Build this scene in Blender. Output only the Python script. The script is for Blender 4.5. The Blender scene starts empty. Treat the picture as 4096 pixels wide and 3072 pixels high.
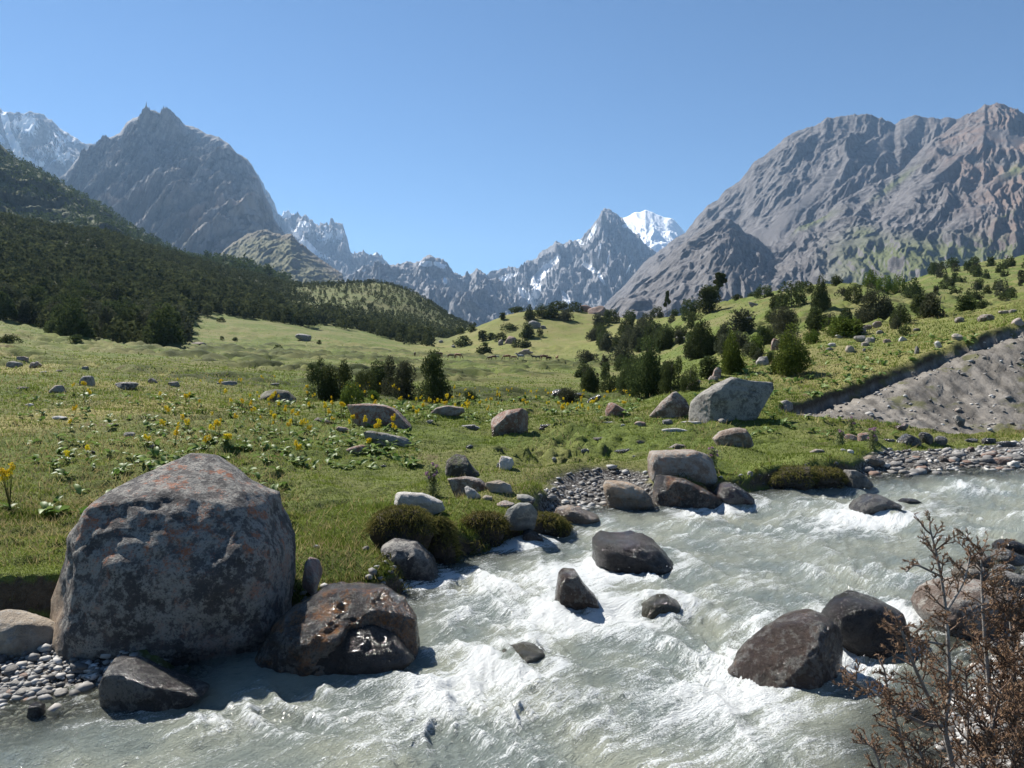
import bpy, math, random
import numpy as np
from mathutils import Vector

random.seed(11)
RNG = np.random.default_rng(11)
SC = bpy.context.scene
COL = SC.collection

# ------------------------------------------------------------------ camera, light, exposure
CAM_H = 3.2
PITCH = -math.atan(34.0 / 768.0)
cam_data = bpy.data.cameras.new('camera')
cam_data.sensor_width = 36.0
cam_data.lens = 27.0
cam_data.clip_start = 0.1
cam_data.clip_end = 60000.0
cam = bpy.data.objects.new('camera', cam_data)
COL.objects.link(cam)
cam.location = (0, 0, CAM_H)
cam.rotation_euler = (math.pi / 2 + PITCH, 0, 0)
SC.camera = cam

SUN_ELEV = math.radians(46.0)
SUN_AZ = math.radians(-46.0)          # left of the view direction (+Y)
world = bpy.data.worlds.new('World')
SC.world = world
world.use_nodes = True
_nt = world.node_tree
_sky = _nt.nodes.new('ShaderNodeTexSky')
_sky.sky_type = 'NISHITA'
_sky.sun_disc = False
_sky.sun_elevation = SUN_ELEV
_sky.sun_rotation = SUN_AZ
_sky.altitude = 2500.0
_sky.air_density = 1.0
_sky.dust_density = 0.0
_sky.ozone_density = 2.2
_bg = _nt.nodes['Background']
_bg.inputs['Strength'].default_value = 0.053
_wb = _nt.nodes.new('ShaderNodeMix')          # white balance of the whole sky
_wb.data_type = 'RGBA'
_wb.blend_type = 'MULTIPLY'
_wb.inputs[0].default_value = 1.0
_wb.inputs[7].default_value = (0.68, 0.92, 1.06, 1)
_nt.links.new(_sky.outputs['Color'], _wb.inputs[6])
_nt.links.new(_wb.outputs[2], _bg.inputs['Color'])

sun_data = bpy.data.lights.new('sun', 'SUN')
sun_data.energy = 5.0
sun_data.angle = math.radians(0.5)
sun_data.color = (1.0, 0.95, 0.87)
sun = bpy.data.objects.new('sun', sun_data)
COL.objects.link(sun)
_sd = Vector((math.sin(SUN_AZ) * math.cos(SUN_ELEV), math.cos(SUN_AZ) * math.cos(SUN_ELEV), math.sin(SUN_ELEV)))
sun.rotation_euler = _sd.to_track_quat('Z', 'Y').to_euler()

vs = SC.view_settings
vs.view_transform = 'Standard'
vs.look = 'None'
vs.exposure = 1.08
vs.gamma = 1.0
SC.cycles.use_denoising = True
SC.cycles.max_bounces = 6
SC.cycles.diffuse_bounces = 2
SC.cycles.glossy_bounces = 2
SC.cycles.transmission_bounces = 3
SC.cycles.transparent_max_bounces = 6
SC.cycles.volume_bounces = 0
SC.cycles.sample_clamp_indirect = 6.0

# ------------------------------------------------------------------ projection helpers
_cp, _sp = math.cos(PITCH), math.sin(PITCH)


def P(u, v, Y):
    """The world point seen at pixel (u, v) of the 1024x768 photo, Y metres ahead."""
    xc = (np.asarray(u, float) - 512.0) / 768.0
    yc = (384.0 - np.asarray(v, float)) / 768.0
    dy = _cp - yc * _sp
    k = np.asarray(Y, float) / dy
    return np.stack(np.broadcast_arrays(xc * k, Y, CAM_H + (_sp + yc * _cp) * k), -1)


def smooth(a, b, x):
    t = np.clip((x - a) / (b - a), 0.0, 1.0)
    return t * t * (3 - 2 * t)


# ------------------------------------------------------------------ numpy gradient noise
_perm = np.random.default_rng(5).permutation(256).astype(np.int64)
_perm = np.concatenate([_perm, _perm, _perm])
_grad = np.random.default_rng(6).normal(size=(256, 3))
_grad /= np.linalg.norm(_grad, axis=1)[:, None]


def noise(x, y, z=0.0):
    x, y, z = np.broadcast_arrays(np.asarray(x, float), np.asarray(y, float), np.asarray(z, float))
    xi, yi, zi = np.floor(x), np.floor(y), np.floor(z)
    fx, fy, fz = x - xi, y - yi, z - zi
    X, Y_, Z = xi.astype(np.int64) & 255, yi.astype(np.int64) & 255, zi.astype(np.int64) & 255
    u = fx * fx * fx * (fx * (fx * 6 - 15) + 10)
    v = fy * fy * fy * (fy * (fy * 6 - 15) + 10)
    w = fz * fz * fz * (fz * (fz * 6 - 15) + 10)
    out = 0.0
    for dx in (0, 1):
        wx = u if dx else 1 - u
        for dy in (0, 1):
            wy = v if dy else 1 - v
            for dz in (0, 1):
                wz = w if dz else 1 - w
                h = _perm[_perm[_perm[(X + dx) & 255] + ((Y_ + dy) & 255)] + ((Z + dz) & 255)]
                g = _grad[h]
                out = out + wx * wy * wz * (g[..., 0] * (fx - dx) + g[..., 1] * (fy - dy) + g[..., 2] * (fz - dz))
    return out * 1.5


def fbm(x, y, z=0.0, octv=4, gain=0.5, lac=2.03):
    s, a, f = 0.0, 1.0, 1.0
    for i in range(octv):
        s = s + a * noise(x * f + 13.7 * i, y * f - 7.1 * i, z * f + 3.3 * i)
        a *= gain
        f *= lac
    return s


def ridged(x, y, z=0.0, octv=5, gain=0.5, lac=2.1):
    s, a, f, w = 0.0, 1.0, 1.0, 1.0
    for i in range(octv):
        n = 1.0 - np.abs(noise(x * f + 9.1 * i, y * f + 4.3 * i, z * f - 5.9 * i)) * 1.6
        n = np.clip(n, 0, 1) ** 2
        s = s + a * n * w
        w = np.clip(n * 1.6, 0, 1)
        a *= gain
        f *= lac
    return s


# ------------------------------------------------------------------ object helpers
def mesh_np(name, verts, faces, smooth_shade=True, attrs=None, cols=None, uv=None):
    """verts (n,3); faces (m,k) with k the same for every face."""
    verts = np.ascontiguousarray(verts, dtype=np.float32)
    faces = np.ascontiguousarray(faces, dtype=np.int32)
    me = bpy.data.meshes.new(name)
    m, k = faces.shape
    me.vertices.add(len(verts))
    me.vertices.foreach_set('co', verts.ravel())
    me.loops.add(m * k)
    me.loops.foreach_set('vertex_index', faces.ravel())
    me.polygons.add(m)
    me.polygons.foreach_set('loop_start', np.arange(0, m * k, k, dtype=np.int32))
    me.polygons.foreach_set('loop_total', np.full(m, k, dtype=np.int32))
    me.update(calc_edges=True)
    me.polygons.foreach_set('use_smooth', np.full(m, bool(smooth_shade)))
    for an, av in (attrs or {}).items():
        at = me.attributes.new(an, 'FLOAT', 'POINT')
        at.data.foreach_set('value', np.ascontiguousarray(av, dtype=np.float32).ravel())
    for an, av in (cols or {}).items():
        at = me.attributes.new(an, 'FLOAT_COLOR', 'POINT')
        av = np.asarray(av, dtype=np.float32)
        if av.shape[1] == 3:
            av = np.concatenate([av, np.ones((len(av), 1), np.float32)], 1)
        at.data.foreach_set('color', np.ascontiguousarray(av).ravel())
    if uv is not None:
        at = me.attributes.new('flow', 'FLOAT2', 'POINT')
        at.data.foreach_set('vector', np.ascontiguousarray(uv, dtype=np.float32).ravel())
    return me


def link(name, data, mat=None, parent=None, loc=None, rot=None, scale=None):
    o = bpy.data.objects.new(name, data)
    COL.objects.link(o)
    if mat is not None and data is not None and len(data.materials) == 0:
        data.materials.append(mat)
    if parent is not None:
        o.parent = parent
    if loc is not None:
        o.location = tuple(float(c) for c in loc)
    if rot is not None:
        o.rotation_euler = rot
    if scale is not None:
        o.scale = scale
    return o


def tag(o, label=None, cat=None, group=None, kind=None):
    if label:
        o['label'] = label
    if cat:
        o['category'] = cat
    if group:
        o['group'] = group
    if kind:
        o['kind'] = kind
    return o


def grid_faces(nr, nc):
    i = np.arange(nr - 1)[:, None] * nc + np.arange(nc - 1)[None, :]
    i = i.ravel()
    return np.stack([i, i + 1, i + nc + 1, i + nc], 1)


# ------------------------------------------------------------------ material helpers
class NT:
    def __init__(self, name):
        self.m = bpy.data.materials.new(name)
        self.m.use_nodes = True
        self.t = self.m.node_tree
        self.bsdf = self.t.nodes['Principled BSDF']
        self.out = self.t.nodes['Material Output']
        self._co = None

    def n(self, kind, **kw):
        nd = self.t.nodes.new(kind)
        for k, v in kw.items():
            setattr(nd, k, v)
        return nd

    def l(self, a, b):
        self.t.links.new(a, b)

    def setin(self, sock, v):
        if isinstance(v, bpy.types.NodeSocket):
            self.l(v, sock)
        else:
            if isinstance(v, (tuple, list)) and len(v) == 3 and sock.type == 'RGBA':
                v = (*v, 1.0)
            sock.default_value = v

    def coord(self, which='Object'):
        if self._co is None:
            self._co = self.n('ShaderNodeTexCoord')
        return self._co.outputs[which]

    def mapping(self, vec, scale=(1, 1, 1), rot=(0, 0, 0)):
        mp = self.n('ShaderNodeMapping')
        mp.inputs['Scale'].default_value = scale
        mp.inputs['Rotation'].default_value = rot
        self.l(vec, mp.inputs['Vector'])
        return mp.outputs[0]

    def noise(self, scale, detail=4, rough=0.55, vec=None, dist=0.0):
        nd = self.n('ShaderNodeTexNoise')
        nd.inputs['Scale'].default_value = scale
        nd.inputs['Detail'].default_value = detail
        nd.inputs['Roughness'].default_value = rough
        nd.inputs['Distortion'].default_value = dist
        self.l(vec if vec is not None else self.coord(), nd.inputs['Vector'])
        return nd.outputs['Fac']

    def voronoi(self, scale, vec=None, feature='F1'):
        nd = self.n('ShaderNodeTexVoronoi')
        nd.feature = feature
        nd.inputs['Scale'].default_value = scale
        self.l(vec if vec is not None else self.coord(), nd.inputs['Vector'])
        return nd.outputs['Distance']

    def ramp(self, fac, lo, hi):
        nd = self.n('ShaderNodeMapRange')
        nd.interpolation_type = 'SMOOTHSTEP'
        nd.inputs['From Min'].default_value = lo
        nd.inputs['From Max'].default_value = hi
        self.setin(nd.inputs['Value'], fac)
        return nd.outputs['Result']

    def mix(self, fac, a, b):
        nd = self.n('ShaderNodeMix', data_type='RGBA')
        self.setin(nd.inputs[0], fac)
        self.setin(nd.inputs[6], a)
        self.setin(nd.inputs[7], b)
        return nd.outputs[2]

    def mth(self, op, a, b=0.0, c=None):
        nd = self.n('ShaderNodeMath', operation=op)
        self.setin(nd.inputs[0], a)
        self.setin(nd.inputs[1], b)
        if c is not None:
            self.setin(nd.inputs[2], c)
        return nd.outputs[0]

    def attr(self, name, out='Fac'):
        nd = self.n('ShaderNodeAttribute')
        nd.attribute_name = name
        return nd.outputs[out]

    def bump(self, h, dist, strength=1.0):
        nd = self.n('ShaderNodeBump')
        nd.inputs['Strength'].default_value = strength
        nd.inputs['Distance'].default_value = dist
        self.l(h, nd.inputs['Height'])
        self.l(nd.outputs[0], self.bsdf.inputs['Normal'])
        return nd.outputs[0]

    def done(self, color=None, rough=0.9, spec=0.3):
        if color is not None:
            self.setin(self.bsdf.inputs['Base Color'], color)
        self.setin(self.bsdf.inputs['Roughness'], rough)
        self.setin(self.bsdf.inputs['Specular IOR Level'], spec)
        return self.m
# ------------------------------------------------------------------ the lie of the land
def zwater(Y):
    return 0.045 * (np.minimum(Y, 18.2) - 9.0)


def on_water(u, v):
    """Ground position of a pixel that shows the river surface."""
    a = (v - 350.0) / 768.0
    Y = (CAM_H + 0.405) / (a + 0.045)
    for _ in range(8):
        z = P(u, v, Y)[..., 2]
        Y = Y * (1 + (z - zwater(Y)) / 3.3)
    return P(u, v, Y)


COLUMNS = {
    -350: [(6.8, 735), (7.7, 660), (8.6, 590), (10, 545), (13, 500), (18, 452), (28, 400), (45, 366), (80, 338), (150, 310), (300, 262), (600, 170), (900, 130), (1300, 200)],
    0: [(6.6, 730), (6.8, 720), (7.7, 658), (8.3, 622), (8.7, 575), (10, 540), (13, 497), (18, 450), (28, 402), (45, 371), (80, 346), (150, 328), (190, 321), (300, 285), (450, 238), (600, 214), (700, 232), (900, 280)],
    45: [(6.8, 718), (7.7, 655), (8.4, 620), (8.9, 575), (10, 542), (13, 499), (18, 451), (28, 404), (45, 373), (80, 352), (150, 338), (190, 332), (300, 296), (450, 253), (600, 224), (700, 240), (900, 280)],
    100: [(7, 705), (7.9, 652), (8.7, 585), (10, 545), (13, 500), (18, 452), (28, 405), (45, 375), (80, 356), (130, 345), (180, 340), (230, 326), (300, 305), (450, 262), (600, 230), (700, 242), (900, 275)],
    200: [(7.1, 700), (8.2, 640), (9, 585), (10, 552), (13, 503), (18, 455), (28, 410), (45, 381), (80, 362), (130, 353), (190, 345), (230, 338), (300, 318), (450, 288), (600, 265), (700, 261), (900, 285)],
    300: [(8.2, 655), (9.5, 590), (10.5, 558), (14, 500), (19.5, 452), (26, 422), (34, 404), (45, 390), (70, 373), (130, 358), (190, 350), (240, 343), (300, 330), (330, 328), (450, 318), (600, 300), (750, 287), (900, 285), (1100, 305)],
    350: [(9.4, 608), (10.3, 575), (11, 556), (14.2, 500), (19.8, 452), (26, 422), (34, 406), (45, 395), (70, 377), (130, 360), (190, 353), (240, 347), (300, 334), (340, 329), (450, 322), (600, 302), (750, 284), (850, 282), (1100, 305)],
    400: [(9.9, 596), (10.4, 566), (11, 550), (14.5, 500), (20, 452), (26, 424), (34, 408), (42, 402), (50, 400), (60, 392), (80, 378), (130, 362), (200, 355), (260, 350), (330, 341), (380, 340), (500, 330), (600, 315), (750, 286), (850, 284), (1100, 310)],
    430: [(10.6, 577), (11, 558), (12, 538), (14.7, 500), (20, 454), (26, 426), (34, 410), (42, 404), (50, 400), (62, 390), (85, 376), (135, 363), (210, 356), (260, 352), (330, 343), (380, 342), (500, 333), (600, 324), (750, 303), (850, 301), (1100, 320)],
    460: [(11.3, 557), (11.8, 540), (12.5, 528), (15, 500), (20, 456), (26, 428), (34, 411), (42, 405), (50, 400), (65, 388), (90, 375), (140, 364), (220, 357), (260, 354), (300, 345), (340, 335), (380, 347), (600, 338), (750, 322), (900, 335)],
    500: [(12.1, 545), (12.6, 532), (13.5, 517), (15, 500), (20, 457), (27, 429), (34, 412), (42, 406), (52, 400), (65, 388), (93, 374), (145, 364), (225, 357), (250, 353), (285, 340), (335, 316), (360, 320), (420, 335), (900, 335)],
    532: [(12.9, 530), (13.4, 521), (15, 502), (20, 459), (27, 430), (34, 413), (42, 406), (52, 400), (65, 388), (95, 374), (150, 364), (230, 357), (250, 353), (280, 340), (310, 322), (335, 306), (360, 308), (420, 330), (900, 330)],
    580: [(14, 512), (14.6, 505), (16, 490), (20, 462), (27, 432), (35, 413), (45, 405), (60, 395), (80, 381), (120, 369), (180, 362), (230, 358), (250, 353), (280, 338), (310, 320), (335, 308), (360, 312), (430, 330), (900, 330)],
    620: [(14.3, 509), (14.9, 500), (16, 488), (19, 464), (25, 436), (31, 416), (40, 403), (48, 398), (60, 393), (80, 381), (115, 369), (165, 360), (220, 350), (250, 341), (285, 329), (320, 319), (350, 324), (430, 330), (900, 330)],
    640: [(14.4, 508), (14.9, 498), (15.6, 490), (18, 468), (24, 436), (30, 416), (38, 402), (44, 396), (55, 395), (75, 383), (110, 368), (150, 358), (190, 345), (230, 330), (260, 320), (290, 313), (320, 320), (400, 330), (900, 330)],
    700: [(15, 500), (15.4, 489), (18, 462), (22, 438), (27, 420), (31, 400), (37, 381), (44, 371), (55, 376), (75, 362), (100, 349), (130, 335), (160, 320), (185, 309), (210, 304), (250, 315), (400, 330), (900, 330)],
    760: [(15.8, 490), (16.2, 480), (18, 462), (22, 438), (26, 421), (31, 397), (37, 378), (45, 361), (53, 352), (60, 349), (72, 354), (95, 340), (120, 325), (150, 308), (175, 298), (200, 297), (240, 310), (400, 320), (900, 330)],
    820: [(16.6, 482), (17, 474), (19, 458), (22, 440), (26, 424), (28, 416), (32, 396), (38, 371), (46, 350), (54, 339), (60, 336), (70, 342), (95, 325), (120, 308), (140, 293), (160, 284), (180, 281), (220, 295), (400, 310), (900, 330)],
    880: [(17.2, 476), (17.6, 470), (20, 455), (24, 437), (27, 427), (28.5, 416), (30.5, 402), (33, 377), (38, 359), (46, 340), (56, 326), (62, 324), (75, 333), (100, 312), (130, 295), (155, 289), (190, 292), (400, 300), (900, 330)],
    940: [(17.5, 473), (18, 467), (20, 455), (24, 440), (27, 434), (29, 418), (31, 395), (34, 349), (40, 338), (50, 322), (58, 318), (70, 326), (100, 316), (140, 302), (180, 294), (250, 278), (320, 270), (400, 280), (900, 330)],
    1024: [(17.7, 471), (18.2, 465), (20, 455), (24, 441), (27.5, 434), (29, 416), (31.5, 380), (35, 321), (42, 314), (52, 308), (62, 307), (75, 316), (110, 305), (160, 297), (220, 275), (300, 259), (400, 257), (500, 275), (900, 320)],
    1180: [(18, 466), (20, 455), (25, 438), (29, 425), (33, 360), (37, 305), (45, 295), (60, 290), (80, 290), (160, 270), (250, 235), (400, 215), (500, 230), (900, 300)],
    1500: [(18.4, 462), (20, 454), (25, 436), (29, 420), (33, 360), (37, 300), (45, 285), (60, 275), (80, 268), (160, 240), (250, 205), (400, 180), (500, 200), (900, 280)],
}
_LY = np.linspace(math.log(6.0), math.log(4000.0), 520)
_US = np.array(sorted(COLUMNS), float)
_tab = []
for _u in sorted(COLUMNS):
    pr = COLUMNS[_u]
    ys = [5.0] + [p[0] for p in pr] + [1800.0, 4000.0]
    zs = [P(_u, p[1], p[0])[2] for p in pr]
    zs = [zs[0]] + zs + [-10.0, -40.0]
    _tab.append(np.interp(_LY, np.log(ys), zs))
_tab = np.array(_tab)
_UF = np.linspace(-350, 1500, 371)
_T = np.empty((len(_UF), len(_LY)))
for _j in range(len(_LY)):
    _T[:, _j] = np.interp(_UF, _US, _tab[:, _j])


def _gauss(A, s, axis):
    r = int(3 * s)
    k = np.exp(-0.5 * (np.arange(-r, r + 1) / s) ** 2)
    k /= k.sum()
    pad = [(0, 0), (0, 0)]
    pad[axis] = (r, r)
    B = np.pad(A, pad, mode='edge')
    return np.apply_along_axis(lambda m: np.convolve(m, k, 'valid'), axis, B)


_T = _gauss(_T, 3.2, 0)
_T = _gauss(_T, 2.4, 1)


def profile(x, y):
    yy = np.maximum(y, 6.0)
    u = 512 + 768 * x / yy
    fu = np.clip((u + 350) / 5.0, 0, len(_UF) - 1.001)
    fy = np.clip((np.log(yy) - _LY[0]) / (_LY[1] - _LY[0]), 0, len(_LY) - 1.001)
    i, j = fu.astype(int), fy.astype(int)
    a, b = fu - i, fy - j
    return (_T[i, j] * (1 - a) * (1 - b) + _T[i + 1, j] * a * (1 - b) + _T[i, j + 1] * (1 - a) * b + _T[i + 1, j + 1] * a * b)


_FAR = [(-900, 775), (-500, 750), (-200, 735), (0, 722), (60, 712), (110, 700), (160, 692), (185, 672), (205, 645), (250, 628), (300, 622), (345, 614),
        (380, 606), (402, 596), (425, 574), (447, 562), (462, 556), (500, 548), (528, 538), (545, 524), (575, 514), (602, 510), (650, 507), (700, 500),
        (760, 490), (820, 482), (860, 479), (893, 476), (950, 473), (1024, 471), (1180, 466), (1700, 455)]
_NEAR = [(1700, 520), (1250, 528), (1100, 545), (1030, 556), (990, 575), (962, 602), (958, 640), (935, 690), (905, 735), (880, 800), (860, 900), (800, 1020), (600, 1120), (200, 1150), (-700, 1150), (-1500, 1050)]
FARP = on_water(np.array([p[0] for p in _FAR], float), np.array([p[1] for p in _FAR], float))[:, :2]
NEARP = on_water(np.array([p[0] for p in _NEAR], float), np.array([p[1] for p in _NEAR], float))[:, :2]
RIVER = np.concatenate([FARP, NEARP])


def _segdist(x, y, pts):
    best = np.full(np.shape(x), 1e9)
    for k in range(len(pts) - 1):
        ax, ay = pts[k]
        bx, by = pts[k + 1]
        dx, dy = bx - ax, by - ay
        t = np.clip(((x - ax) * dx + (y - ay) * dy) / (dx * dx + dy * dy), 0, 1)
        d = np.hypot(x - ax - t * dx, y - ay - t * dy)
        best = np.minimum(best, d)
    return best


def inpoly(x, y, pts):
    c = np.zeros(np.shape(x), bool)
    n = len(pts)
    for k in range(n):
        ax, ay = pts[k]
        bx, by = pts[(k + 1) % n]
        cond = ((ay > y) != (by > y))
        if by != ay:
            c ^= cond & (x < (bx - ax) * (y - ay) / (by - ay) + ax)
    return c


def river_sd(x, y):
    """distance to the far and near bank lines; negative inside the river"""
    x = np.asarray(x, float)
    y = np.asarray(y, float)
    df, dn = np.full(x.shape, 1e3), np.full(x.shape, 1e3)
    ins = np.zeros(x.shape, bool)
    m = (y < 40)
    wob = 0.16 * noise(x[m] * 1.3, y[m] * 1.3, 4.2) + 0.07 * noise(x[m] * 4.1, y[m] * 4.1, 1.2)
    df[m] = _segdist(x[m], y[m], FARP)
    dn[m] = _segdist(x[m], y[m], NEARP)
    ins[m] = inpoly(x[m], y[m], RIVER)
    sg = np.where(ins, -1.0, 1.0)
    df[m] += sg[m] * wob
    return df, dn, ins


# eroded bank on the right, shingle and mud, in plan
_ERO = [(775, 415, 29.0), (800, 404, 30.5), (856, 383, 32.8), (900, 373, 33.8), (921, 364, 34.2), (954, 346, 34.8), (1024, 325, 35.6), (1200, 300, 38), (1500, 300, 38),
        (1500, 425, 29), (1200, 425, 28.8), (1024, 430, 28.0), (960, 431, 27.2), (900, 426, 27.2), (850, 422, 27.3), (800, 419, 27.7), (775, 417, 28.1)]
EROP = np.array([P(a, b, c)[:2] for a, b, c in _ERO])
_SH = [[(-300, 740), (-300, 640), (0, 626), (70, 640), (110, 655), (150, 668), (250, 668), (110, 720)],
       [(545, 532), (545, 500), (565, 488), (600, 478), (640, 480), (660, 510)],
       [(840, 490), (870, 463), (900, 450), (1024, 438), (1300, 436), (1500, 455), (1024, 480)]]
SHP = []
for poly in _SH:
    pp = []
    for a, b in poly:
        Y = 7.0
        for _ in range(60):
            z = P(a, b, Y)[2]
            g = max(float(profile(np.array(P(a, b, Y)[0]), np.array(Y))), float(zwater(Y)))
            Y = Y * (1 + (z - g) / 3.6 * 0.5)
        pp.append(P(a, b, Y)[:2])
    SHP.append(np.array(pp))


def masks(x, y):
    x = np.asarray(x, float)
    y = np.asarray(y, float)
    ero = np.zeros(x.shape)
    sh = np.zeros(x.shape)
    m = (y < 45)
    if m.any():
        xm, ym = x[m], y[m]
        wx = xm + 0.6 * noise(xm * 0.35, ym * 0.35, 7.7) + 0.16 * noise(xm * 1.5, ym * 1.5, 7.7)
        wy = ym + 0.6 * noise(xm * 0.35, ym * 0.35, 2.7) + 0.16 * noise(xm * 1.5, ym * 1.5, 2.1)
        inn = inpoly(wx, wy, EROP)
        dd = _segdist(wx, wy, np.concatenate([EROP, EROP[:1]]))
        ero[m] = smooth(-0.12, 0.22, np.where(inn, dd, -dd))
        s = np.zeros(xm.shape)
        for p in SHP:
            wx = xm + 0.18 * noise(xm * 1.6, ym * 1.6, 1.7)
            wy = ym + 0.18 * noise(xm * 1.6, ym * 1.6, 5.7)
            dd = _segdist(wx, wy, np.concatenate([p, p[:1]]))
            s = np.maximum(s, smooth(-0.45, 0.35, np.where(inpoly(wx, wy, p), dd, -dd)))
        sh[m] = s
    return ero, sh


def terrain(x, y, full=False):
    x = np.asarray(x, float)
    y = np.asarray(y, float)
    shp = x.shape
    x = np.atleast_1d(x).ravel()
    y = np.atleast_1d(y).ravel()
    pr = profile(x, y)
    df, dn, ins = river_sd(x, y)
    ero, sh = masks(x, y)
    zw = zwater(y)
    near_side = dn < df
    # the camera's own bank
    prn = np.where(x > 1.0, np.clip(1.3 - 0.22 * (y - 2.5), 0.35, 1.3), 1.3)
    prn = prn + 0.15 * noise(x * 0.7, y * 0.7, 9.0)
    # relief
    grass = 1 - np.maximum(ero, sh)
    w_near = 1 - smooth(30, 60, y)
    w_mid = smooth(38, 70, y) * (1 - smooth(240, 300, y))
    w_far = smooth(110, 220, y)
    fade = smooth(0.0, 0.8, df)
    h = 0.16 * fbm(x * 0.22, y * 0.22, 0.5, 2) * (1 - smooth(300, 500, y)) * fade
    pat = smooth(-0.12, 0.22, noise(x * 0.16, y * 0.22, 8.8)) * (0.35 + 0.65 * smooth(300, 430, 512 + 768 * x / np.maximum(y, 6)))
    n1 = noise(x * 1.15 + 0.3 * noise(x * 3, y * 3), y * 1.5, 3.3)
    n2 = noise(x * 2.9, y * 3.3, 5.3)
    tus = smooth(0.02, 0.22, n1) * (0.6 + 0.8 * np.clip(n1, 0, 1)) + 0.45 * smooth(0.02, 0.2, n2)
    ubank = 512 + 768 * x / np.maximum(y, 6)
    bankh = smooth(340, 380, ubank) * (1 - smooth(520, 560, ubank)) * (1 - smooth(0.6, 2.0, df))
    h += w_near * grass * (fade * (0.04 + 0.30 * pat * smooth(9, 12, y) * (1 - 0.85 * smooth(560, 660, ubank)) * (1 - 0.6 * smooth(22, 30, y))) + 0.25 * bankh) * (tus - 0.3)
    if (y < 60).any():
        terr = ridged(x * 0.55 + 0.25 * noise(x, y), y * 1.1 - x * 0.25, 1.1, 2)
        h += w_near * grass * fade * 0.09 * (terr - 0.7)
        h += w_near * grass * fade * 0.03 * fbm(x * 5, y * 5, 1.0, 2)
    hm = np.clip(noise(x * 0.32, y * 0.55, 3.9), 0.0, 1) + 0.5 * np.clip(noise(x * 0.8, y * 1.2, 5.3), 0, 1)
    patm = smooth(-0.15, 0.3, noise(x * 0.035, y * 0.05, 6.1))
    hm = smooth(0.03, 0.3, hm) * (0.4 + hm)
    h += w_mid * (0.18 + 0.85 * patm) * (hm - 0.2)
    h += w_far * (2.2 * fbm(x * 0.018, y * 0.018, 2.2, 4) + 0.25 * noise(x * 0.25, y * 0.25, 1.0)) * smooth(235, 330, y) * 1.0
    # eroded face: gullies and clods
    if ero.any():
        gul = ridged(x * 1.1 + 0.2 * y, y * 0.25, 3.0, 3)
        h += ero * (0.13 * (gul - 0.8) + 0.10 * fbm(x * 2.4, y * 2.4, 1.5, 3) + 0.05 * noise(x * 7, y * 7, 2.5))
        edge = _segdist(x, y, EROP[:8])
        h += (-0.55 * ero * np.exp(-(edge / 1.1) ** 2) + 0.10 * (1 - ero) * np.exp(-(edge / 0.8) ** 2)) * (y < 45)
    z = pr + h
    z = np.maximum(z, -3.0 * smooth(2.5, 6.0, df) + zw + 0.03 + (0.30 + 0.16 * noise(x * 0.9, y * 0.9, 6.0)) * smooth(0, 0.35, df) * (1 - sh) + 0.05 * smooth(0, 1.0, df))
    bw = 0.20 + 1.0 * sh
    zf = zw - 0.08 + (z - zw + 0.08) * smooth(-0.05, 1.0, df / bw) ** 0.8
    zn = zw - 0.08 + (prn - zw + 0.08) * smooth(0, 1.6, dn)
    zl = np.where(near_side & (y < 30), zn, zf)
    d = np.minimum(df, dn)
    bed = zw - 0.08 - np.minimum(0.8, 0.28 * d) + 0.06 * noise(x * 3, y * 3, 2.0)
    z = np.where(ins, bed, zl)
    z += sh * (~ins) * 0.03 * noise(x * 6, y * 6, 4.4)
    # the black cut under the turf at the left edge
    cutm = (1 - smooth(68, 92, 512 + 768 * x / np.maximum(y, 6))) * (x < 0) * (y < 9.3)
    if cutm.any():
        st = smooth(8.66, 8.80, y + 0.22 * noise(x * 1.4, y, 3.0) + 0.05 * noise(x * 5, y, 3.0))
        zc = np.where(y < 9.3, np.minimum(z, zw + 0.14) * (1 - st) + np.maximum(z, zw + 0.62) * st, z)
        z = z * (1 - cutm) + zc * cutm
    if full:
        return z.reshape(shp), ero, sh, d, ins, near_side, pr
    return z.reshape(shp)


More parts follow.
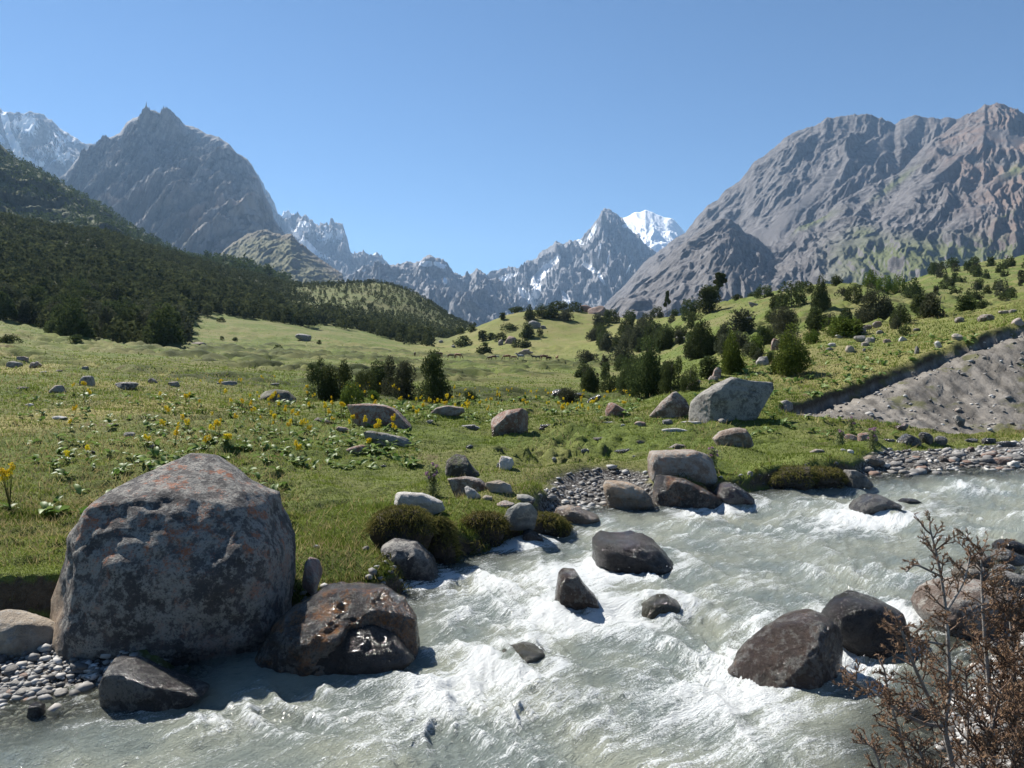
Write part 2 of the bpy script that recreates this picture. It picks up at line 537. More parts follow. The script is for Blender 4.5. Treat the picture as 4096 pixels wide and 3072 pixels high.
# ------------------------------------------------------------------ ground material
def mat_ground():
    t = NT('turf_earth_and_gravel')
    co = t.coord('Object')
    big = t.noise(0.09, 4, 0.6, co)
    mid = t.noise(0.9, 5, 0.65, co)
    fine = t.noise(9.0, 4, 0.7, co)
    far = t.noise(0.02, 5, 0.6, co)
    vfine = t.noise(45.0, 2, 0.7, co)
    g1 = t.mix(t.ramp(mid, 0.35, 0.68), (0.072, 0.098, 0.020), (0.128, 0.158, 0.038))
    g2 = t.mix(t.ramp(big, 0.42, 0.62), g1, (0.155, 0.150, 0.058))
    g2 = t.mix(t.mth('MULTIPLY', t.attr('dry'), t.ramp(fine, 0.3, 0.6)), g2, (0.30, 0.26, 0.10))
    g3 = t.mix(t.ramp(fine, 0.50, 0.72), g2, (0.045, 0.062, 0.016))
    g3 = t.mix(t.mth('MULTIPLY', t.ramp(far, 0.5, 0.7), 0.4), g3, (0.135, 0.135, 0.052))
    # bare turf scars
    scar = t.ramp(t.noise(0.35, 6, 0.72, co), 0.60, 0.68)
    g3 = t.mix(t.mth('MULTIPLY', scar, 0.75), g3, (0.12, 0.085, 0.05))
    earth = t.mix(t.ramp(fine, 0.3, 0.7), (0.055, 0.04, 0.028), (0.11, 0.085, 0.06))
    strk = t.noise(1.0, 6, 0.75, t.mapping(co, (2.2, 0.35, 0.8)))
    ero = t.mix(t.ramp(strk, 0.36, 0.66), (0.108, 0.099, 0.088), (0.238, 0.220, 0.196))
    ero = t.mix(t.ramp(t.noise(0.8, 3, 0.6, co), 0.55, 0.66), ero, (0.11, 0.11, 0.06))
    ero = t.mix(t.ramp(vfine, 0.66, 0.72), ero, (0.42, 0.40, 0.37))
    gvo = t.voronoi(16.0, co)
    grav = t.mix(t.ramp(gvo, 0.15, 0.6), (0.20, 0.195, 0.185), (0.045, 0.04, 0.037))
    grav = t.mix(t.ramp(t.noise(20.0, 2, 0.5, co), 0.55, 0.7), grav, (0.33, 0.32, 0.30))
    sep = t.n('ShaderNodeSeparateXYZ')
    geo = t.n('ShaderNodeNewGeometry')
    t.l(geo.outputs['Normal'], sep.inputs[0])
    sl = t.mth('ADD', sep.outputs['Z'], t.mth('MULTIPLY', t.mth('SUBTRACT', mid, 0.5), 0.35))
    steep = t.mth('SUBTRACT', 1.0, t.ramp(sl, 0.50, 0.72))
    steep = t.mth('MULTIPLY', steep, t.attr('nearw'))
    c = t.mix(steep, g3, earth)
    c = t.mix(t.mth('MULTIPLY', t.attr('bog'), 0.9), c, (0.046, 0.056, 0.018))  # noise-shaped patches of the mid meadow turned a darker olive
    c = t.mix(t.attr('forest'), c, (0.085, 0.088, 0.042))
    c = t.mix(t.ramp(t.attr('ero'), 0.3, 0.7), c, ero)
    c = t.mix(t.ramp(t.attr('gravel'), 0.3, 0.7), c, grav)
    hb = t.mth('ADD', t.mth('MULTIPLY', fine, 0.6), t.mth('MULTIPLY', vfine, 0.25))
    t.bump(hb, 0.10, 0.9)
    return t.done(c, 0.95, 0.15)


LOOK = {}


def build_ground():
    # columns: dense inside the frame, coarse beyond it
    a0 = np.linspace(-0.78, 0.78, 420)
    aL = -0.78 - np.geomspace(0.01, 1.6, 40)[::-1]
    a = np.concatenate([aL, a0, -aL[::-1]])
    y = np.concatenate([np.linspace(0.4, 6.0, 26)[:-1], np.exp(np.linspace(math.log(6.0), math.log(60.0), 400))[:-1],
                        np.exp(np.linspace(math.log(60.0), math.log(340.0), 250))[:-1],
                        np.exp(np.linspace(math.log(340.0), math.log(1000.0), 50))[:-1], np.exp(np.linspace(math.log(1000.0), math.log(16000.0), 20))])
    A, Y = np.meshgrid(a, y)
    X = A * Y
    z, ero, sh, d, ins, ns, pr = terrain(X.ravel(), Y.ravel(), True)
    yy = Y.ravel()
    z = np.where(yy > 3500, -40 - 0.0 * yy, z)
    V = np.stack([X.ravel(), yy, z], 1)
    sh_ = Y.shape
    LOOK.update(a=a, y=y, F=[q.reshape(sh_) for q in (z, ero, sh, d, ins.astype(float), ns.astype(float))])
    u = 512 + 768 * X.ravel() / yy
    gravel = np.maximum(sh, ins.astype(float))
    gravel = np.where(ns & (yy < 30) & (d < 3.0), 1.0, gravel)
    dry = np.clip(smooth(0.0, 0.4, noise(X.ravel() * 0.25, yy * 0.12, 3.0)) * (smooth(15, 22, yy) * (1 - smooth(60, 90, yy))) * (1 - smooth(170, 260, u)) +
                  smooth(200, 240, yy) * (1 - smooth(300, 400, yy)) * smooth(380, 430, u) * (1 - smooth(640, 700, u)) * 0.35 +
                  0.30 * smooth(24, 30, yy) * (1 - smooth(60, 90, yy)) * smooth(680, 740, u), 0, 1)
    scree = smooth(0.15, 0.35, noise(X.ravel() * 0.03, yy * 0.02, 8.0)) * 0.0
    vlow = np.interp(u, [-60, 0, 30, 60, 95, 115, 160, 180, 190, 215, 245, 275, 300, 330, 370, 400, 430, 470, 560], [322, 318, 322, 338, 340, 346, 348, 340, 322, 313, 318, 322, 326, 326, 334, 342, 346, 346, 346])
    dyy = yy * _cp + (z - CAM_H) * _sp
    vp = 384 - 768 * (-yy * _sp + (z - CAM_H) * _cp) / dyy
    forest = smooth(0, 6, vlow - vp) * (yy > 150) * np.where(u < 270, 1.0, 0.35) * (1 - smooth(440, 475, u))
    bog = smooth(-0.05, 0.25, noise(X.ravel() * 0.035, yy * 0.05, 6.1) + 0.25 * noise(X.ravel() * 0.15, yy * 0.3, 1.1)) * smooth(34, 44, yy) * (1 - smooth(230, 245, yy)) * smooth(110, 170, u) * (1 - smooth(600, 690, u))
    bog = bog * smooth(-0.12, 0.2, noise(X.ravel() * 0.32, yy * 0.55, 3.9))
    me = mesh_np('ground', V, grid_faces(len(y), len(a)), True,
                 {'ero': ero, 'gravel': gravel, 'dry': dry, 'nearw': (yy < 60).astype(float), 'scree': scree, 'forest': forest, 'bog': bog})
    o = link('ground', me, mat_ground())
    tag(o, kind='structure')
    return o



build_ground()


def look(x, y, full=False):
    """the built ground surface, read back from its own mesh grid"""
    x = np.asarray(x, float)
    y = np.asarray(y, float)
    A, R = LOOK['a'], LOOK['y']
    aa = np.clip(x / np.maximum(y, 0.4), A[0], A[-1] - 1e-6)
    yy = np.clip(y, R[0], R[-1] - 1e-3)
    j = np.clip(np.searchsorted(A, aa, side='right') - 1, 0, len(A) - 2)
    i = np.clip(np.searchsorted(R, yy, side='right') - 1, 0, len(R) - 2)
    s = (aa - A[j]) / (A[j + 1] - A[j])
    t = (yy - R[i]) / (R[i + 1] - R[i])
    out = []
    for F in (LOOK['F'] if full else LOOK['F'][:1]):
        out.append(F[i, j] * (1 - s) * (1 - t) + F[i, j + 1] * s * (1 - t) + F[i + 1, j] * (1 - s) * t + F[i + 1, j + 1] * s * t)
    if full:
        return out[0], out[1], out[2], out[3], out[4] > 0.5, out[5] > 0.5
    return out[0]


_HY = np.exp(np.linspace(math.log(5.6), math.log(1300.0), 330))


def hit(u, v):
    """First ground point on the line of sight of a pixel."""
    ys = _HY
    for rnd in (0, 1):
        p = P(u, v, ys)
        g = look(p[:, 0], p[:, 1])
        d = p[:, 2] - g
        k = int(np.argmax(d <= 0))
        if d[k] > 0:
            k = int(np.argmin(np.abs(d)))
            break
        if rnd == 0 and k > 0:
            ys = np.linspace(ys[k - 1], ys[k], 14)
    return np.array([p[k, 0], p[k, 1], g[k]])


# ------------------------------------------------------------------ mountains
def mat_rock(name, dark, light, grass=None, snow=False, warm=None, tex=1.0, strata=0.35):
    t = NT(name)
    co = t.coord('Object')
    s = 0.004 * tex
    a = t.noise(s, 8, 0.68, co)
    b = t.noise(s * 5, 6, 0.7, t.mapping(co, (1, 1, 0.45)))
    st = t.noise(s * 2.5, 6, 0.7, t.mapping(co, (0.5, 0.5, 3.0), (0.25, strata, 0)))
    c = t.mix(t.ramp(b, 0.32, 0.68), dark, light)
    c = t.mix(t.mth('MULTIPLY', t.ramp(st, 0.5, 0.62), 0.5), c, tuple(0.6 * q for q in dark))
    if warm:
        c = t.mix(t.mth('MULTIPLY', t.attr('warm'), t.ramp(a, 0.35, 0.6)), c, warm)
    scr = t.attr('scree')
    c = t.mix(scr, c, tuple(1.05 * (0.5 * p + 0.5 * q) for p, q in zip(dark, light)))
    if grass:
        geo = t.n('ShaderNodeNewGeometry')
        sep = t.n('ShaderNodeSeparateXYZ')
        t.l(geo.outputs['Normal'], sep.inputs[0])
        gm = t.mth('MULTIPLY', t.attr('grass'), t.ramp(t.mth('ADD', sep.outputs['Z'], t.mth('MULTIPLY', t.mth('SUBTRACT', b, 0.5), 0.5)), 0.45, 0.7))
        c = t.mix(gm, c, grass)
    if snow:
        sn = t.ramp(t.mth('ADD', t.attr('snow'), t.mth('MULTIPLY', t.mth('SUBTRACT', b, 0.5), 1.2)), 0.30, 0.48)
        c = t.mix(sn, c, (0.88, 0.90, 0.93))
    t.bump(t.mth('ADD', t.mth('MULTIPLY', b, 0.6), t.mth('MULTIPLY', t.noise(s * 22, 4, 0.75, co), 0.35)), 16.0 / tex, 1.0)
    return t.done(c, 0.92, 0.15)


def vpix(V):
    """pixel row of world points (used to lay out snowfields by where they lie on the mountain)"""
    dy = V[..., 1]
    dz = V[..., 2] - CAM_H
    f = dy * _cp + dz * _sp
    up = -dy * _sp + dz * _cp
    return 384 - 768 * up / f


def blob(U, Vp, spots):
    s = np.zeros_like(U)
    for (cu, cv, a, b, ang, amp) in spots:
        ca, sa = math.cos(math.radians(ang)), math.sin(math.radians(ang))
        du, dv = U - cu, Vp - cv
        p, q = du * ca + dv * sa, -du * sa + dv * ca
        s = np.maximum(s, amp * np.exp(-((p / a) ** 2 + (q / b) ** 2)))
    return s


def range_mesh(ridge, base, Dr, Db, nc, nr, L, amp, seed, back=0.35, shape=1.0, jag=1.0, gully=0.5, sil=0.25, spires=0.0, dirn=None, fine=0.35, calm=None):
    """A mountain: its skyline at distance Dr, its foot at distance Db, relief cut into the slope between,
    and a rear slope falling away behind the skyline."""
    ru = np.array([p[0] for p in ridge], float)
    rv = np.array([p[1] for p in ridge], float)
    bu = np.array([p[0] for p in base], float)
    bv = np.array([p[1] for p in base], float)
    u = np.linspace(ru[0], ru[-1], nc)
    v1 = np.interp(u, ru, rv)
    v0 = np.interp(u, bu, bv)
    drr = np.interp(u, [q[0] for q in Dr], [q[1] for q in Dr]) if np.ndim(Dr) else np.full(nc, float(Dr))
    t = np.linspace(0, 1, nr)
    T, U = np.meshgrid(t, u, indexing='ij')
    Y = Db + (drr[None, :] - Db) * T
    zr = P(u, v1, drr)[:, 2]
    z0 = P(u, v0, np.full(nc, float(Db)))[:, 2]
    zr = np.maximum(zr, z0 + 5)
    Z = z0[None, :] + (zr - z0)[None, :] * T ** shape
    A = (U - 512) / 768.0
    X = A * Y
    hgt = np.maximum((zr - z0), 30)[None, :]
    H = hgt * np.ones_like(T)
    # relief
    wx = X + L * 0.35 * fbm(X / L, Y / L, Z / L + seed, 3)
    wz = Z + L * 0.25 * fbm(X / L + 5, Y / L, Z / L - seed, 3)
    r1 = ridged(wx / L + seed, wz / L * 0.30 + Y / L * 0.2, seed * 1.7, 7, 0.58)
    r2 = ridged(wx / (L * 0.33) - wz / L * 0.9, wz / (L * 0.6), seed * 2.3, 6, 0.62)
    f = fbm(X / (L * 1.7), Z / (L * 1.7), seed + 0.5, 4)
    if dirn is not None:
        ca, sa = math.cos(math.radians(dirn)), math.sin(math.radians(dirn))
        wx, wz = X + 0.35 * (wx - X), Z + 0.35 * (wz - Z)
        al = wx * ca + wz * sa
        ac = -wx * sa + wz * ca
        r1 = ridged(ac / (L * 0.9) + seed, al / (L * 5.0), seed * 1.7, 7, 0.60)
        r2 = ridged(ac / (L * 0.22) + seed, al / (L * 1.6), seed * 2.9, 5, 0.62)
    sx_, cx_ = (math.sin(math.radians(dirn)), math.cos(math.radians(dirn))) if dirn is not None else (1.0, 0.0)
    rel = gully * (r1 - 0.9) + (1 - gully) * 0.7 * (r2 - 0.8) + 0.5 * f + fine * 0.3 * (ridged((X * sx_ - Z * cx_) / (L * .13), (X * cx_ + Z * sx_) / (L * .75), seed, 4, 0.6) - 0.9)
    if calm is not None:
        vb_ = vpix(np.stack([X, Y, Z], -1))
        rel = rel * (1 - 0.88 * np.clip(blob(U, vb_, calm) * 1.4, 0, 1))
    edge = smooth(0, 0.08, T) * (1 - (1 - sil) * smooth(0.80, 1.0, T))
    D = amp * rel * edge
    n1 = ridged(U * 0.05 + seed, 0 * U, seed, 5, 0.6)
    Yd = Y - D * 1.0
    Zd = Z + D * 0.55
    jg = jag * (noise(U * 0.23, seed) * 0.5 + noise(U * 0.6, seed + 3) * 0.45 + noise(U * 1.3, seed + 5) * 0.3)
    if spires:
        jg = jg + spires * (np.clip(ridged(U * 0.09, seed + 0 * U, 0.0, 3) - 0.9, -0.3, 1.0))
    Zd = Zd + jg * (Y / 768.0) * 2.0 * smooth(0.72, 1.0, T) * 1.0
    Xd = A * Yd
    V = np.stack([Xd, Yd, Zd], -1)
    # rear slope
    nb = 8
    tb = np.linspace(0, 1, nb + 1)[1:]
    top = V[-1]
    bk = []
    for q in tb:
        r = top.copy()
        r[:, 1] += (drr - Db) * back * q
        r[:, 0] = top[:, 0] * (r[:, 1] / top[:, 1])
        r[:, 2] = top[:, 2] - (top[:, 2] + 20) * q * (0.6 + 0.4 * q)
        bk.append(r)
    V = np.concatenate([V, np.array(bk)], 0)
    rel = np.concatenate([rel, np.repeat(rel[-1:], nb, 0)], 0)
    TT = np.concatenate([T, np.ones((nb, nc))], 0)
    UU = np.concatenate([U, np.repeat(U[-1:], nb, 0)], 0)
    VV = V[..., 2]
    return V, rel, TT, UU


def add_range(name, V, attrs, mat):
    nr, nc = V.shape[:2]
    me = mesh_np(name, V.reshape(-1, 3), grid_faces(nr, nc), True, {k: a.ravel() for k, a in attrs.items()})
    return tag(link(name, me, mat), kind='structure')


def C1(pts):
    return [(x * .1582, 87.5 + y * .1582) for x, y in pts]


def C2(pts):
    return [(337.5 + x * .1582, 187.5 + y * .1582) for x, y in pts]


def C3(pts):
    return [(674 + x * .1582, 87.5 + y * .1582) for x, y in pts]


ROCK_D, ROCK_L = (0.15, 0.145, 0.15), (0.33, 0.32, 0.32)
m_blue = mat_rock('grey_mountain_rock', (0.13, 0.13, 0.135), (0.30, 0.30, 0.31), None, True)
m_dome = mat_rock('dome_rock', (0.12, 0.118, 0.12), (0.31, 0.295, 0.285), (0.13, 0.14, 0.07), False, (0.30, 0.26, 0.23))
m_right = mat_rock('pale_grey_rock', (0.074, 0.069, 0.070), (0.180, 0.170, 0.166), (0.105, 0.118, 0.050), False, (0.165, 0.122, 0.102), 1.4, 0.8)
m_snow = mat_rock('snow_peak_rock', (0.16, 0.16, 0.17), (0.34, 0.34, 0.35), None, True)
m_shoulder = mat_rock('grassy_scree', (0.125, 0.105, 0.08), (0.20, 0.175, 0.13), (0.125, 0.130, 0.062), False, None, 2.0)

# A: snow-streaked peak at the far left
V, rel, T, U = range_mesh([(-160, 150), (-80, 118), (-20, 112)] + C1([(0, 115), (30, 128), (70, 155), (150, 150), (240, 143), (300, 165), (380, 215), (440, 270), (500, 295), (570, 350), (645, 372)]) + [(130, 160), (180, 190)],
                          [(-160, 300), (180, 320)], 7500, 4800, 260, 150, 700, 260, 1.3, jag=0.9)
Vp = vpix(V)
sn = blob(U, Vp, [(13, 122, 12, 3.5, 80, 1.1), (18, 140, 16, 3.2, 70, 1.2), (24, 152, 9, 3.5, 85, 1.2), (5, 137, 9, 3, 50, 1.2), (32, 160, 12, 3, 20, 1.0), (44, 165, 7, 2, -20, 1.0), (30, 125, 18, 14, 0, 0.55), (60, 155, 25, 10, 10, 0.45), (70, 140, 30, 15, 0, 0.38)])
add_range('snow_streaked_mountain', V, {'snow': sn * 1.08 + 0.10 * rel * (T > .3), 'scree': 0 * U, 'warm': 0 * U, 'grass': 0 * U}, m_blue)

# C: distant spires
V, rel, T, U = range_mesh([(200, 190), (240, 165), (252, 168)] + C1([(1660, 560), (1700, 620), (1740, 700), (1765, 770), (1790, 800), (1830, 768), (1870, 820), (1900, 805), (1930, 792), (1970, 830), (2010, 855), (2045, 880), (2070, 868), (2088, 880), (2100, 852), (2130, 872), (2175, 888)]) +
                          C2([(70, 320), (85, 390), (105, 412), (145, 385), (190, 402), (230, 413), (285, 425), (320, 480), (350, 520), (500, 560)]) + [(450, 290)],
                          [(200, 340), (450, 335)], 9000, 6000, 330, 110, 500, 240, 4.1, jag=1.4, gully=0.7, sil=0.5, spires=1.2)
Vp = vpix(V)
sn = blob(U, Vp, [(289, 214, 6, 4, 0, 1.1), (306, 226, 6, 5, 20, 1.2), (300, 235, 12, 3, 40, 0.9), (312, 248, 14, 3, 40, 1.0), (325, 257, 10, 2, 20, 0.8), (341, 235, 6, 4, 100, 0.9), (374, 253, 4, 2, 0, 1.0), (330, 235, 20, 12, 0, 0.4)])
add_range('distant_spires', V, {'snow': sn + 0.15 * rel, 'scree': 0 * U, 'warm': 0 * U, 'grass': 0 * U}, m_blue)

# D: middle ridge
V, rel, T, U = range_mesh([(260, 285), (300, 275)] + C2([(60, 560), (150, 530), (330, 495), (380, 480), (500, 480), (550, 450), (585, 430), (605, 445), (640, 455), (690, 470), (740, 510), (780, 520), (820, 520), (880, 503), (920, 525), (980, 570), (1060, 620), (1130, 680), (1160, 740)]) + [(540, 318)],
                          [(260, 345), (540, 345)], 6300, 4300, 300, 130, 450, 210, 6.6, jag=0.8, gully=0.6, sil=0.4)
Vp = vpix(V)
sn = blob(U, Vp, [(427, 264, 7, 3, 0, 1.1), (440, 265, 8, 3, 20, 0.9), (445.5, 281, 1.8, 3, 0, 1.3), (360, 270, 15, 3, 10, 0.4)])
add_range('middle_ridge', V, {'snow': sn, 'scree': 0 * U, 'warm': 0 * U, 'grass': 0 * U}, m_blue)

# F: snow peak behind the sharp peak
V, rel, T, U = range_mesh([(570, 262), (600, 232)] + C2([(1750, 215), (1790, 200), (1830, 180), (1870, 162), (1905, 155), (1940, 137), (1970, 150), (2040, 185), (2110, 205), (2150, 240), (2190, 290), (2230, 330)]) + [(710, 262), (760, 300)],
                          [(570, 335), (760, 335)], 10500, 8000, 240, 130, 1500, 130, 8.2, jag=0.35, gully=0.25, sil=0.3, shape=1.0)
Vp = vpix(V)
sn = 1.35 - 0.8 * blob(U, Vp, [(646, 214, 5, 2.2, 10, 0.9), (633, 223, 4, 1.5, 30, 0.7), (650, 229, 8, 1.2, 5, .7), (676, 231, 9, 2.0, 50, 1.0), (665, 243, 10, 2.0, -20, 0.5), (657, 236, 12, 1.0, -10, .5)])
add_range('snow_peak', V, {'snow': sn - 0.25 * np.clip(-rel, 0, 1), 'scree': 0 * U, 'warm': 0 * U, 'grass': 0 * U}, m_snow)

# E: sharp grey peak
V, rel, T, U = range_mesh([(455, 290), (480, 278)] + C2([(960, 545), (1040, 530), (1080, 510), (1150, 480), (1240, 470), (1300, 420), (1350, 400), (1380, 370), (1440, 360), (1500, 318), (1530, 325), (1570, 318), (1610, 260), (1650, 190), (1680, 128), (1710, 145), (1760, 180), (1800, 220), (1850, 270), (1900, 320), (1960, 370), (2005, 415), (2080, 500)]) + [(690, 290)],
                          [(455, 345), (690, 345)], 8200, 5600, 300, 150, 750, 300, 10.4, fine=0.7, jag=0.7, gully=0.55, sil=0.4)
Vp = vpix(V)
sn = blob(U, Vp, [(540, 275, 16, 5, 130, 0.75), (537, 290, 8, 4, 100, 0.9), (530, 300, 9, 3, 60, 1.0), (522, 292, 6, 3, 60, 0.9), (505, 278, 14, 3, -20, 0.7), (553, 262, 12, 4, 140, 0.65), (590, 268, 9, 2.2, 30, 0.95), (600, 277, 10, 2, 60, 0.7), (566, 298, 8, 2.5, 60, 0.85), (580, 242, 6, 1.6, 35, 0.9),
                   (592, 232, 10, 2, -58, 0.8), (599, 250, 9, 0.9, 100, 0.7), (627, 270, 12, 1.0, 115, 0.6), (607, 262, 9, .8, 105, 0.6), (625, 226, 5, 2, 0, 0.6)])
add_range('sharp_peak', V, {'snow': sn * 1.25 + 0.10 * rel, 'scree': 0 * U, 'warm': 0 * U, 'grass': 0 * U}, m_blue)

# B: big dome-shaped mountain on the left
V, rel, T, U = range_mesh([(-40, 250), (30, 210), (70, 175)] + C1([(560, 400), (645, 372), (700, 318), (740, 312), (790, 285), (830, 225), (870, 195), (900, 190), (930, 170), (965, 143), (1000, 147), (1040, 165), (1075, 155), (1110, 180), (1160, 195), (1200, 240), (1280, 260), (1330, 290), (1400, 305), (1470, 355), (1520, 415), (1545, 425), (1580, 450), (1610, 490), (1620, 510), (1660, 590), (1690, 680), (1730, 760), (1745, 830), (1790, 900), (1850, 1000), (1950, 1100)]) + [(330, 300)],
                          [(-40, 300), (150, 285), (330, 310)], 5200, 3100, 480, 240, 380, 165, 12.9, fine=1.0, dirn=80, jag=0.38, gully=0.62, shape=0.95, sil=0.04)
Vp = vpix(V)
add_range('dome_mountain', V, {'snow': 0 * U, 'scree': smooth(0.5, 0.8, noise(U * 0.05, Vp * 0.02, 5.) + 0.3) * 0.4, 'warm': smooth(165, 215, Vp), 'grass': smooth(225, 250, Vp) * 0.6}, m_dome)

# H: grassy scree shoulder below the dome
V, rel, T, U = range_mesh([(180, 275), (215, 262)] + C1([(1450, 1000), (1560, 930), (1700, 900), (1790, 935), (1850, 922), (1900, 980), (2000, 1060), (2100, 1125), (2170, 1170), (2185, 1260)]) + [(362, 300)],
                          [(180, 300), (362, 305)], 3300, 2300, 260, 120, 160, 24, 15.5, fine=0.9, jag=0.5, gully=0.6, sil=0.6)
Vp = vpix(V)
rk = np.clip(smooth(295, 345, U + 0.8 * (Vp - 262) * -1.0 + 6 * noise(U * .1, Vp * .1)) * smooth(0.45, 0.8, T) + 0.8 * smooth(0.82, .97, T), 0, 1)
add_range('scree_shoulder', V, {'snow': 0 * U, 'scree': 0.6 * (1 - rk), 'warm': 0 * U, 'grass': (1 - rk) * 0.75}, m_shoulder)

# G: massif on the right, rear part
V, rel, T, U = range_mesh([(560, 330), (590, 318)] + C2([(1690, 745), (1740, 690), (1820, 610), (1880, 540), (1940, 470), (2010, 415), (2100, 340)]) +
                          C3([(60, 920), (100, 870), (150, 800), (200, 740), (270, 700), (310, 650), (400, 590), (450, 530), (490, 470), (550, 430), (620, 370), (700, 290), (760, 255), (850, 235), (930, 190), (1000, 168), (1090, 160), (1140, 175), (1210, 170), (1300, 195), (1365, 225), (1400, 190), (1490, 175), (1560, 195), (1640, 215), (1700, 203), (1740, 210), (1850, 160), (1920, 112), (2100, 145), (2212, 190)]) + [(1100, 150), (1200, 170)],
                          [(560, 345), (1200, 330)], 4700, 2900, 560, 240, 420, 85, 18.8, fine=0.55, calm=[(780, 222, 30, 9, -50, 1.0), (760, 236, 20, 12, 0, 1.0), (815, 190, 45, 7, -45, 1.0), (880, 145, 45, 10, -42, .9), (850, 175, 30, 5, -45, .8), (720, 215, 20, 5, -50, .6)], jag=0.6, gully=0.6, sil=0.35, dirn=48)
Vp = vpix(V)
scr = blob(U, Vp, [(780, 225, 22, 7, -50, 1.0), (764, 238, 14, 9, 0, 1.0), (800, 200, 25, 5, -45, 0.7), (880, 140, 30, 8, -40, .5)])
add_range('rear_massif', V, {'snow': 0 * U, 'scree': smooth(0.2, 0.6, scr), 'warm': 0.5 * smooth(900, 960, U), 'grass': 0 * U}, m_right)

# G2: nearer, browner spur running down to the left, with its pale knob
V, rel, T, U = range_mesh([(600, 322), (625, 300), (650, 276), (674, 249), (690, 237), (705, 225)] + C3([(250, 830), (340, 820), (400, 850), (440, 900), (500, 925), (565, 975), (600, 985), (680, 940), (760, 890), (850, 850), (950, 800), (1050, 690), (1130, 650), (1200, 600), (1300, 560), (1400, 500), (1500, 400), (1600, 310), (1740, 225), (1850, 155), (1880, 135), (1920, 105), (1970, 120), (2080, 135), (2130, 150), (2212, 185)]) + [(1080, 122), (1200, 140)],
                          [(600, 345), (1200, 330)], [(600, 3300), (700, 3200), (730, 3150), (765, 3300), (820, 3500), (900, 3800), (980, 4100), (1200, 4100)], 2000, 620, 270, 340, 82, 23.1, fine=0.55, calm=[(1000, 138, 40, 10, 12, 0.9), (900, 200, 40, 5, -42, 0.9), (940, 165, 40, 6, -40, .9), (1000, 175, 25, 7, -20, .8), (860, 240, 30, 5, -20, .7), (960, 215, 30, 6, -35, .7)], jag=0.5, gully=0.6, sil=0.45, dirn=42)
Vp = vpix(V)
scr = blob(U, Vp, [(1000, 135, 30, 8, 10, 0.8), (905, 190, 22, 3, -45, 0.8), (930, 170, 20, 4, -40, .6), (1000, 145, 18, 6, -10, .8)])
grs = np.clip(smooth(225, 255, Vp) * smooth(800, 880, U) + blob(U, Vp, [(810, 222, 22, 4, -25, 1), (890, 184, 25, 3, -38, .9), (1010, 170, 12, 5, -30, 1.0), (1000, 218, 12, 3, -30, 1.0), (860, 232, 14, 6, 0, .7)]), 0, 1)
warm = np.clip(smooth(900, 1000, U + (175 - Vp) * 0.7), 0, 1)
add_range('brown_spur', V, {'snow': 0 * U, 'scree': smooth(0.3, 0.7, scr) * 0.8, 'warm': warm, 'grass': grs}, m_right)

# I: steep wooded slope behind the left-hand forest
V_I, rel, T, U = range_mesh([(-200, 40), (-60, 110)] + C1([(0, 330), (130, 430), (250, 490), (400, 600), (500, 660), (650, 750), (730, 810), (850, 890), (950, 960), (1100, 1050), (1250, 1090), (1400, 1110), (1570, 1150)]) + [(290, 290)],
                            [(-200, 290), (100, 275), (290, 300)], 1500, 800, 300, 120, 160, 34, 27.0, jag=0.3, gully=0.5, sil=0.5)
m_wood = mat_rock('wooded_slope', (0.07, 0.075, 0.06), (0.13, 0.125, 0.09), (0.10, 0.115, 0.05), False, None, 5.0)
add_range('wooded_mountainside', V_I, {'snow': 0 * U, 'scree': 0 * U, 'warm': 0 * U, 'grass': 0.8 + 0 * U}, m_wood)
# ------------------------------------------------------------------ the river
_FD = np.array([-0.80, -0.60])
_WBLOBS = [  # u, v, half-width, half-height, white water (+) or calm (-)
    (330, 716, 150, 24, .75), (470, 700, 110, 26, .45), (225, 726, 70, 12, .45), (450, 600, 45, 26, .7), (500, 585, 50, 14, .5),
    (440, 650, 30, 30, .5), (560, 618, 60, 10, .5), (640, 612, 60, 14, .5), (520, 655, 70, 14, .35), (700, 600, 60, 12, .35), (760, 640, 70, 26, .55),
    (690, 665, 60, 16, .45), (880, 640, 40, 36, .7), (860, 665, 60, 20, .6), (660, 690, 90, 16, .3), (740, 515, 90, 8, .55), (820, 530, 110, 8, .5),
    (900, 508, 90, 5, .6), (980, 488, 80, 6, .65), (850, 492, 60, 4, .5), (1000, 515, 60, 4, .5), (690, 545, 80, 8, .3), (560, 545, 60, 8, .4), (640, 575, 60, 9, .4), (860, 570, 90, 9, .35), (975, 548, 60, 6, .3), (600, 740, 160, 18, .25),
    (40, 745, 130, 26, -.55), (270, 668, 110, 16, -1.6), (200, 690, 60, 10, -.8), (860, 720, 90, 40, -.6), (620, 520, 60, 8, -.5), (760, 556, 60, 12, -.35),
    (545, 640, 40, 8, -.3), (640, 660, 40, 8, -.25), (770, 600, 50, 8, -.25), (920, 560, 60, 12, -.3), (700, 640, 40, 10, -.2)]


def rockbump(x, y, lst):
    h = 0
    for (cx, cy, r, a) in lst:
        h = h + a * np.exp(-(((x - cx) ** 2 + (y - cy) ** 2) / (r * r)))
    return h


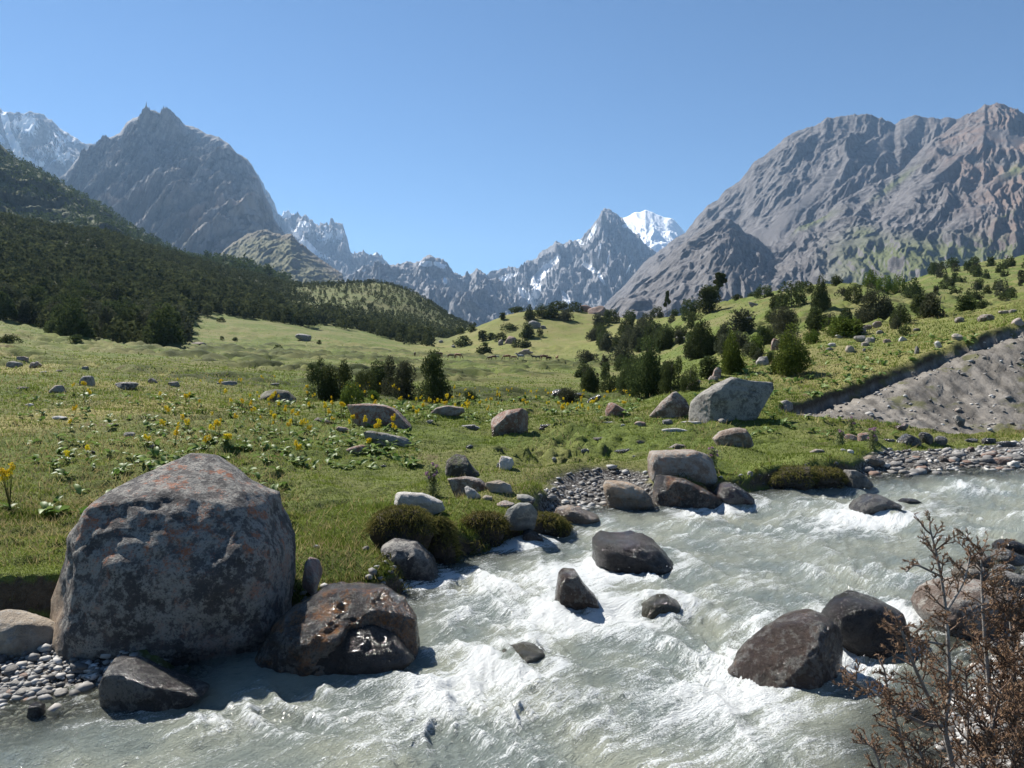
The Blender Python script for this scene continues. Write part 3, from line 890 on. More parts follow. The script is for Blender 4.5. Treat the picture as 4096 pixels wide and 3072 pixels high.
def mat_water():
    t = NT('glacial_river_water')
    fl = t.attr('flow', 'Vector')
    co = t.coord('Object')
    foam = t.attr('foam')
    n1 = t.noise(2.4, 6, 0.70, t.mapping(fl, (0.24, 1.5, 1)), 1.2)
    n2 = t.noise(11.0, 5, 0.75, t.mapping(fl, (0.32, 1.4, 1)), 0.9)
    n3 = t.noise(55.0, 3, 0.8, t.mapping(fl, (0.7, 1.2, 1)), 0.3)
    v1 = t.voronoi(120.0, co)
    s = t.mth('ADD', foam, t.mth('MULTIPLY', t.mth('SUBTRACT', n1, 0.5), 2.6))
    s = t.mth('ADD', s, t.mth('MULTIPLY', t.mth('SUBTRACT', n2, 0.5), 2.0))
    s = t.mth('ADD', s, t.mth('MULTIPLY', t.mth('SUBTRACT', n3, 0.5), 2.4))
    f = t.ramp(s, 0.22, 0.95)
    big = t.noise(0.9, 3, 0.5, co)
    wc = t.mix(t.ramp(big, 0.35, 0.65), (0.21, 0.245, 0.225), (0.33, 0.35, 0.285))
    c = t.mix(f, wc, (0.76, 0.79, 0.79))
    rough = t.mth('ADD', 0.06, t.mth('MULTIPLY', f, 0.5))
    h = t.mth('ADD', t.mth('MULTIPLY', n2, 0.55), t.mth('ADD', t.mth('MULTIPLY', n3, 0.30), t.mth('MULTIPLY', v1, 0.06)))
    t.bump(h, 0.16, 0.9)
    t.setin(t.bsdf.inputs['Base Color'], c)
    t.setin(t.bsdf.inputs['Roughness'], rough)
    t.bsdf.inputs['Specular IOR Level'].default_value = 0.5
    t.bsdf.inputs['IOR'].default_value = 1.33
    # shallow water is see-through: the bed shows where silt has little depth to hide it
    al = t.mth('MAXIMUM', t.ramp(t.attr('depth'), -0.02, 0.34), f)
    tr = t.n('ShaderNodeBsdfTransparent')
    tr.inputs['Color'].default_value = (0.86, 0.90, 0.84, 1)
    gl = t.n('ShaderNodeBsdfGlossy')
    gl.inputs['Roughness'].default_value = 0.06
    fr = t.n('ShaderNodeFresnel')
    fr.inputs['IOR'].default_value = 1.33
    bump = [n for n in t.t.nodes if n.type == 'BUMP'][0]
    t.l(bump.outputs[0], gl.inputs['Normal'])
    t.l(bump.outputs[0], fr.inputs['Normal'])
    m1 = t.n('ShaderNodeMixShader')
    t.l(fr.outputs[0], m1.inputs[0])
    t.l(tr.outputs[0], m1.inputs[1])
    t.l(gl.outputs[0], m1.inputs[2])
    m2 = t.n('ShaderNodeMixShader')
    t.l(al, m2.inputs[0])
    t.l(m1.outputs[0], m2.inputs[1])
    t.l(t.bsdf.outputs[0], m2.inputs[2])
    t.l(m2.outputs[0], t.out.inputs['Surface'])
    return t.m


WBUMPS = []


def wave_height(x, y):
    """relief of the river surface and the white-water measure"""
    yy = np.maximum(y, 1.0)
    u = 512 + 768 * x / yy
    v = 350 + 768 * (CAM_H - zwater(y)) / yy
    al = x * _FD[0] + y * _FD[1]
    ac = -x * _FD[1] + y * _FD[0]
    wa = al + 0.5 * noise(al * 0.6, ac * 0.6, 3.3)
    wc = ac + 0.6 * noise(al * 0.5, ac * 0.5, 6.3)
    b = np.zeros_like(x)
    for (cu, cv, ru, rv, am) in _WBLOBS:
        b = b + am * np.exp(-(((u - cu) / ru) ** 2 + ((v - cv) / rv) ** 2))
    b = np.clip(b, -1.2, 1.1)
    rag = np.clip(0.55 + 0.55 * b, 0.05, 1.2)
    w1 = ridged(wa * 0.55, wc * 0.42, 1.0, 2)
    w2 = ridged(wa * 1.7 + 0.3 * w1, wc * 0.9, 2.0, 3)
    w3 = ridged(wa * 4.5, wc * 3.0, 5.0, 3)
    w4 = ridged(wa * 11, wc * 8, 7.0, 2)
    h = rag * (0.13 * (w1 - 0.9) + 0.075 * (w2 - 0.9) + 0.036 * (w3 - 0.9) + 0.014 * (w4 - 0.9)) + 0.012 * fbm(x * 9, y * 9, 1.0, 2)
    foam = 0.25 + 0.54 * b + 0.35 * rag * (w1 - 1.0) + 0.40 * rag * (w2 - 0.95) + 0.25 * (w3 - 0.9) * rag
    return h, foam, b


def build_river():
    a = np.concatenate([-0.76 - np.geomspace(0.01, 1.6, 25)[::-1], np.linspace(-0.76, 0.76, 480), 0.76 + np.geomspace(0.01, 1.6, 25)])
    iv = np.linspace(1 / 30.0, 1 / 3.2, 370)
    y = 1 / iv[::-1]
    A, Y = np.meshgrid(a, y)
    X, Y = (A * Y).ravel(), Y.ravel()
    df, dn, ins = river_sd(X, Y)
    d = np.minimum(df, dn)
    h, foam, b = wave_height(X, Y)
    calm = smooth(0.0, 0.9, np.where(ins, d, 0))
    tz = look(X, Y)
    zw = zwater(Y)
    z = zw + h * (0.25 + 0.75 * calm)
    for (cx, cy, r, am) in WBUMPS:
        g = np.exp(-(((X - cx) ** 2 + (Y - cy) ** 2) / (r * r)))
        z = z + am * g
        # white wake downstream of the stone
        dx, dy = X - cx, Y - cy
        al = dx * _FD[0] + dy * _FD[1]
        ac = -dx * _FD[1] + dy * _FD[0]
        foam = foam + 0.75 * np.exp(-(ac / (r * 0.9)) ** 2) * smooth(0.2 * r, 0.9 * r, al) * (1 - smooth(1.5 * r, 4.0 * r, al))
        ring = np.hypot(dx, dy)
        foam = foam + 0.45 * np.exp(-((ring - r * 0.95) / (0.16 * r + 0.05)) ** 2)
    keep = (ins | (d < 0.5))
    F = grid_faces(len(y), len(a))
    F = F[keep[F].any(1)]
    used = np.unique(F)
    idx = -np.ones(len(X), int)
    idx[used] = np.arange(len(used))
    V = np.stack([X, Y, z], 1)[used]
    al = X * _FD[0] + Y * _FD[1]
    ac = -X * _FD[1] + Y * _FD[0]
    wn = 0.5 * noise(X * 0.5, Y * 0.5, 2.0)
    uv = np.stack([al + wn, ac + 0.7 * wn], 1)[used]
    depth = (zw - tz) + 0.2 * smooth(0.5, 2.5, d) + 0.12 * smooth(512 + 768 * X / Y, 100, 500) * 0
    me = mesh_np('river', V, idx[F], True, {'foam': foam[used], 'depth': depth[used]}, None, uv)
    return tag(link('river', me, mat_water()), kind='structure')


def build_spray():
    """drops and flecks thrown up where the water breaks"""
    rg = np.random.default_rng(44)
    N = 90000
    Y = 1 / rg.uniform(1 / 20.0, 1 / 6.0, N)
    x = rg.uniform(-0.70, 0.72, N) * Y
    df, dn, ins = river_sd(x, Y)
    h, foam, b = wave_height(x, Y)
    near = np.zeros(N)
    for (cx, cy, r, am) in WBUMPS:
        q = np.hypot(x - cx, Y - cy)
        near = np.maximum(near, np.exp(-((q - r) / (0.25 * r)) ** 2))
    pr = np.clip((foam - 0.62) * 0.30, 0, 0.25) + 0.16 * near
    ok = ins & (np.minimum(df, dn) > 0.1) & (rg.uniform(size=N) < pr)
    x, Y, h, near = x[ok][:6500], Y[ok][:6500], h[ok][:6500], near[ok][:6500]
    n = len(x)
    v0 = np.array([(1, 0, 0), (-1, 0, 0), (0, 1, 0), (0, -1, 0), (0, 0, 1), (0, 0, -1)], float)
    f0 = np.array([(0, 2, 4), (2, 1, 4), (1, 3, 4), (3, 0, 4), (2, 0, 5), (1, 2, 5), (3, 1, 5), (0, 3, 5)])
    S = rg.uniform(0.0025, 0.0075, n) * (Y / 9.0)
    z = zwater(Y) + h + rg.exponential(0.035, n) * (1 + near) + 0.005
    v = v0[None] * S[:, None, None] * rg.uniform(0.6, 1.5, (n, 1, 3)) + np.stack([x, Y, z], 1)[:, None, :]
    f = (f0[None] + (np.arange(n) * 6)[:, None, None]).reshape(-1, 3)
    t = NT('water_drops')
    t.done((0.8, 0.83, 0.84), 0.15, 0.6)
    tag(link('spray', mesh_np('spray', v.reshape(-1, 3), f, True), t.m), 'white drops and flecks thrown up by the rapids', None, None, 'stuff')
# ------------------------------------------------------------------ boulders
def ico(sub):
    import bmesh
    bm = bmesh.new()
    bmesh.ops.create_icosphere(bm, subdivisions=sub, radius=1.0)
    bm.verts.ensure_lookup_table()
    v = np.array([q.co[:] for q in bm.verts])
    f = np.array([[q.index for q in p.verts] for p in bm.faces])
    bm.free()
    return v, f


ICO = {k: ico(k) for k in (1, 2, 3, 4, 5, 6)}


def rock_mat(name, c1, c2, lich=0.0, pale=0.0, wet=0.0, rough=0.85, scale=1.0, moss=0.0, speck=0.3, orange=(0.42, 0.13, 0.03)):
    t = NT(name)
    co = t.coord('Object')
    inf = t.n('ShaderNodeObjectInfo')
    av = t.n('ShaderNodeVectorMath', operation='ADD')
    t.l(co, av.inputs[0])
    t.l(inf.outputs['Location'], av.inputs[1])
    p = av.outputs[0]
    a = t.noise(2.2 * scale, 6, 0.65, p)
    b = t.noise(9 * scale, 6, 0.72, p)
    c_ = t.noise(38 * scale, 4, 0.75, p)
    band = t.noise(3.0 * scale, 5, 0.65, t.mapping(p, (0.5, 0.5, 3.5), (0.3, 0.4, 0)))
    c = t.mix(t.ramp(a, 0.3, 0.7), c1, c2)
    c = t.mix(t.mth('MULTIPLY', t.ramp(band, 0.5, 0.66), 0.45), c, tuple(q * 0.5 for q in c1))
    c = t.mix(t.mth('MULTIPLY', t.ramp(b, 0.48, 0.7), 0.55), c, tuple(q * 0.55 for q in c1))
    c = t.mix(t.mth('MULTIPLY', t.ramp(c_, 0.52, 0.68), speck), c, tuple(min(1, q * 1.9) for q in c2))
    if pale:
        vo = t.voronoi(13 * scale, t.mapping(p, (1, 1, 1)))
        pm = t.mth('MULTIPLY', t.ramp(t.mth('ADD', b, t.mth('MULTIPLY', a, 0.6)), 0.80 - 0.16 * pale, 0.90 - 0.12 * pale), t.ramp(c_, 0.34, 0.5))
        c = t.mix(t.mth('MULTIPLY', pm, 0.85), c, (0.31, 0.295, 0.265))
    geo = t.n('ShaderNodeNewGeometry')
    sep = t.n('ShaderNodeSeparateXYZ')
    t.l(geo.outputs['Normal'], sep.inputs[0])
    if lich:
        up = t.ramp(sep.outputs['Z'], -0.5, 0.8)
        q = t.mth('ADD', t.mth('MULTIPLY', a, 0.5), t.mth('MULTIPLY', t.noise(6.5 * scale, 7, 0.8, t.mapping(p, (1, 1, 1), (1, 2, 3))), 0.75))
        lm = t.mth('MULTIPLY', t.ramp(q, 0.78 - 0.22 * lich, 0.84 - 0.16 * lich), t.mth('MULTIPLY', up, t.ramp(c_, 0.36, 0.55)))
        c = t.mix(t.mth('MINIMUM', lm, 0.9), c, orange)
    if moss:
        mm = t.mth('MULTIPLY', t.ramp(sep.outputs['Z'], 0.2, 0.7), t.ramp(b, 0.62 - 0.3 * moss, 0.75 - 0.3 * moss))
        c = t.mix(mm, c, (0.07, 0.085, 0.02))
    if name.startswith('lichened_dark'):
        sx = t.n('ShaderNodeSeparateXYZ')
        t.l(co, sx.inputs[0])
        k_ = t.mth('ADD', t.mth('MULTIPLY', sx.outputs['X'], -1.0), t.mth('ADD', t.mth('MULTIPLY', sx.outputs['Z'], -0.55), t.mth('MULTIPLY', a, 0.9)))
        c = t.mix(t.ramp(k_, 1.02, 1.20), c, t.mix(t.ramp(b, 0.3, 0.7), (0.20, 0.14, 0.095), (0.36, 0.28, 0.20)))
    # wet foot: darker and glossier up to a hand above the river
    sp = t.n('ShaderNodeSeparateXYZ')
    t.l(geo.outputs['Position'], sp.inputs[0])
    lvl = t.mth('MULTIPLY', t.mth('SUBTRACT', t.mth('MINIMUM', sp.outputs['Y'], 18.2), 9.0), 0.045)
    dz = t.mth('SUBTRACT', sp.outputs['Z'], lvl)
    dz = t.mth('ADD', dz, t.mth('MULTIPLY', t.mth('SUBTRACT', a, 0.5), 0.3))
    wm = t.mth('SUBTRACT', 1.0, t.ramp(dz, 0.05 + 0.9 * wet, 0.22 + 1.1 * wet))
    c = t.mix(wm, c, t.mix(0.62, c, (0.012, 0.011, 0.010)))
    r = t.mth('SUBTRACT', rough, t.mth('MULTIPLY', wm, rough - (0.17 - 0.05 * min(wet, 1))))
    hs = t.mth('ADD', t.mth('MULTIPLY', b, 0.8), t.mth('MULTIPLY', c_, 0.35))
    t.bump(hs, 0.075 / scale, 1.0)
    t.done(c, 0.8, 0.4)
    t.setin(t.bsdf.inputs['Roughness'], r)
    return t.m


M = {}
M['hero'] = rock_mat('lichened_dark_boulder', (0.060, 0.056, 0.055), (0.125, 0.112, 0.105), 0.62, 0.42, 0.0, 0.88, 1.0, 0, 0.5, (0.34, 0.10, 0.03))
M['orangewet'] = rock_mat('wet_orange_crusted_rock', (0.05, 0.045, 0.042), (0.12, 0.105, 0.095), 0.85, 0.25, 0.75, 0.5, 0.7, 0, 0.3, (0.42, 0.17, 0.04))
M['dark'] = rock_mat('dark_grey_rock', (0.045, 0.042, 0.042), (0.11, 0.10, 0.10), 0.15, 0.35, 0.25, 0.7)
M['wet'] = rock_mat('wet_black_rock', (0.035, 0.030, 0.028), (0.085, 0.072, 0.066), 0.0, 0.0, 2.0, 0.4)
M['wetbrown'] = rock_mat('wet_brown_rock', (0.06, 0.04, 0.03), (0.16, 0.105, 0.075), 0.30, 0.1, 1.2, 0.5, 1, 0, 0.3, (0.42, 0.2, 0.06))
M['green'] = rock_mat('algae_rock', (0.06, 0.055, 0.03), (0.13, 0.12, 0.07), 0.1, 0.0, 1.6, 0.5, 1, 0, 0.3, (0.3, 0.17, 0.05))
M['cream'] = rock_mat('cream_rock', (0.25, 0.20, 0.15), (0.44, 0.38, 0.30), 0.08, 0.1, 0.05, 0.85, 1, 0, 0.15)
M['creamorange'] = rock_mat('cream_rock_with_orange_crust', (0.25, 0.18, 0.12), (0.42, 0.32, 0.23), 0.42, 0.1, 0.15, 0.85, 1, 0, 0.2, (0.45, 0.18, 0.04))
M['white'] = rock_mat('whitish_rock', (0.34, 0.33, 0.315), (0.56, 0.545, 0.51), 0.12, 0.0, 0.0, 0.85)
M['whitelich'] = rock_mat('white_rock_with_orange_crust', (0.38, 0.35, 0.31), (0.60, 0.58, 0.54), 0.45, 0.0, 0.0, 0.85, 1, 0, .3, (0.45, 0.15, 0.04))
M['pink'] = rock_mat('pinkish_rock', (0.20, 0.125, 0.105), (0.36, 0.26, 0.225), 0.1, 0.25, 0.1)
M['red'] = rock_mat('reddish_rock', (0.15, 0.075, 0.055), (0.28, 0.17, 0.13), 0.35, 0.3, 0.0, 0.88, 1, 0, .3, (0.40, 0.12, 0.05))
M['brown'] = rock_mat('brown_rock', (0.10, 0.075, 0.06), (0.22, 0.165, 0.135), 0.22, 0.3, 0.0, 0.88)
M['grey'] = rock_mat('grey_rock', (0.115, 0.108, 0.10), (0.25, 0.235, 0.22), 0.15, 0.4, 0.1)
M['greygreen'] = rock_mat('grey_green_rock', (0.15, 0.155, 0.145), (0.28, 0.29, 0.265), 0.15, 0.2, 0.2)
M['slab'] = rock_mat('pale_lichened_slab_rock', (0.105, 0.098, 0.09), (0.215, 0.20, 0.185), 0.12, 0.6, 0.0, 0.9)
M['tan'] = rock_mat('tan_rock', (0.16, 0.115, 0.088), (0.33, 0.26, 0.205), 0.30, 0.25, 0.1)
M['purple'] = rock_mat('wet_purple_rock', (0.07, 0.045, 0.055), (0.17, 0.12, 0.13), 0.05, 0.2, 0.7, 0.5)
M['mossy'] = rock_mat('dark_mossy_rock', (0.045, 0.038, 0.032), (0.10, 0.085, 0.075), 0.18, 0.2, 0.1, 0.85, 1, 0.5)


def rock_mesh(name, outline, depth, sub, seed, angular=0.5, rough=0.06, box=0.7, back=0.0, tilt=0.0, planes=None, quiet=True):
    """A stone whose front view follows the outline (metres, x right, z up, origin at the foot) and that
    is `depth` metres thick."""
    o = np.array(outline, float)
    cx, cz = 0.5 * (o[:, 0].min() + o[:, 0].max()), 0.5 * (o[:, 1].min() + o[:, 1].max())
    W, H = o[:, 0].max() - o[:, 0].min(), o[:, 1].max() - o[:, 1].min()
    q = o - [cx, cz]
    # dense closed outline -> radius by angle
    dens = []
    for k in range(len(q)):
        a, b = q[k], q[(k + 1) % len(q)]
        for s in np.linspace(0, 1, 24, endpoint=False):
            dens.append(a + (b - a) * s)
    dens = np.array(dens)
    th = np.arctan2(dens[:, 1] / H, dens[:, 0] / W)
    rr = np.hypot(dens[:, 0] / W, dens[:, 1] / H)
    od = np.argsort(th)
    th, rr = th[od], rr[od]
    th = np.concatenate([th - 2 * math.pi, th, th + 2 * math.pi])
    rr = np.concatenate([rr] * 3)
    d, f = ICO[sub]
    rin = np.hypot(d[:, 0], d[:, 2])
    ang = np.arctan2(d[:, 2], d[:, 0])
    R = np.interp(ang, th, rr)
    e = np.clip(rin, 1e-6, 1) ** box / np.clip(rin, 1e-6, None)
    x = R * np.cos(ang) * W * rin * e
    z = R * np.sin(ang) * H * rin * e
    yy = np.sign(d[:, 1]) * np.abs(d[:, 1]) ** box * depth * 0.5
    yy = yy - tilt * z
    p = np.stack([x, yy, z], 1)
    rg = np.random.default_rng(seed)
    size = (W + H + depth) / 3
    pl = list(planes or [])
    for k in range(int(11 * angular)):
        n = rg.normal(size=3)
        n[1] = n[1] * 1.2 - (0.9 if k % 2 == 0 else 0)
        n /= np.linalg.norm(n)
        pl.append((n, rg.uniform(0.66, 0.90)))
    for n, fr in pl:
        n = np.array(n, float)
        n /= np.linalg.norm(n)
        s = p @ n
        lim = s.max() * fr
        over = s - lim
        p = np.where((over > 0)[:, None], p - (over * 0.88)[:, None] * n, p)
    # lumps
    nn = d.copy()
    s = seed * 7.3
    k1, k2, k3 = 1.1 / size, 3.1 / size, 9.0 / size
    dsp = rough * size * (1.2 * noise(p[:, 0] * k1 * 1.6 + s, p[:, 1] * k1 * 1.6, p[:, 2] * k1 * 1.6) + 0.55 * noise(p[:, 0] * k2 + s, p[:, 1] * k2, p[:, 2] * k2))
    if sub >= 4:
        dsp += rough * size * (0.42 * fbm(p[:, 0] * k3 + s, p[:, 1] * k3, p[:, 2] * k3, 3) - 0.55 * np.clip(ridged(p[:, 0] * k2 + s, p[:, 1] * k2, p[:, 2] * k2 * 1.6, 3) - 1.0, 0, 1))
    if quiet:
        dsp = dsp * (0.22 + 0.78 * np.abs(d[:, 1]))
    p = p + nn * dsp[:, None]
    p[:, 0] += cx
    p[:, 2] += cz
    return mesh_np(name, p, f, sub >= 4 or angular < 0.3)


def rand_outline(w, h, rg, kind='round'):
    n = rg.integers(7, 10)
    a = np.sort(rg.uniform(0, 2 * math.pi, n) * 0.4 + np.linspace(0, 2 * math.pi, n, endpoint=False) * 1.0)
    r = rg.uniform(0.86, 1.08, n)
    x = np.cos(a) * r * w / 2
    z = np.sin(a) * r * h / 2
    z = z - z.min()
    z = z * h / z.max()
    x = x * w / (x.max() - x.min())
    return np.stack([x, z], 1)


ROCKS = []      # (x, y, radius) for keeping grass off


def put_rock(outline_px, mat, label, name='boulder', depth=0.9, sub=4, river=False, sink=0.15, angular=0.5, rough=0.05, box=0.7, tilt=0.0,
             bump=None, base_v=None, cat=None, group=None, planes=None, dist=None, wake=False, slant=False):
    """outline in photo pixels (1024x768)"""
    o = np.array(outline_px, float)
    uc = 0.5 * (o[:, 0].min() + o[:, 0].max())
    vb = o[:, 1].max() if base_v is None else base_v
    if dist is not None:
        pos = P(uc, vb, dist)
    elif river:
        pos = on_water(uc, vb)
    else:
        pos = hit(uc, vb)
    pos = np.array(pos, float)
    m = pos[1] / 768.0
    W = (o[:, 0].max() - o[:, 0].min()) * m
    H = (vb - o[:, 1].min()) * m
    D = depth * W if W < 2.5 * H else depth * 0.5 * (W + H)
    seed = int(uc * 13 + vb * 7)
    k = D * (0.5 if not river else 0.46)
    Yc = pos[1] + k
    far = pos * (Yc / pos[1])
    # the outline one sees is formed by the near half of the stone
    Ys = pos[1] + 0.5 * k
    q = P(o[:, 0], o[:, 1], Ys)
    q[:, 0] += (uc - 512) / 768.0 * (Yc - Ys)
    zl = P(o[:, 0], o[:, 1], Yc)[:, 2] - pos[2]
    zb, zt = zl.min(), zl.max()
    Hh = max(zt - zb, 0.02)
    # the lower side of the outline goes on down into the ground
    xs = q[:, 0]
    n_ = len(xs)
    mid = np.empty(n_)
    for i_ in range(n_):
        zz = []
        for j_ in range(n_):
            xa, xb = xs[j_], xs[(j_ + 1) % n_]
            if xa != xb and min(xa, xb) <= xs[i_] <= max(xa, xb):
                zz.append(zl[j_] + (zl[(j_ + 1) % n_] - zl[j_]) * (xs[i_] - xa) / (xb - xa))
        mid[i_] = 0.5 * (max(zz) + min(zz)) if zz else zl[i_]
        if zz and max(zz) - min(zz) < 0.05 * Hh:
            mid[i_] = -9
    low = zl < mid - 1e-6
    if slant:
        w = 1 - np.clip((zl - zb) / (0.34 * Hh), 0, 1)
        zl = zl - w * (max(zb, 0) + (0.22 + sink) * Hh + 0.02)
    elif low.any():
        zl = np.where(low, np.minimum(zl, 0) * 0 - (0.20 + sink) * Hh - 0.02, zl)
    loc = np.stack([q[:, 0] - far[0], zl], 1)
    me = rock_mesh(name, loc, D, sub, seed, angular, rough, box, tilt=tilt, planes=planes)
    pos = np.array([far[0], far[1], pos[2] - (0.16 * Hh if mat == 'green' else 0.0)])
    o3 = link(name, me, M[mat], None, pos)
    tag(o3, label, cat or ('boulder' if name == 'boulder' else 'rock'), group)
    ROCKS.append((pos[0], pos[1], W * 0.45, D * 0.42))
    if wake:
        WBUMPS.append((pos[0], pos[1], 0.5 * W + 0.15, 0.10))
    return o3


def F_(pts):
    return [(x * .4629, y * .4629) for x, y in pts]


def C5(pts):
    return [(275 + x * .1582, 375 + y * .1582) for x, y in pts]


def C6(pts):
    return [(575 + x * .1582, 325 + y * .1582) for x, y in pts]


def CR(pts):
    return [(749 + x * .1616, 500 + y * .1616) for x, y in pts]


put_rock(F_([(125, 1330), (128, 1280), (165, 1175), (185, 1120), (235, 1070), (300, 1030), (380, 995), (440, 1000), (520, 1045), (590, 1075), (594, 1110), (604, 1130), (628, 1180), (637, 1260), (632, 1300), (600, 1345), (560, 1400), (500, 1425), (450, 1432), (330, 1428), (270, 1412), (210, 1395), (195, 1360), (165, 1358)]),
         'hero', 'huge dark grey boulder spotted with rusty lichen at the water edge', depth=0.85, sub=6, angular=0.0, rough=0.05, box=0.58, sink=0.1, tilt=-0.10,
         planes=[((0.05, -0.45, 0.89), 0.76), ((0.1, -0.72, 0.62), 0.84), ((-0.75, -0.6, 0.12), 0.86), ((0.5, -0.85, -0.1), 0.84), ((0.75, -0.2, 0.6), 0.9), ((0.1, -0.95, -0.3), 0.9)], dist=7.75)
put_rock(F_([(552, 1425), (575, 1375), (588, 1345), (620, 1318), (700, 1284), (760, 1272), (830, 1276), (880, 1298), (905, 1340), (910, 1400), (890, 1430), (840, 1440), (740, 1450), (660, 1448), (600, 1443)]),
         'orangewet', 'wet boulder crusted orange on top, right of the huge lichened boulder', depth=0.7, sub=6, river=True, angular=0.1, rough=0.085, box=0.72, tilt=-0.25, planes=[((-0.15, -0.5, 0.85), 0.78), ((0.5, -0.3, 0.8), 0.86)])
put_rock(F_([(645, 1455), (655, 1425), (690, 1383), (745, 1362), (800, 1357), (855, 1380), (897, 1425), (830, 1452), (740, 1455)]),
         'wet', 'low wet black hump in front of the orange-topped boulder', depth=0.55, sub=5, river=True, angular=0.1, rough=0.05, box=0.8, tilt=-0.4)
put_rock(F_([(220, 1450), (222, 1430), (245, 1424), (290, 1428), (350, 1455), (410, 1480), (450, 1492), (380, 1508), (300, 1522), (235, 1532), (224, 1500)]),
         'dark', 'dark wedge-shaped boulder tapering into the water, lower left', depth=0.5, sub=5, river=True, angular=0.3, rough=0.03, box=0.7)
put_rock(F_([(-70, 1360), (-20, 1322), (12, 1325), (40, 1332), (100, 1352), (120, 1370), (123, 1415), (60, 1422), (-70, 1420)]),
         'cream', 'cream boulder cut by the left edge, on grey sand', depth=0.6, sub=5, angular=0.3, rough=0.05, box=0.6)
put_rock(F_([(145, 1378), (165, 1365), (200, 1368), (208, 1390), (205, 1408), (175, 1402)]), 'cream', 'small pale stone tucked under the left side of the huge boulder', 'rock', sub=4, angular=0.3, dist=7.9)
put_rock(F_([(822, 1180), (850, 1165), (900, 1172), (936, 1205), (950, 1245), (922, 1262), (870, 1262), (840, 1235)]), 'dark', 'rounded dark boulder at the foot of the grassy overhang', depth=0.8, sub=5, river=True, angular=0.3, wake=True)
put_rock(F_([(800, 1235), (815, 1214), (840, 1222), (862, 1250), (868, 1272), (835, 1275), (805, 1262)]), 'dark', 'smooth slate-grey stone wedged left of the rounded dark boulder', 'rock', sub=4, river=True, angular=0.0)
put_rock(F_([(652, 1268), (656, 1220), (668, 1203), (690, 1210), (696, 1235), (680, 1272)]), 'pink', 'upright pink stone in the grass beside the huge boulder', 'rock', sub=4, angular=0.5, dist=9.0)
put_rock(F_([(842, 1090), (843, 1070), (862, 1064), (912, 1065), (955, 1085), (962, 1102), (905, 1112), (850, 1096)]), 'whitelich', 'long white slab with orange patches on top of the bank', sub=5, angular=0.5, depth=0.5, box=0.55)
put_rock(C5([(1090, 655), (1200, 642), (1290, 655), (1340, 690), (1370, 760), (1300, 730), (1200, 720), (1150, 715)]), 'brown', 'long pitted tan-brown ledge on the bank under the mossy boulder', sub=5, angular=0.4, depth=0.4, box=0.55)
put_rock(C5([(1330, 665), (1420, 665), (1490, 695), (1505, 745), (1440, 745), (1380, 720), (1330, 700)]), 'cream', 'smooth cream slab joining the right end of the brown ledge', sub=4, angular=0.4, depth=0.4, box=0.6)
put_rock(C5([(1075, 620), (1085, 540), (1140, 498), (1200, 510), (1240, 570), (1290, 620), (1290, 650), (1200, 650), (1100, 640)]), 'mossy', 'dark mossy boulder sunk in the turf above the brown ledge', sub=5, angular=0.3, depth=0.7)
put_rock(C5([(1360, 270), (1400, 245), (1480, 220), (1560, 208), (1610, 240), (1632, 290), (1625, 370), (1560, 368), (1440, 350), (1370, 330)]), 'red', 'blocky reddish-brown boulder split into layers, in the middle of the meadow', sub=5, angular=0.7, depth=0.7, box=0.6)
put_rock(C5([(1415, 545), (1430, 512), (1500, 520), (1512, 560), (1470, 600), (1420, 590)]), 'whitelich', 'small whitish stone with an orange top on a green hummock', 'rock', sub=4)
put_rock(C5([(1398, 585), (1405, 555), (1430, 552), (1440, 575), (1425, 592)]), 'white', 'little rounded white stone leaning on the hummock stone', 'rock', sub=3, angular=0)
put_rock(F_([(1278, 1225), (1280, 1170), (1297, 1155), (1330, 1162), (1372, 1160), (1420, 1180), (1462, 1215), (1475, 1230), (1350, 1235), (1300, 1232)]), 'wet', 'glistening black boulder with a saddle top in mid-river', sub=5, river=True, angular=0.3, rough=0.07, box=0.65, wake=True, sink=.25, tilt=-.15)
put_rock(F_([(1195, 1310), (1205, 1240), (1215, 1230), (1242, 1233), (1262, 1262), (1288, 1290), (1296, 1315), (1220, 1322)]), 'wetbrown', 'wet pyramid-shaped rock standing in the white water', sub=5, river=True, angular=0.4, rough=0.05, box=0.6, wake=True, sink=.25)
put_rock(CR([(-150, 1080), (0, 930), (180, 800), (330, 738), (440, 718), (520, 745), (580, 800), (630, 880), (665, 1000), (600, 1090), (480, 1120), (300, 1160), (120, 1180), (-30, 1150)]), 'wetbrown', 'big slanting wet boulder with rusty foot, water sheeting over its left side', sub=6, river=True, angular=0.2, rough=0.06, box=0.7, wake=True, depth=.6, tilt=-.3,
         planes=[((0.75, -0.6, 0.0), 0.6), ((-0.5, -0.5, 0.7), 0.72)])
put_rock(CR([(430, 760), (465, 650), (520, 602), (620, 585), (720, 600), (850, 640), (930, 680), (965, 780), (950, 900), (880, 925), (770, 915), (600, 900)]), 'wet', 'wet black boulder right behind the slanting one', sub=5, river=True, angular=0.3, rough=0.06, box=0.65, wake=True, depth=.8, tilt=-.1)
put_rock(CR([(520, 800), (545, 748), (600, 735), (680, 770), (725, 835), (710, 900), (640, 905), (560, 880)]), 'wetbrown', 'small brown stone between the two wet boulders', 'rock', sub=4, river=True, angular=0.1)
put_rock(F_([(1060, 1440), (1085, 1398), (1130, 1385), (1175, 1395), (1195, 1425), (1170, 1440), (1110, 1450)]), 'green', 'olive boulder just under the surface, left of mid-river', sub=4, river=True, angular=0.1, wake=True, sink=.6)
put_rock(F_([(1365, 1325), (1395, 1285), (1440, 1277), (1470, 1295), (1465, 1320), (1415, 1330)]), 'green', 'drowned olive stone between the pyramid rock and the right bank', 'rock', sub=4, river=True, angular=0.1, wake=True, sink=.6)
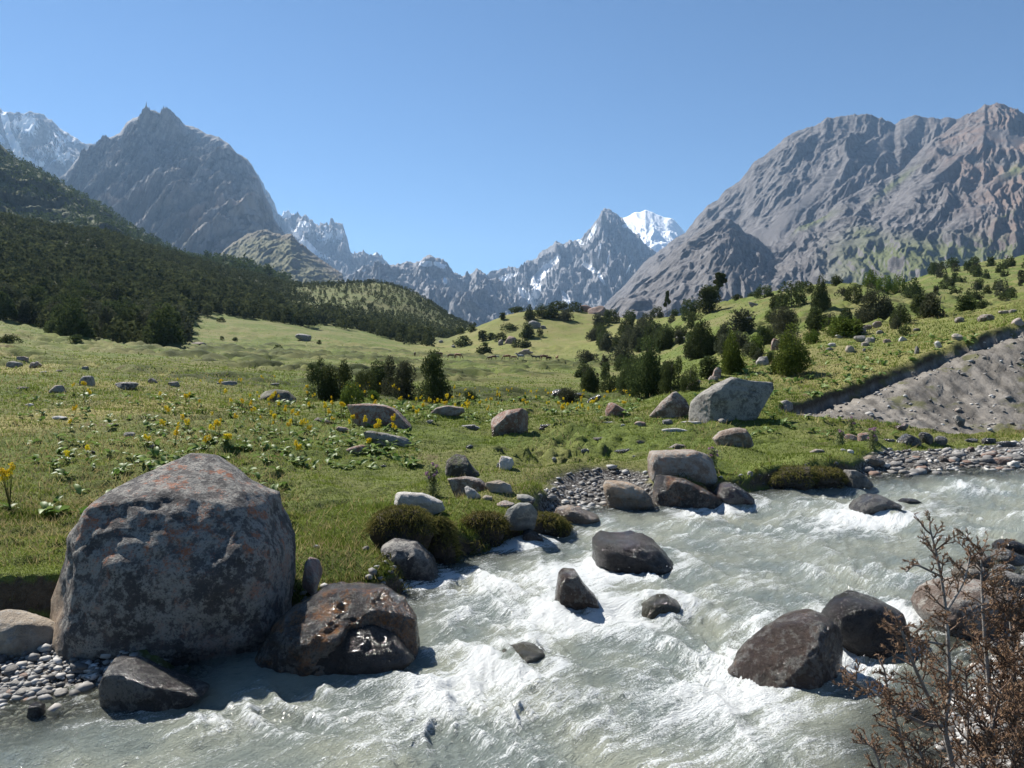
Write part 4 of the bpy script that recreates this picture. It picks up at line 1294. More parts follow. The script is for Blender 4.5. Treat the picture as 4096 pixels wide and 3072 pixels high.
put_rock(F_([(1838, 1100), (1850, 1085), (1875, 1068), (1905, 1072), (1940, 1088), (1950, 1100), (1900, 1115), (1860, 1112)]), 'dark', 'dark rounded boulder alone in the upper river on the right', sub=4, river=True, angular=0.3, wake=True, sink=.2)
put_rock(C6([(1960, 1205), (1985, 1182), (2040, 1178), (2085, 1195), (2070, 1215), (2000, 1218)]), 'wet', 'low wet stone just below the lone dark boulder of the upper river', 'rock', sub=3, river=True, angular=0.1, wake=True)
put_rock(C6([(2040, 1115), (2080, 1098), (2150, 1100), (2190, 1118), (2100, 1128)]), 'wet', 'barely emerging wet stone to the right of the lone dark boulder', 'rock', sub=3, river=True, angular=0.1)
put_rock(C6([(176, 1020), (190, 985), (240, 985), (350, 1000), (430, 1035), (482, 1085), (508, 1160), (440, 1165), (370, 1160), (290, 1110), (215, 1065)]), 'creamorange', 'smooth cream boulder with an orange crest at the end of the cobble bay', sub=5, river=True, angular=0.2, depth=0.6, box=0.65)
put_rock(C6([(495, 980), (512, 950), (600, 952), (700, 975), (790, 1018), (880, 1070), (965, 1132), (940, 1145), (700, 1140), (520, 1125), (497, 1050)]), 'orangewet', 'long dark boulder with a red-orange crest sloping to the water', sub=5, river=True, angular=0.4, depth=0.45, box=0.6)
put_rock(C6([(880, 1070), (915, 1010), (970, 993), (1040, 1020), (1090, 1060), (1155, 1120), (1130, 1138), (1000, 1135), (940, 1110)]), 'purple', 'purple-brown wet rock where the grass bank meets the rapids', 'rock', sub=4, river=True, angular=0.5, wake=True)
put_rock(C6([(465, 850), (480, 802), (545, 797), (630, 797), (760, 795), (850, 820), (900, 842), (907, 920), (890, 975), (830, 968), (720, 905), (600, 893), (475, 882)]), 'tan', 'broad flat-topped boulder, orange at its left end, behind the bank', sub=5, angular=0.6, depth=0.6, box=0.5)
put_rock(C6([(872, 720), (920, 672), (1000, 652), (1072, 652), (1112, 720), (1132, 760), (1000, 768), (920, 757)]), 'tan', 'pinkish faceted boulder sitting alone on the short grass', sub=5, angular=0.7, depth=0.7, box=0.6)
put_rock(C6([(725, 540), (740, 490), (800, 430), (900, 372), (990, 330), (1100, 352), (1250, 362), (1255, 400), (1200, 480), (1130, 552), (1000, 592), (900, 603), (800, 606), (730, 598)]), 'slab', 'very large tilted pale slab leaning against the grassy slope', sub=6, angular=0.0, depth=0.45, box=0.5, rough=0.04,
         planes=[((0.2, -0.93, 0.30), 0.62), ((-0.80, -0.55, 0.1), 0.80)], slant=True)
put_rock(C6([(470, 578), (520, 520), (570, 465), (615, 425), (645, 420), (700, 470), (725, 530), (722, 582), (600, 588)]), 'brown', 'tall brown wedge boulder left of the tilted slab', sub=5, angular=0.7, depth=0.6, box=0.6)
put_rock(C6([(190, 545), (210, 492), (270, 488), (338, 540), (330, 562), (280, 578), (200, 572)]), 'red', 'small reddish wedge boulder in the flowers below the dark trees', sub=4, angular=0.8, depth=0.7)
put_rock(C6([(1272, 515), (1325, 468), (1370, 490), (1374, 530), (1330, 545), (1280, 540)]), 'grey', 'pale rounded stone right of the tilted slab', 'rock', sub=4, angular=0.4)
put_rock(C6([(1470, 808), (1520, 785), (1565, 787), (1592, 808)]), 'tan', 'low orange-topped stone in short grass near the right bend', 'rock', sub=4, angular=0.3, depth=.6)
put_rock(C6([(1778, 868), (1830, 828), (1870, 822), (1950, 855), (1965, 878), (1860, 882)]), 'creamorange', 'rust-and-cream flat rock at the edge of the right-hand shingle', 'rock', sub=4, angular=0.5, depth=.6)
put_rock(C6([(570, 785), (640, 750), (715, 760), (716, 780), (640, 788)]), 'tan', 'slim tan stone behind the broad flat-topped boulder', 'rock', sub=4, angular=0.5, depth=.5)
put_rock(C6([(1685, 960), (1700, 915), (1770, 918), (1840, 950), (1890, 1005), (1850, 1018), (1720, 1015)]), 'grey', 'grey boulder under the end of the grassy bank by the right rapids', sub=5, river=True, angular=0.5, depth=.5)
put_rock(C6([(1143, 235), (1170, 202), (1215, 198), (1232, 225), (1210, 255), (1160, 258)]), 'grey', 'squarish grey boulder under the trees on the right slope', sub=4, angular=0.7)
put_rock(C6([(1237, 158), (1240, 105), (1258, 82), (1292, 92), (1280, 140), (1262, 162)]), 'red', 'upright rust-red slab standing beside the bright conical tree', sub=4, angular=0.6, depth=.5)
put_rock(C6([(865, 330), (880, 285), (905, 258), (925, 280), (918, 320), (890, 345)]), 'red', 'reddish rock pile top at the foot of the mid-slope trees', 'rock', sub=4, angular=0.7)
put_rock(C6([(840, 345), (860, 320), (900, 325), (905, 350), (870, 358)]), 'brown', 'brown block lying below the reddish rock on the spur', 'rock', sub=3, angular=0.7)
put_rock(C6([(700, 405), (730, 370), (785, 345), (795, 355), (750, 395), (715, 410)]), 'tan', 'long leaning tan rock left above the tilted slab', 'rock', sub=4, angular=0.6, depth=.5)
put_rock(C6([(70, 490), (100, 460), (150, 440), (170, 452), (120, 480)]), 'grey', 'long pale rock by the foot of the dark tree clump', 'rock', sub=4, angular=0.6, depth=.5)
put_rock(C6([(925, 385), (950, 360), (990, 328), (1018, 330), (1010, 352), (960, 385)]), 'tan', 'orange-tinted rib of rock crowning the tilted slab', 'rock', sub=4, angular=0.5, depth=.5)
put_rock(C5([(1755, 895), (1775, 840), (1850, 822), (1950, 850), (2040, 890), (2078, 942), (1960, 952), (1870, 952), (1790, 925)]), 'creamorange', 'rounded rock with a bright orange patch where the river widens', sub=5, river=True, angular=0.1, depth=.7, wake=True)
put_rock(C5([(1438, 915), (1470, 850), (1540, 808), (1620, 808), (1662, 860), (1640, 890), (1560, 920), (1480, 938)]), 'greygreen', 'grey-green slab tilted on the bank beside the orange-patched rock', sub=5, angular=0.5, depth=.5, dist=12.1)
put_rock(C5([(1400, 815), (1450, 795), (1515, 812), (1500, 842), (1430, 842)]), 'pink', 'pinkish stone just behind the grey-green slab', 'rock', sub=4, angular=0.3)
put_rock(C5([(1518, 790), (1525, 757), (1600, 758), (1652, 782), (1645, 808), (1560, 812)]), 'greygreen', 'small grey-green block at the left end of the cobble bay', 'rock', sub=4, angular=0.6)
put_rock(C5([(1195, 712), (1212, 700), (1260, 725), (1308, 772), (1285, 782), (1230, 750)]), 'white', 'narrow white stone pointing down from the brown ledge', 'rock', sub=4, angular=0.3, depth=.5)
put_rock(C5([(1308, 775), (1330, 760), (1372, 768), (1376, 785), (1330, 792)]), 'cream', 'small cream pebble below the narrow white stone', 'rock', sub=3, angular=0)
put_rock(C5([(1558, 1065), (1568, 995), (1592, 965), (1650, 1000), (1725, 1055), (1700, 1075), (1600, 1078)]), 'wet', 'wet dark tooth of rock in front of the mossy clump', 'rock', sub=4, river=True, angular=0.6, wake=True)
put_rock(C5([(445, 190), (560, 180), (700, 192), (790, 225), (850, 270), (885, 305), (850, 318), (740, 290), (600, 262), (470, 225)]), 'red', 'long rusty-grey ledge among the yellow flowers', sub=5, angular=0.6, depth=.5, box=.55)
put_rock(C5([(965, 245), (1010, 205), (1100, 192), (1190, 205), (1212, 250), (1100, 265), (1000, 265)]), 'tan', 'flat cream ledge right of the rusty one in the flowers', sub=4, angular=0.7, depth=.5)
put_rock(C5([(520, 360), (600, 352), (700, 368), (800, 392), (868, 405), (868, 432), (780, 440), (700, 410), (600, 385)]), 'slab', 'long weathered grey ledge with flowers growing over it', sub=5, angular=0.6, depth=.35, box=.55)
put_rock(C5([(425, 478), (500, 450), (550, 440), (612, 460), (610, 495), (520, 498)]), 'red', 'small reddish ledge in front of the weathered grey one', 'rock', sub=4, angular=0.6, depth=.5)
put_rock(C5([(1165, 335), (1180, 320), (1260, 312), (1305, 340), (1240, 345)]), 'grey', 'flat grey stone left of the layered reddish boulder', 'rock', sub=4, angular=0.5, depth=.6)
put_rock(C5([(235, 285), (260, 267), (320, 275), (358, 300), (300, 302)]), 'brown', 'dark brown slab end poking from leaves left of the rusty ledge', 'rock', sub=4, angular=0.5, depth=.5)
put_rock(C5([(372, 345), (400, 325), (450, 332), (482, 355), (430, 360)]), 'red', 'small red-brown stone just above the weathered grey ledge', 'rock', sub=3, angular=0.5, depth=.6)
put_rock(C4 := [(257.5, 401), (262, 392), (275, 389), (288, 391), (296, 399), (296, 402), (276, 403.5)], 'mossy', 'dark brown hump boulder left of the juniper clump', sub=4, angular=0.2)
put_rock(CR([(1050, 660), (1100, 580), (1180, 530), (1300, 500), (1500, 520), (1640, 590), (1730, 690), (1740, 790), (1600, 850), (1400, 860), (1250, 800), (1130, 700)]), 'brown', 'large rounded grey-brown boulder behind the dead shrub on the right bank', sub=5, river=True, angular=0.1, rough=.04, depth=.8)
put_rock(CR([(1510, 350), (1540, 315), (1600, 305), (1690, 345), (1710, 390), (1640, 402), (1560, 385)]), 'grey', 'pale rounded stone at the right edge above the dead shrub', 'rock', sub=4, river=True, angular=0.1)
put_rock(CR([(1270, 470), (1290, 420), (1350, 398), (1430, 402), (1470, 450), (1440, 500), (1330, 500)]), 'cream', 'pitted yellowish stone seen through the top of the dead shrub', 'rock', sub=4, river=True, angular=0.2)
put_rock(CR([(1490, 430), (1540, 400), (1620, 398), (1655, 420), (1600, 445), (1530, 448)]), 'white', 'small white-topped stone on the right bank', 'rock', sub=4, river=True, angular=0.4, depth=.7)
put_rock(CR([(1500, 320), (1520, 275), (1560, 250), (1620, 245), (1680, 262), (1760, 300), (1740, 330), (1620, 320)]), 'wet', 'black wet rock at the right edge, farthest of the bank stones', 'rock', sub=4, river=True, angular=0.4)
put_rock(CR([(1500, 520), (1530, 465), (1620, 448), (1700, 470), (1760, 540), (1720, 600), (1600, 590)]), 'grey', 'streaked grey boulder at the right edge by the white-topped stone', sub=4, river=True, angular=0.2)
put_rock(CR([(1590, 640), (1600, 590), (1660, 570), (1760, 600), (1800, 690), (1700, 700)]), 'dark', 'dark boulder in shade at the right edge behind the shrub', sub=4, river=True, angular=0.2)
put_rock(CR([(1360, 400), (1380, 350), (1450, 325), (1510, 360), (1500, 400), (1420, 412)]), 'brown', 'dark reddish stone behind the upper twigs of the shrub', 'rock', sub=4, river=True, angular=0.5)
put_rock(CR([(980, 690), (990, 665), (1040, 655), (1070, 680), (1060, 700), (1010, 710)]), 'wet', 'small black stone in foam left of the rounded bank boulder', 'rock', sub=3, river=True, angular=0.3, wake=True)
put_rock(CR([(935, 1350), (950, 1290), (1010, 1255), (1090, 1270), (1125, 1330), (1080, 1370)]), 'purple', 'reddish wet stone low down behind the left twigs of the shrub', 'rock', sub=4, river=True, angular=0.3)
put_rock([(28, 708 + 8), (30, 704), (36, 702), (43, 705), (44, 714), (36, 718)], 'wet', 'small wet stone glinting in the shallows at the lower left corner', 'rock', sub=3, river=True, angular=0.1)

# smaller stones given by centre, foot, width and height in the photo
SMALL = [
    (14.2, 367, 17, 5.5, 'grey', 'light grey flat stone at the left edge of the upper meadow'),
    (22, 361, 12, 4.5, 'pink', 'pinkish stone right behind the light grey flat one'),
    (37.2, 368.5, 14, 7, 'brown', 'rounded brown stone nearest the grey pair at upper left'),
    (43.5, 373.5, 8, 2.5, 'white', 'small white chip below the rounded brown stone'),
    (59, 372, 8, 2.5, 'brown', 'flat brown stone end half buried in dry grass at left'),
    (86, 370, 8, 4.5, 'brown', 'small dark stone left of the first flowering stalks'),
    (88.6, 386.5, 15, 10.5, 'grey', 'grey wedge stone standing in the left meadow'),
    (58, 394, 16, 8.5, 'brown', 'dark brown block lower left of the grey wedge stone'),
    (126.5, 390, 27, 8, 'dark', 'long dark rock with weed growing before it in the left meadow'),
    (152.7, 383.5, 9.5, 5.5, 'brown', 'brown cone-shaped stone in dry grass right of the long dark rock'),
    (173, 386.5, 14, 5, 'brown', 'flat brown stone with dry grass, rightmost of the left meadow row'),
    (30, 407, 8, 3.5, 'white', 'lone white stone on the open grass near the left edge'),
    (58.5, 420, 19, 4, 'white', 'low whitish ledge flush with the turf on the left'),
    (23, 390, 12, 3.5, 'brown', 'half-hidden stone in weeds by the left edge'),
    (113, 427, 13, 4, 'dark', 'thin dark slate lying left of the bare soil patch'),
    (129, 438, 13, 6, 'grey', 'grey stone with a pale top above the bare soil patch'),
    (153.5, 448.5, 8, 4, 'grey', 'round grey stone right of the bare soil patch'),
    (93, 454, 5, 4, 'dark', 'dark little stone below the bare soil patch'),
    (199, 346, 17, 4, 'brown', 'dark flat outcrop at the foot of the pale hillock'),
    (303, 341, 17, 8, 'grey', 'craggy grey outcrop on the crest of the pale hillock'),
    (238, 359.5, 5, 2.5, 'white', 'white speck of rock on the hummocky pasture'),
    (226, 385.5, 24, 4.5, 'grey', 'low grey rubble row between pasture and flowers'),
    (275, 386, 10, 3, 'dark', 'dark flat rubble just left of the hump boulder'),
    (316.8, 548.5, 7, 3.5, 'white', 'white pebble in the grass right of the huge boulder'),
    (366, 551, 9, 5, 'grey', 'grey pebble at the brink of the grassy overhang'),
    (383.5, 467.5, 8, 2.5, 'grey', 'pale flat pebble in the lawn-like turf'),
    (442, 391.5, 5, 2, 'white', 'white fleck below the grazing meadow'),
    (559, 396.5, 25, 7, 'brown', 'long grey-brown rock at the meadow edge in the flowers'),
    (576.5, 398, 22, 5, 'grey', 'flat light rock joined behind the long grey-brown one'),
    (517, 432.8, 10, 3, 'grey', 'flat grey stone under the layered boulder'),
    (541.5, 430.5, 6, 3.5, 'red', 'small orange-red stone right of the layered boulder'),
    (547, 427, 16, 3, 'tan', 'thin tan slab right of the layered boulder'),
    (586, 452, 11, 3.5, 'white', 'bleached splinter of rock in the hummocky turf'),
    (609, 423.5, 14, 2, 'white', 'white flat streak of stone below the reddish wedge'),
    (623, 426, 6, 2, 'white', 'tiny white stone right of the white flat streak'),
    (640, 426.5, 11, 5, 'pink', 'pale and red double stone in front of the brown wedge'),
    (668, 425, 13, 5.5, 'dark', 'dark mossy stone in front of the brown wedge boulder'),
    (722, 423.5, 9, 5, 'grey', 'grey block at the foot of the tilted slab'),
    (693, 423.5, 24, 2.2, 'white', 'thin white slab lying before the tilted slab'),
    (675, 432, 28, 3.5, 'white', 'long bleached driftwood-like stone on the turf'),
    (622, 453.5, 24, 5, 'dark', 'dark gravelly stone patch in front of the lone faceted boulder'),
    (635, 457.5, 5, 2.5, 'white', 'white pebble left of the broad flat-topped boulder'),
    (587, 478, 6, 5, 'cream', 'cream stone among the cobbles on the bay edge'),
    (555, 462, 6, 5, 'white', 'small rounded stone on mud above the cobble bay'),
    (750, 476.5, 7, 5.5, 'grey', 'pale grey stone on the earth bank by the purple rock'),
    (712, 482.5, 12, 6, 'grey', 'light grey stone above the purple-brown wet rock'),
    (753, 484, 6, 4, 'tan', 'tan pebble at the waterline right of the purple rock'),
    (762, 487.5, 12, 6, 'dark', 'dark wet stone at the waterline below the tan pebble'),
    (851, 440, 15, 6, 'red', 'red-brown boulder, left one of a pair behind the right lawn'),
    (867, 441, 19, 8, 'red', 'rusty flat boulder, right one of a pair behind the right lawn'),
    (849, 453.5, 8, 4, 'white', 'white cobble on the lawn below the rusty pair'),
    (843, 451.5, 6, 3, 'white', 'smaller white cobble beside it on the lawn'),
    (903, 431, 13, 8, 'pink', 'pale pink square block at the foot of the eroded bank'),
    (886, 443, 17, 4.5, 'tan', 'tan slab leaning to the dark rock on the right lawn'),
    (909, 446, 23, 12, 'dark', 'dark jagged rock, left half of the stream-side pair on the right'),
    (925, 444.5, 14, 12, 'dark', 'dark square rock, right half of the stream-side pair'),
    (941, 446, 12, 10, 'grey', 'pale boulder just right of the dark stream-side pair'),
    (906, 453.5, 9, 4, 'tan', 'tan pebble in the short grass below the dark pair'),
    (929, 452.5, 9, 4, 'tan', 'orange-tipped pebble below the pale boulder'),
    (959, 428, 10, 13, 'grey', 'upright pointed grey rock on the foot of the eroded bank'),
    (972, 443, 14, 5, 'grey', 'smooth grey cobble by the yellow grass'),
    (990, 444, 16, 6, 'dark', 'dark long stone by the yellow grass'),
    (1005, 447, 20, 6, 'grey', 'grey rock at the right end of the side channel'),
    (971, 452, 8, 5, 'red', 'red stone in the side channel'),
    (1001, 465, 26, 8, 'red', 'large red-brown flat rock on the shingle by the right edge'),
    (957, 462, 9, 6, 'grey', 'grey pointed stone on the shingle'),
    (944, 462, 10, 7, 'brown', 'brown stone left of the grey pointed one on the shingle'),
    (990, 457, 15, 6, 'red', 'orange-red stone on the upper shingle'),
    (957, 413, 9, 5.5, 'brown', 'reddish stone stuck in the eroded slope'),
    (960, 404, 9, 3, 'grey', 'grey flat stone stuck in the eroded slope'),
    (1003, 413, 5, 4, 'grey', 'small round stone low on the eroded slope'),
    (856.7, 334.5, 18, 9, 'brown', 'big brown-pink boulder near the top of the right meadow slope'),
    (866, 330, 10, 5, 'brown', 'stone touching the right side of the big brown-pink boulder'),
    (876.5, 328, 10, 6.5, 'pink', 'pink stone at the skyline of the meadow slope'),
    (880, 334, 8, 4, 'grey', 'pale stone below the pink skyline stone'),
    (837, 336, 6, 3, 'grey', 'small grey stone left of the big brown-pink boulder'),
    (839.5, 338.5, 9, 4, 'white', 'whitish stone at lower left of the big brown-pink boulder'),
    (861, 342.5, 13, 7, 'grey', 'grey slab, upper one of the cluster on the meadow slope'),
    (871, 343, 11, 6, 'grey', 'grey slab, right one of the cluster on the meadow slope'),
    (866, 346.5, 9, 4.5, 'brown', 'brownish slab, lowest of the cluster on the meadow slope'),
    (887, 343, 8, 4, 'tan', 'tan stone right of the slab cluster'),
    (903, 341.5, 8, 5, 'white', 'white slanting stone in the middle of the meadow slope'),
    (831.5, 347.5, 8, 4.5, 'white', 'white-topped stone, upper of two at left on the meadow slope'),
    (830, 350.5, 8, 3, 'grey', 'dark-footed stone just under the white-topped one'),
    (850, 352.5, 9, 7, 'cream', 'cream angular stone alone on the meadow slope'),
    (864.5, 352, 4, 4, 'grey', 'little round stone right of the cream angular one'),
    (917, 354, 4.5, 8, 'grey', 'narrow grey stone near the brink of the eroded bank'),
    (938, 348.5, 8, 7.5, 'white', 'bright white block near the brink of the eroded bank'),
    (957, 340, 11, 6.5, 'cream', 'cream boulder above the brink of the eroded bank'),
    (986, 321.5, 17, 7, 'brown', 'brown flat rock near the skyline on the right'),
    (960, 322.5, 10, 5.5, 'brown', 'brown stone left of the flat skyline rock'),
    (1004, 314, 10, 4, 'tan', 'tan stone on the skyline near the right edge'),
    (1014, 313, 9, 4, 'brown', 'brown stone on the skyline at the right edge'),
    (1018, 327, 12, 9, 'pink', 'pale pink boulder by the right edge above the scar'),
    (917, 331, 8, 3, 'brown', 'flat brown stone in the middle of the upper meadow slope'),
    (752, 307, 10, 5, 'brown', 'brown rock on the crest below the flat-topped pine'),
    (741, 299, 3.5, 4, 'tan', 'small orange stone on the crest right of the flat-topped pine'),
    (748, 322, 10, 6, 'grey', 'dark rock on the slope under the crest trees'),
    (584.5, 312, 13, 7, 'red', 'reddish crag, left of the pair on the central hilltop'),
    (599, 315, 22, 9, 'red', 'broad reddish crag, right of the pair on the central hilltop'),
    (534, 328.5, 14, 8, 'grey', 'grey outcrop between shrubs high on the central hill'),
    (542, 329.5, 8, 4, 'brown', 'brown block right of the grey hill outcrop'),
    (508.5, 344, 13, 8, 'red', 'pinkish outcrop low on the central hill'),
    (500.5, 345.5, 6, 6, 'brown', 'dark block left of the pinkish low outcrop'),
    (523.5, 355, 18, 6, 'tan', 'tan boulder right behind the grey horse'),
    (625.5, 317.5, 10, 3.5, 'grey', 'pale flat rock on the saddle right of the central hill'),
    (441, 343, 6, 3, 'grey', 'small grey rock left of the central hill shrubs'),
    (453.5, 348, 6, 3, 'grey', 'pale stone under the spreading shrub of the central hill'),
    (673, 337, 14, 5, 'grey', 'pale broken rock between the mid-slope trees'),
    (680, 341.5, 12, 5, 'grey', 'grey broken rock just below the other among mid-slope trees'),
    (402, 598, 13, 9, 'dark', 'dark wet stone at the waterline left of the rounded dark boulder'),
    (452, 561, 12, 7, 'wetbrown', 'brown wet stone at the foot of the middle grassy clump'),
    (468, 556, 8, 5, 'wet', 'small black stone at the waterline under the grassy clumps'),
    (478, 552, 7, 4, 'tan', 'small tan stone in the dark gap under the bank'),
    (489, 551, 9, 5, 'wetbrown', 'flat brown wet stone left of the wet dark tooth'),
    (520, 547, 11, 4, 'red', 'flat reddish stone awash below the wet dark tooth'),
    (528, 505, 10, 5, 'brown', 'brown stone on mud between the ledge and the cobble bay'),
    (517, 512, 8, 5, 'mossy', 'dark stone in the turf above the grey-green block'),
    (540, 497, 7, 4, 'grey', 'grey cobble at the upper left rim of the cobble bay'),
    (497, 487, 8, 4, 'tan', 'tan cobble in the turf below the whitish hummock stone'),
    (665, 512, 16, 4, 'wet', 'flat black stone awash between the cream and the dark crested boulders'),
    (688, 478, 9, 5, 'mossy', 'dark stone in the gully right of the flat-topped boulder'),
    (735, 494, 10, 6, 'purple', 'purple stone half under water right of the purple-brown rock'),
    (773, 490, 11, 6, 'mossy', 'dark mossy stone at the foot of the right grass bank'),
    (858, 483, 10, 6, 'wetbrown', 'brown wet stone at the tip of the right-hand shingle'),
    (878, 480, 13, 5, 'dark', 'dark stone at the water edge of the right-hand shingle'),
    (908, 478, 12, 4, 'grey', 'grey flat stone at the water edge of the right-hand shingle'),
    (470, 449, 9, 4, 'mossy', 'dark mossy stone between hummocks above the ledge'),
    (600, 441, 12, 4, 'brown', 'half-buried brown stone left of the lone faceted boulder'),
    (430, 424, 11, 4, 'grey', 'half-buried grey stone left of the layered boulder'),
    (505, 462, 9, 4, 'brown', 'half-buried brown stone near the whitish hummock stone'),
    (640, 444, 10, 3.5, 'tan', 'half-buried tan stone behind the broad flat-topped boulder'),
]
for (u, vb, w, h, mt, lab) in SMALL:
    rg = np.random.default_rng(int(u * 31 + vb * 17))
    ol = rand_outline(w, h * 1.05, rg)
    px = [(u + a, vb - b) for a, b in ol]
    put_rock(px, mt, lab, 'rock', depth=0.75, sub=3 if w > 9 else 2, angular=0.5 if mt not in ('white', 'cream') else 0.3, rough=0.05, sink=0.2)

build_river()
build_spray()
# ------------------------------------------------------------------ foliage materials
def foliage_mat(name, dark, light, trans=0.25, rnd=0.35, rough=0.6, spec=0.0):
    t = NT(name)
    inf = t.n('ShaderNodeObjectInfo')
    co = t.coord('Object')
    a = t.attr('tone')
    c = t.mix(a, dark, light)
    h = t.n('ShaderNodeHueSaturation')
    t.l(c, h.inputs['Color'])
    t.l(t.mth('ADD', 0.487, t.mth('MULTIPLY', inf.outputs['Random'], 0.026)), h.inputs['Hue'])
    t.l(t.mth('ADD', 1 - rnd * 0.5, t.mth('MULTIPLY', inf.outputs['Random'], rnd)), h.inputs['Value'])
    c = h.outputs[0]
    t.done(c, rough, spec)
    if trans:
        tl = t.n('ShaderNodeBsdfTranslucent')
        t.l(c, tl.inputs['Color'])
        mx = t.n('ShaderNodeMixShader')
        mx.inputs[0].default_value = trans
        t.l(t.bsdf.outputs[0], mx.inputs[1])
        t.l(tl.outputs[0], mx.inputs[2])
        t.l(mx.outputs[0], t.out.inputs['Surface'])
    return t.m


m_jun = foliage_mat('juniper_foliage', (0.034, 0.046, 0.020), (0.095, 0.118, 0.044), 0.22)
m_jun_grey = foliage_mat('grey_juniper_foliage', (0.045, 0.052, 0.032), (0.115, 0.122, 0.072), 0.22)
m_jun_green = foliage_mat('bright_juniper_foliage', (0.050, 0.075, 0.015), (0.15, 0.20, 0.045), 0.25)
m_forest = foliage_mat('forest_foliage', (0.028, 0.040, 0.020), (0.105, 0.120, 0.052), 0.22, 0.0)
m_bark = rock_mat('bark', (0.07, 0.055, 0.045), (0.16, 0.14, 0.12), 0, 0, 0, 0.95, 3.0)
m_grass = foliage_mat('grass_blades', (0.076, 0.108, 0.018), (0.220, 0.260, 0.056), 0.45, 0.0, 0.5)
m_dead = foliage_mat('dead_needles', (0.12, 0.062, 0.042), (0.33, 0.215, 0.14), 0.2, 0.0, 0.7)
m_deadwood = rock_mat('grey_dead_wood', (0.16, 0.14, 0.125), (0.36, 0.33, 0.30), 0, 0, 0, 0.9, 4.0)
m_leaf = foliage_mat('broad_leaves', (0.07, 0.12, 0.02), (0.20, 0.25, 0.08), 0.35, 0.2, 0.5, 0.18)
m_stem = foliage_mat('flower_stems', (0.10, 0.11, 0.035), (0.20, 0.18, 0.07), 0.2, 0.2)
m_yellow = foliage_mat('yellow_petals', (0.60, 0.42, 0.02), (0.85, 0.68, 0.05), 0.2, 0.15)
m_straw = foliage_mat('dry_straw', (0.24, 0.20, 0.09), (0.42, 0.36, 0.17), 0.3, 0.0)
m_thistle = foliage_mat('thistle_heads', (0.30, 0.16, 0.26), (0.5, 0.3, 0.42), 0.2, 0.1)


def tri_leaves(c, n, size, rg, up=0.6, out=None, aspect=2.2):
    """one slender triangle per point; returns verts, faces"""
    N = len(c)
    d = rg.normal(size=(N, 3))
    if out is not None:
        d = d * 0.7 + out * 1.0
    d[:, 2] += up
    d /= np.linalg.norm(d, axis=1)[:, None]
    s = np.cross(d, rg.normal(size=(N, 3)))
    s /= np.linalg.norm(s, axis=1)[:, None] + 1e-9
    sz = size * rg.uniform(0.6, 1.3, N)[:, None]
    v = np.stack([c - s * sz / aspect, c + s * sz / aspect, c + d * sz], 1).reshape(-1, 3)
    return v, np.arange(3 * N).reshape(-1, 3)


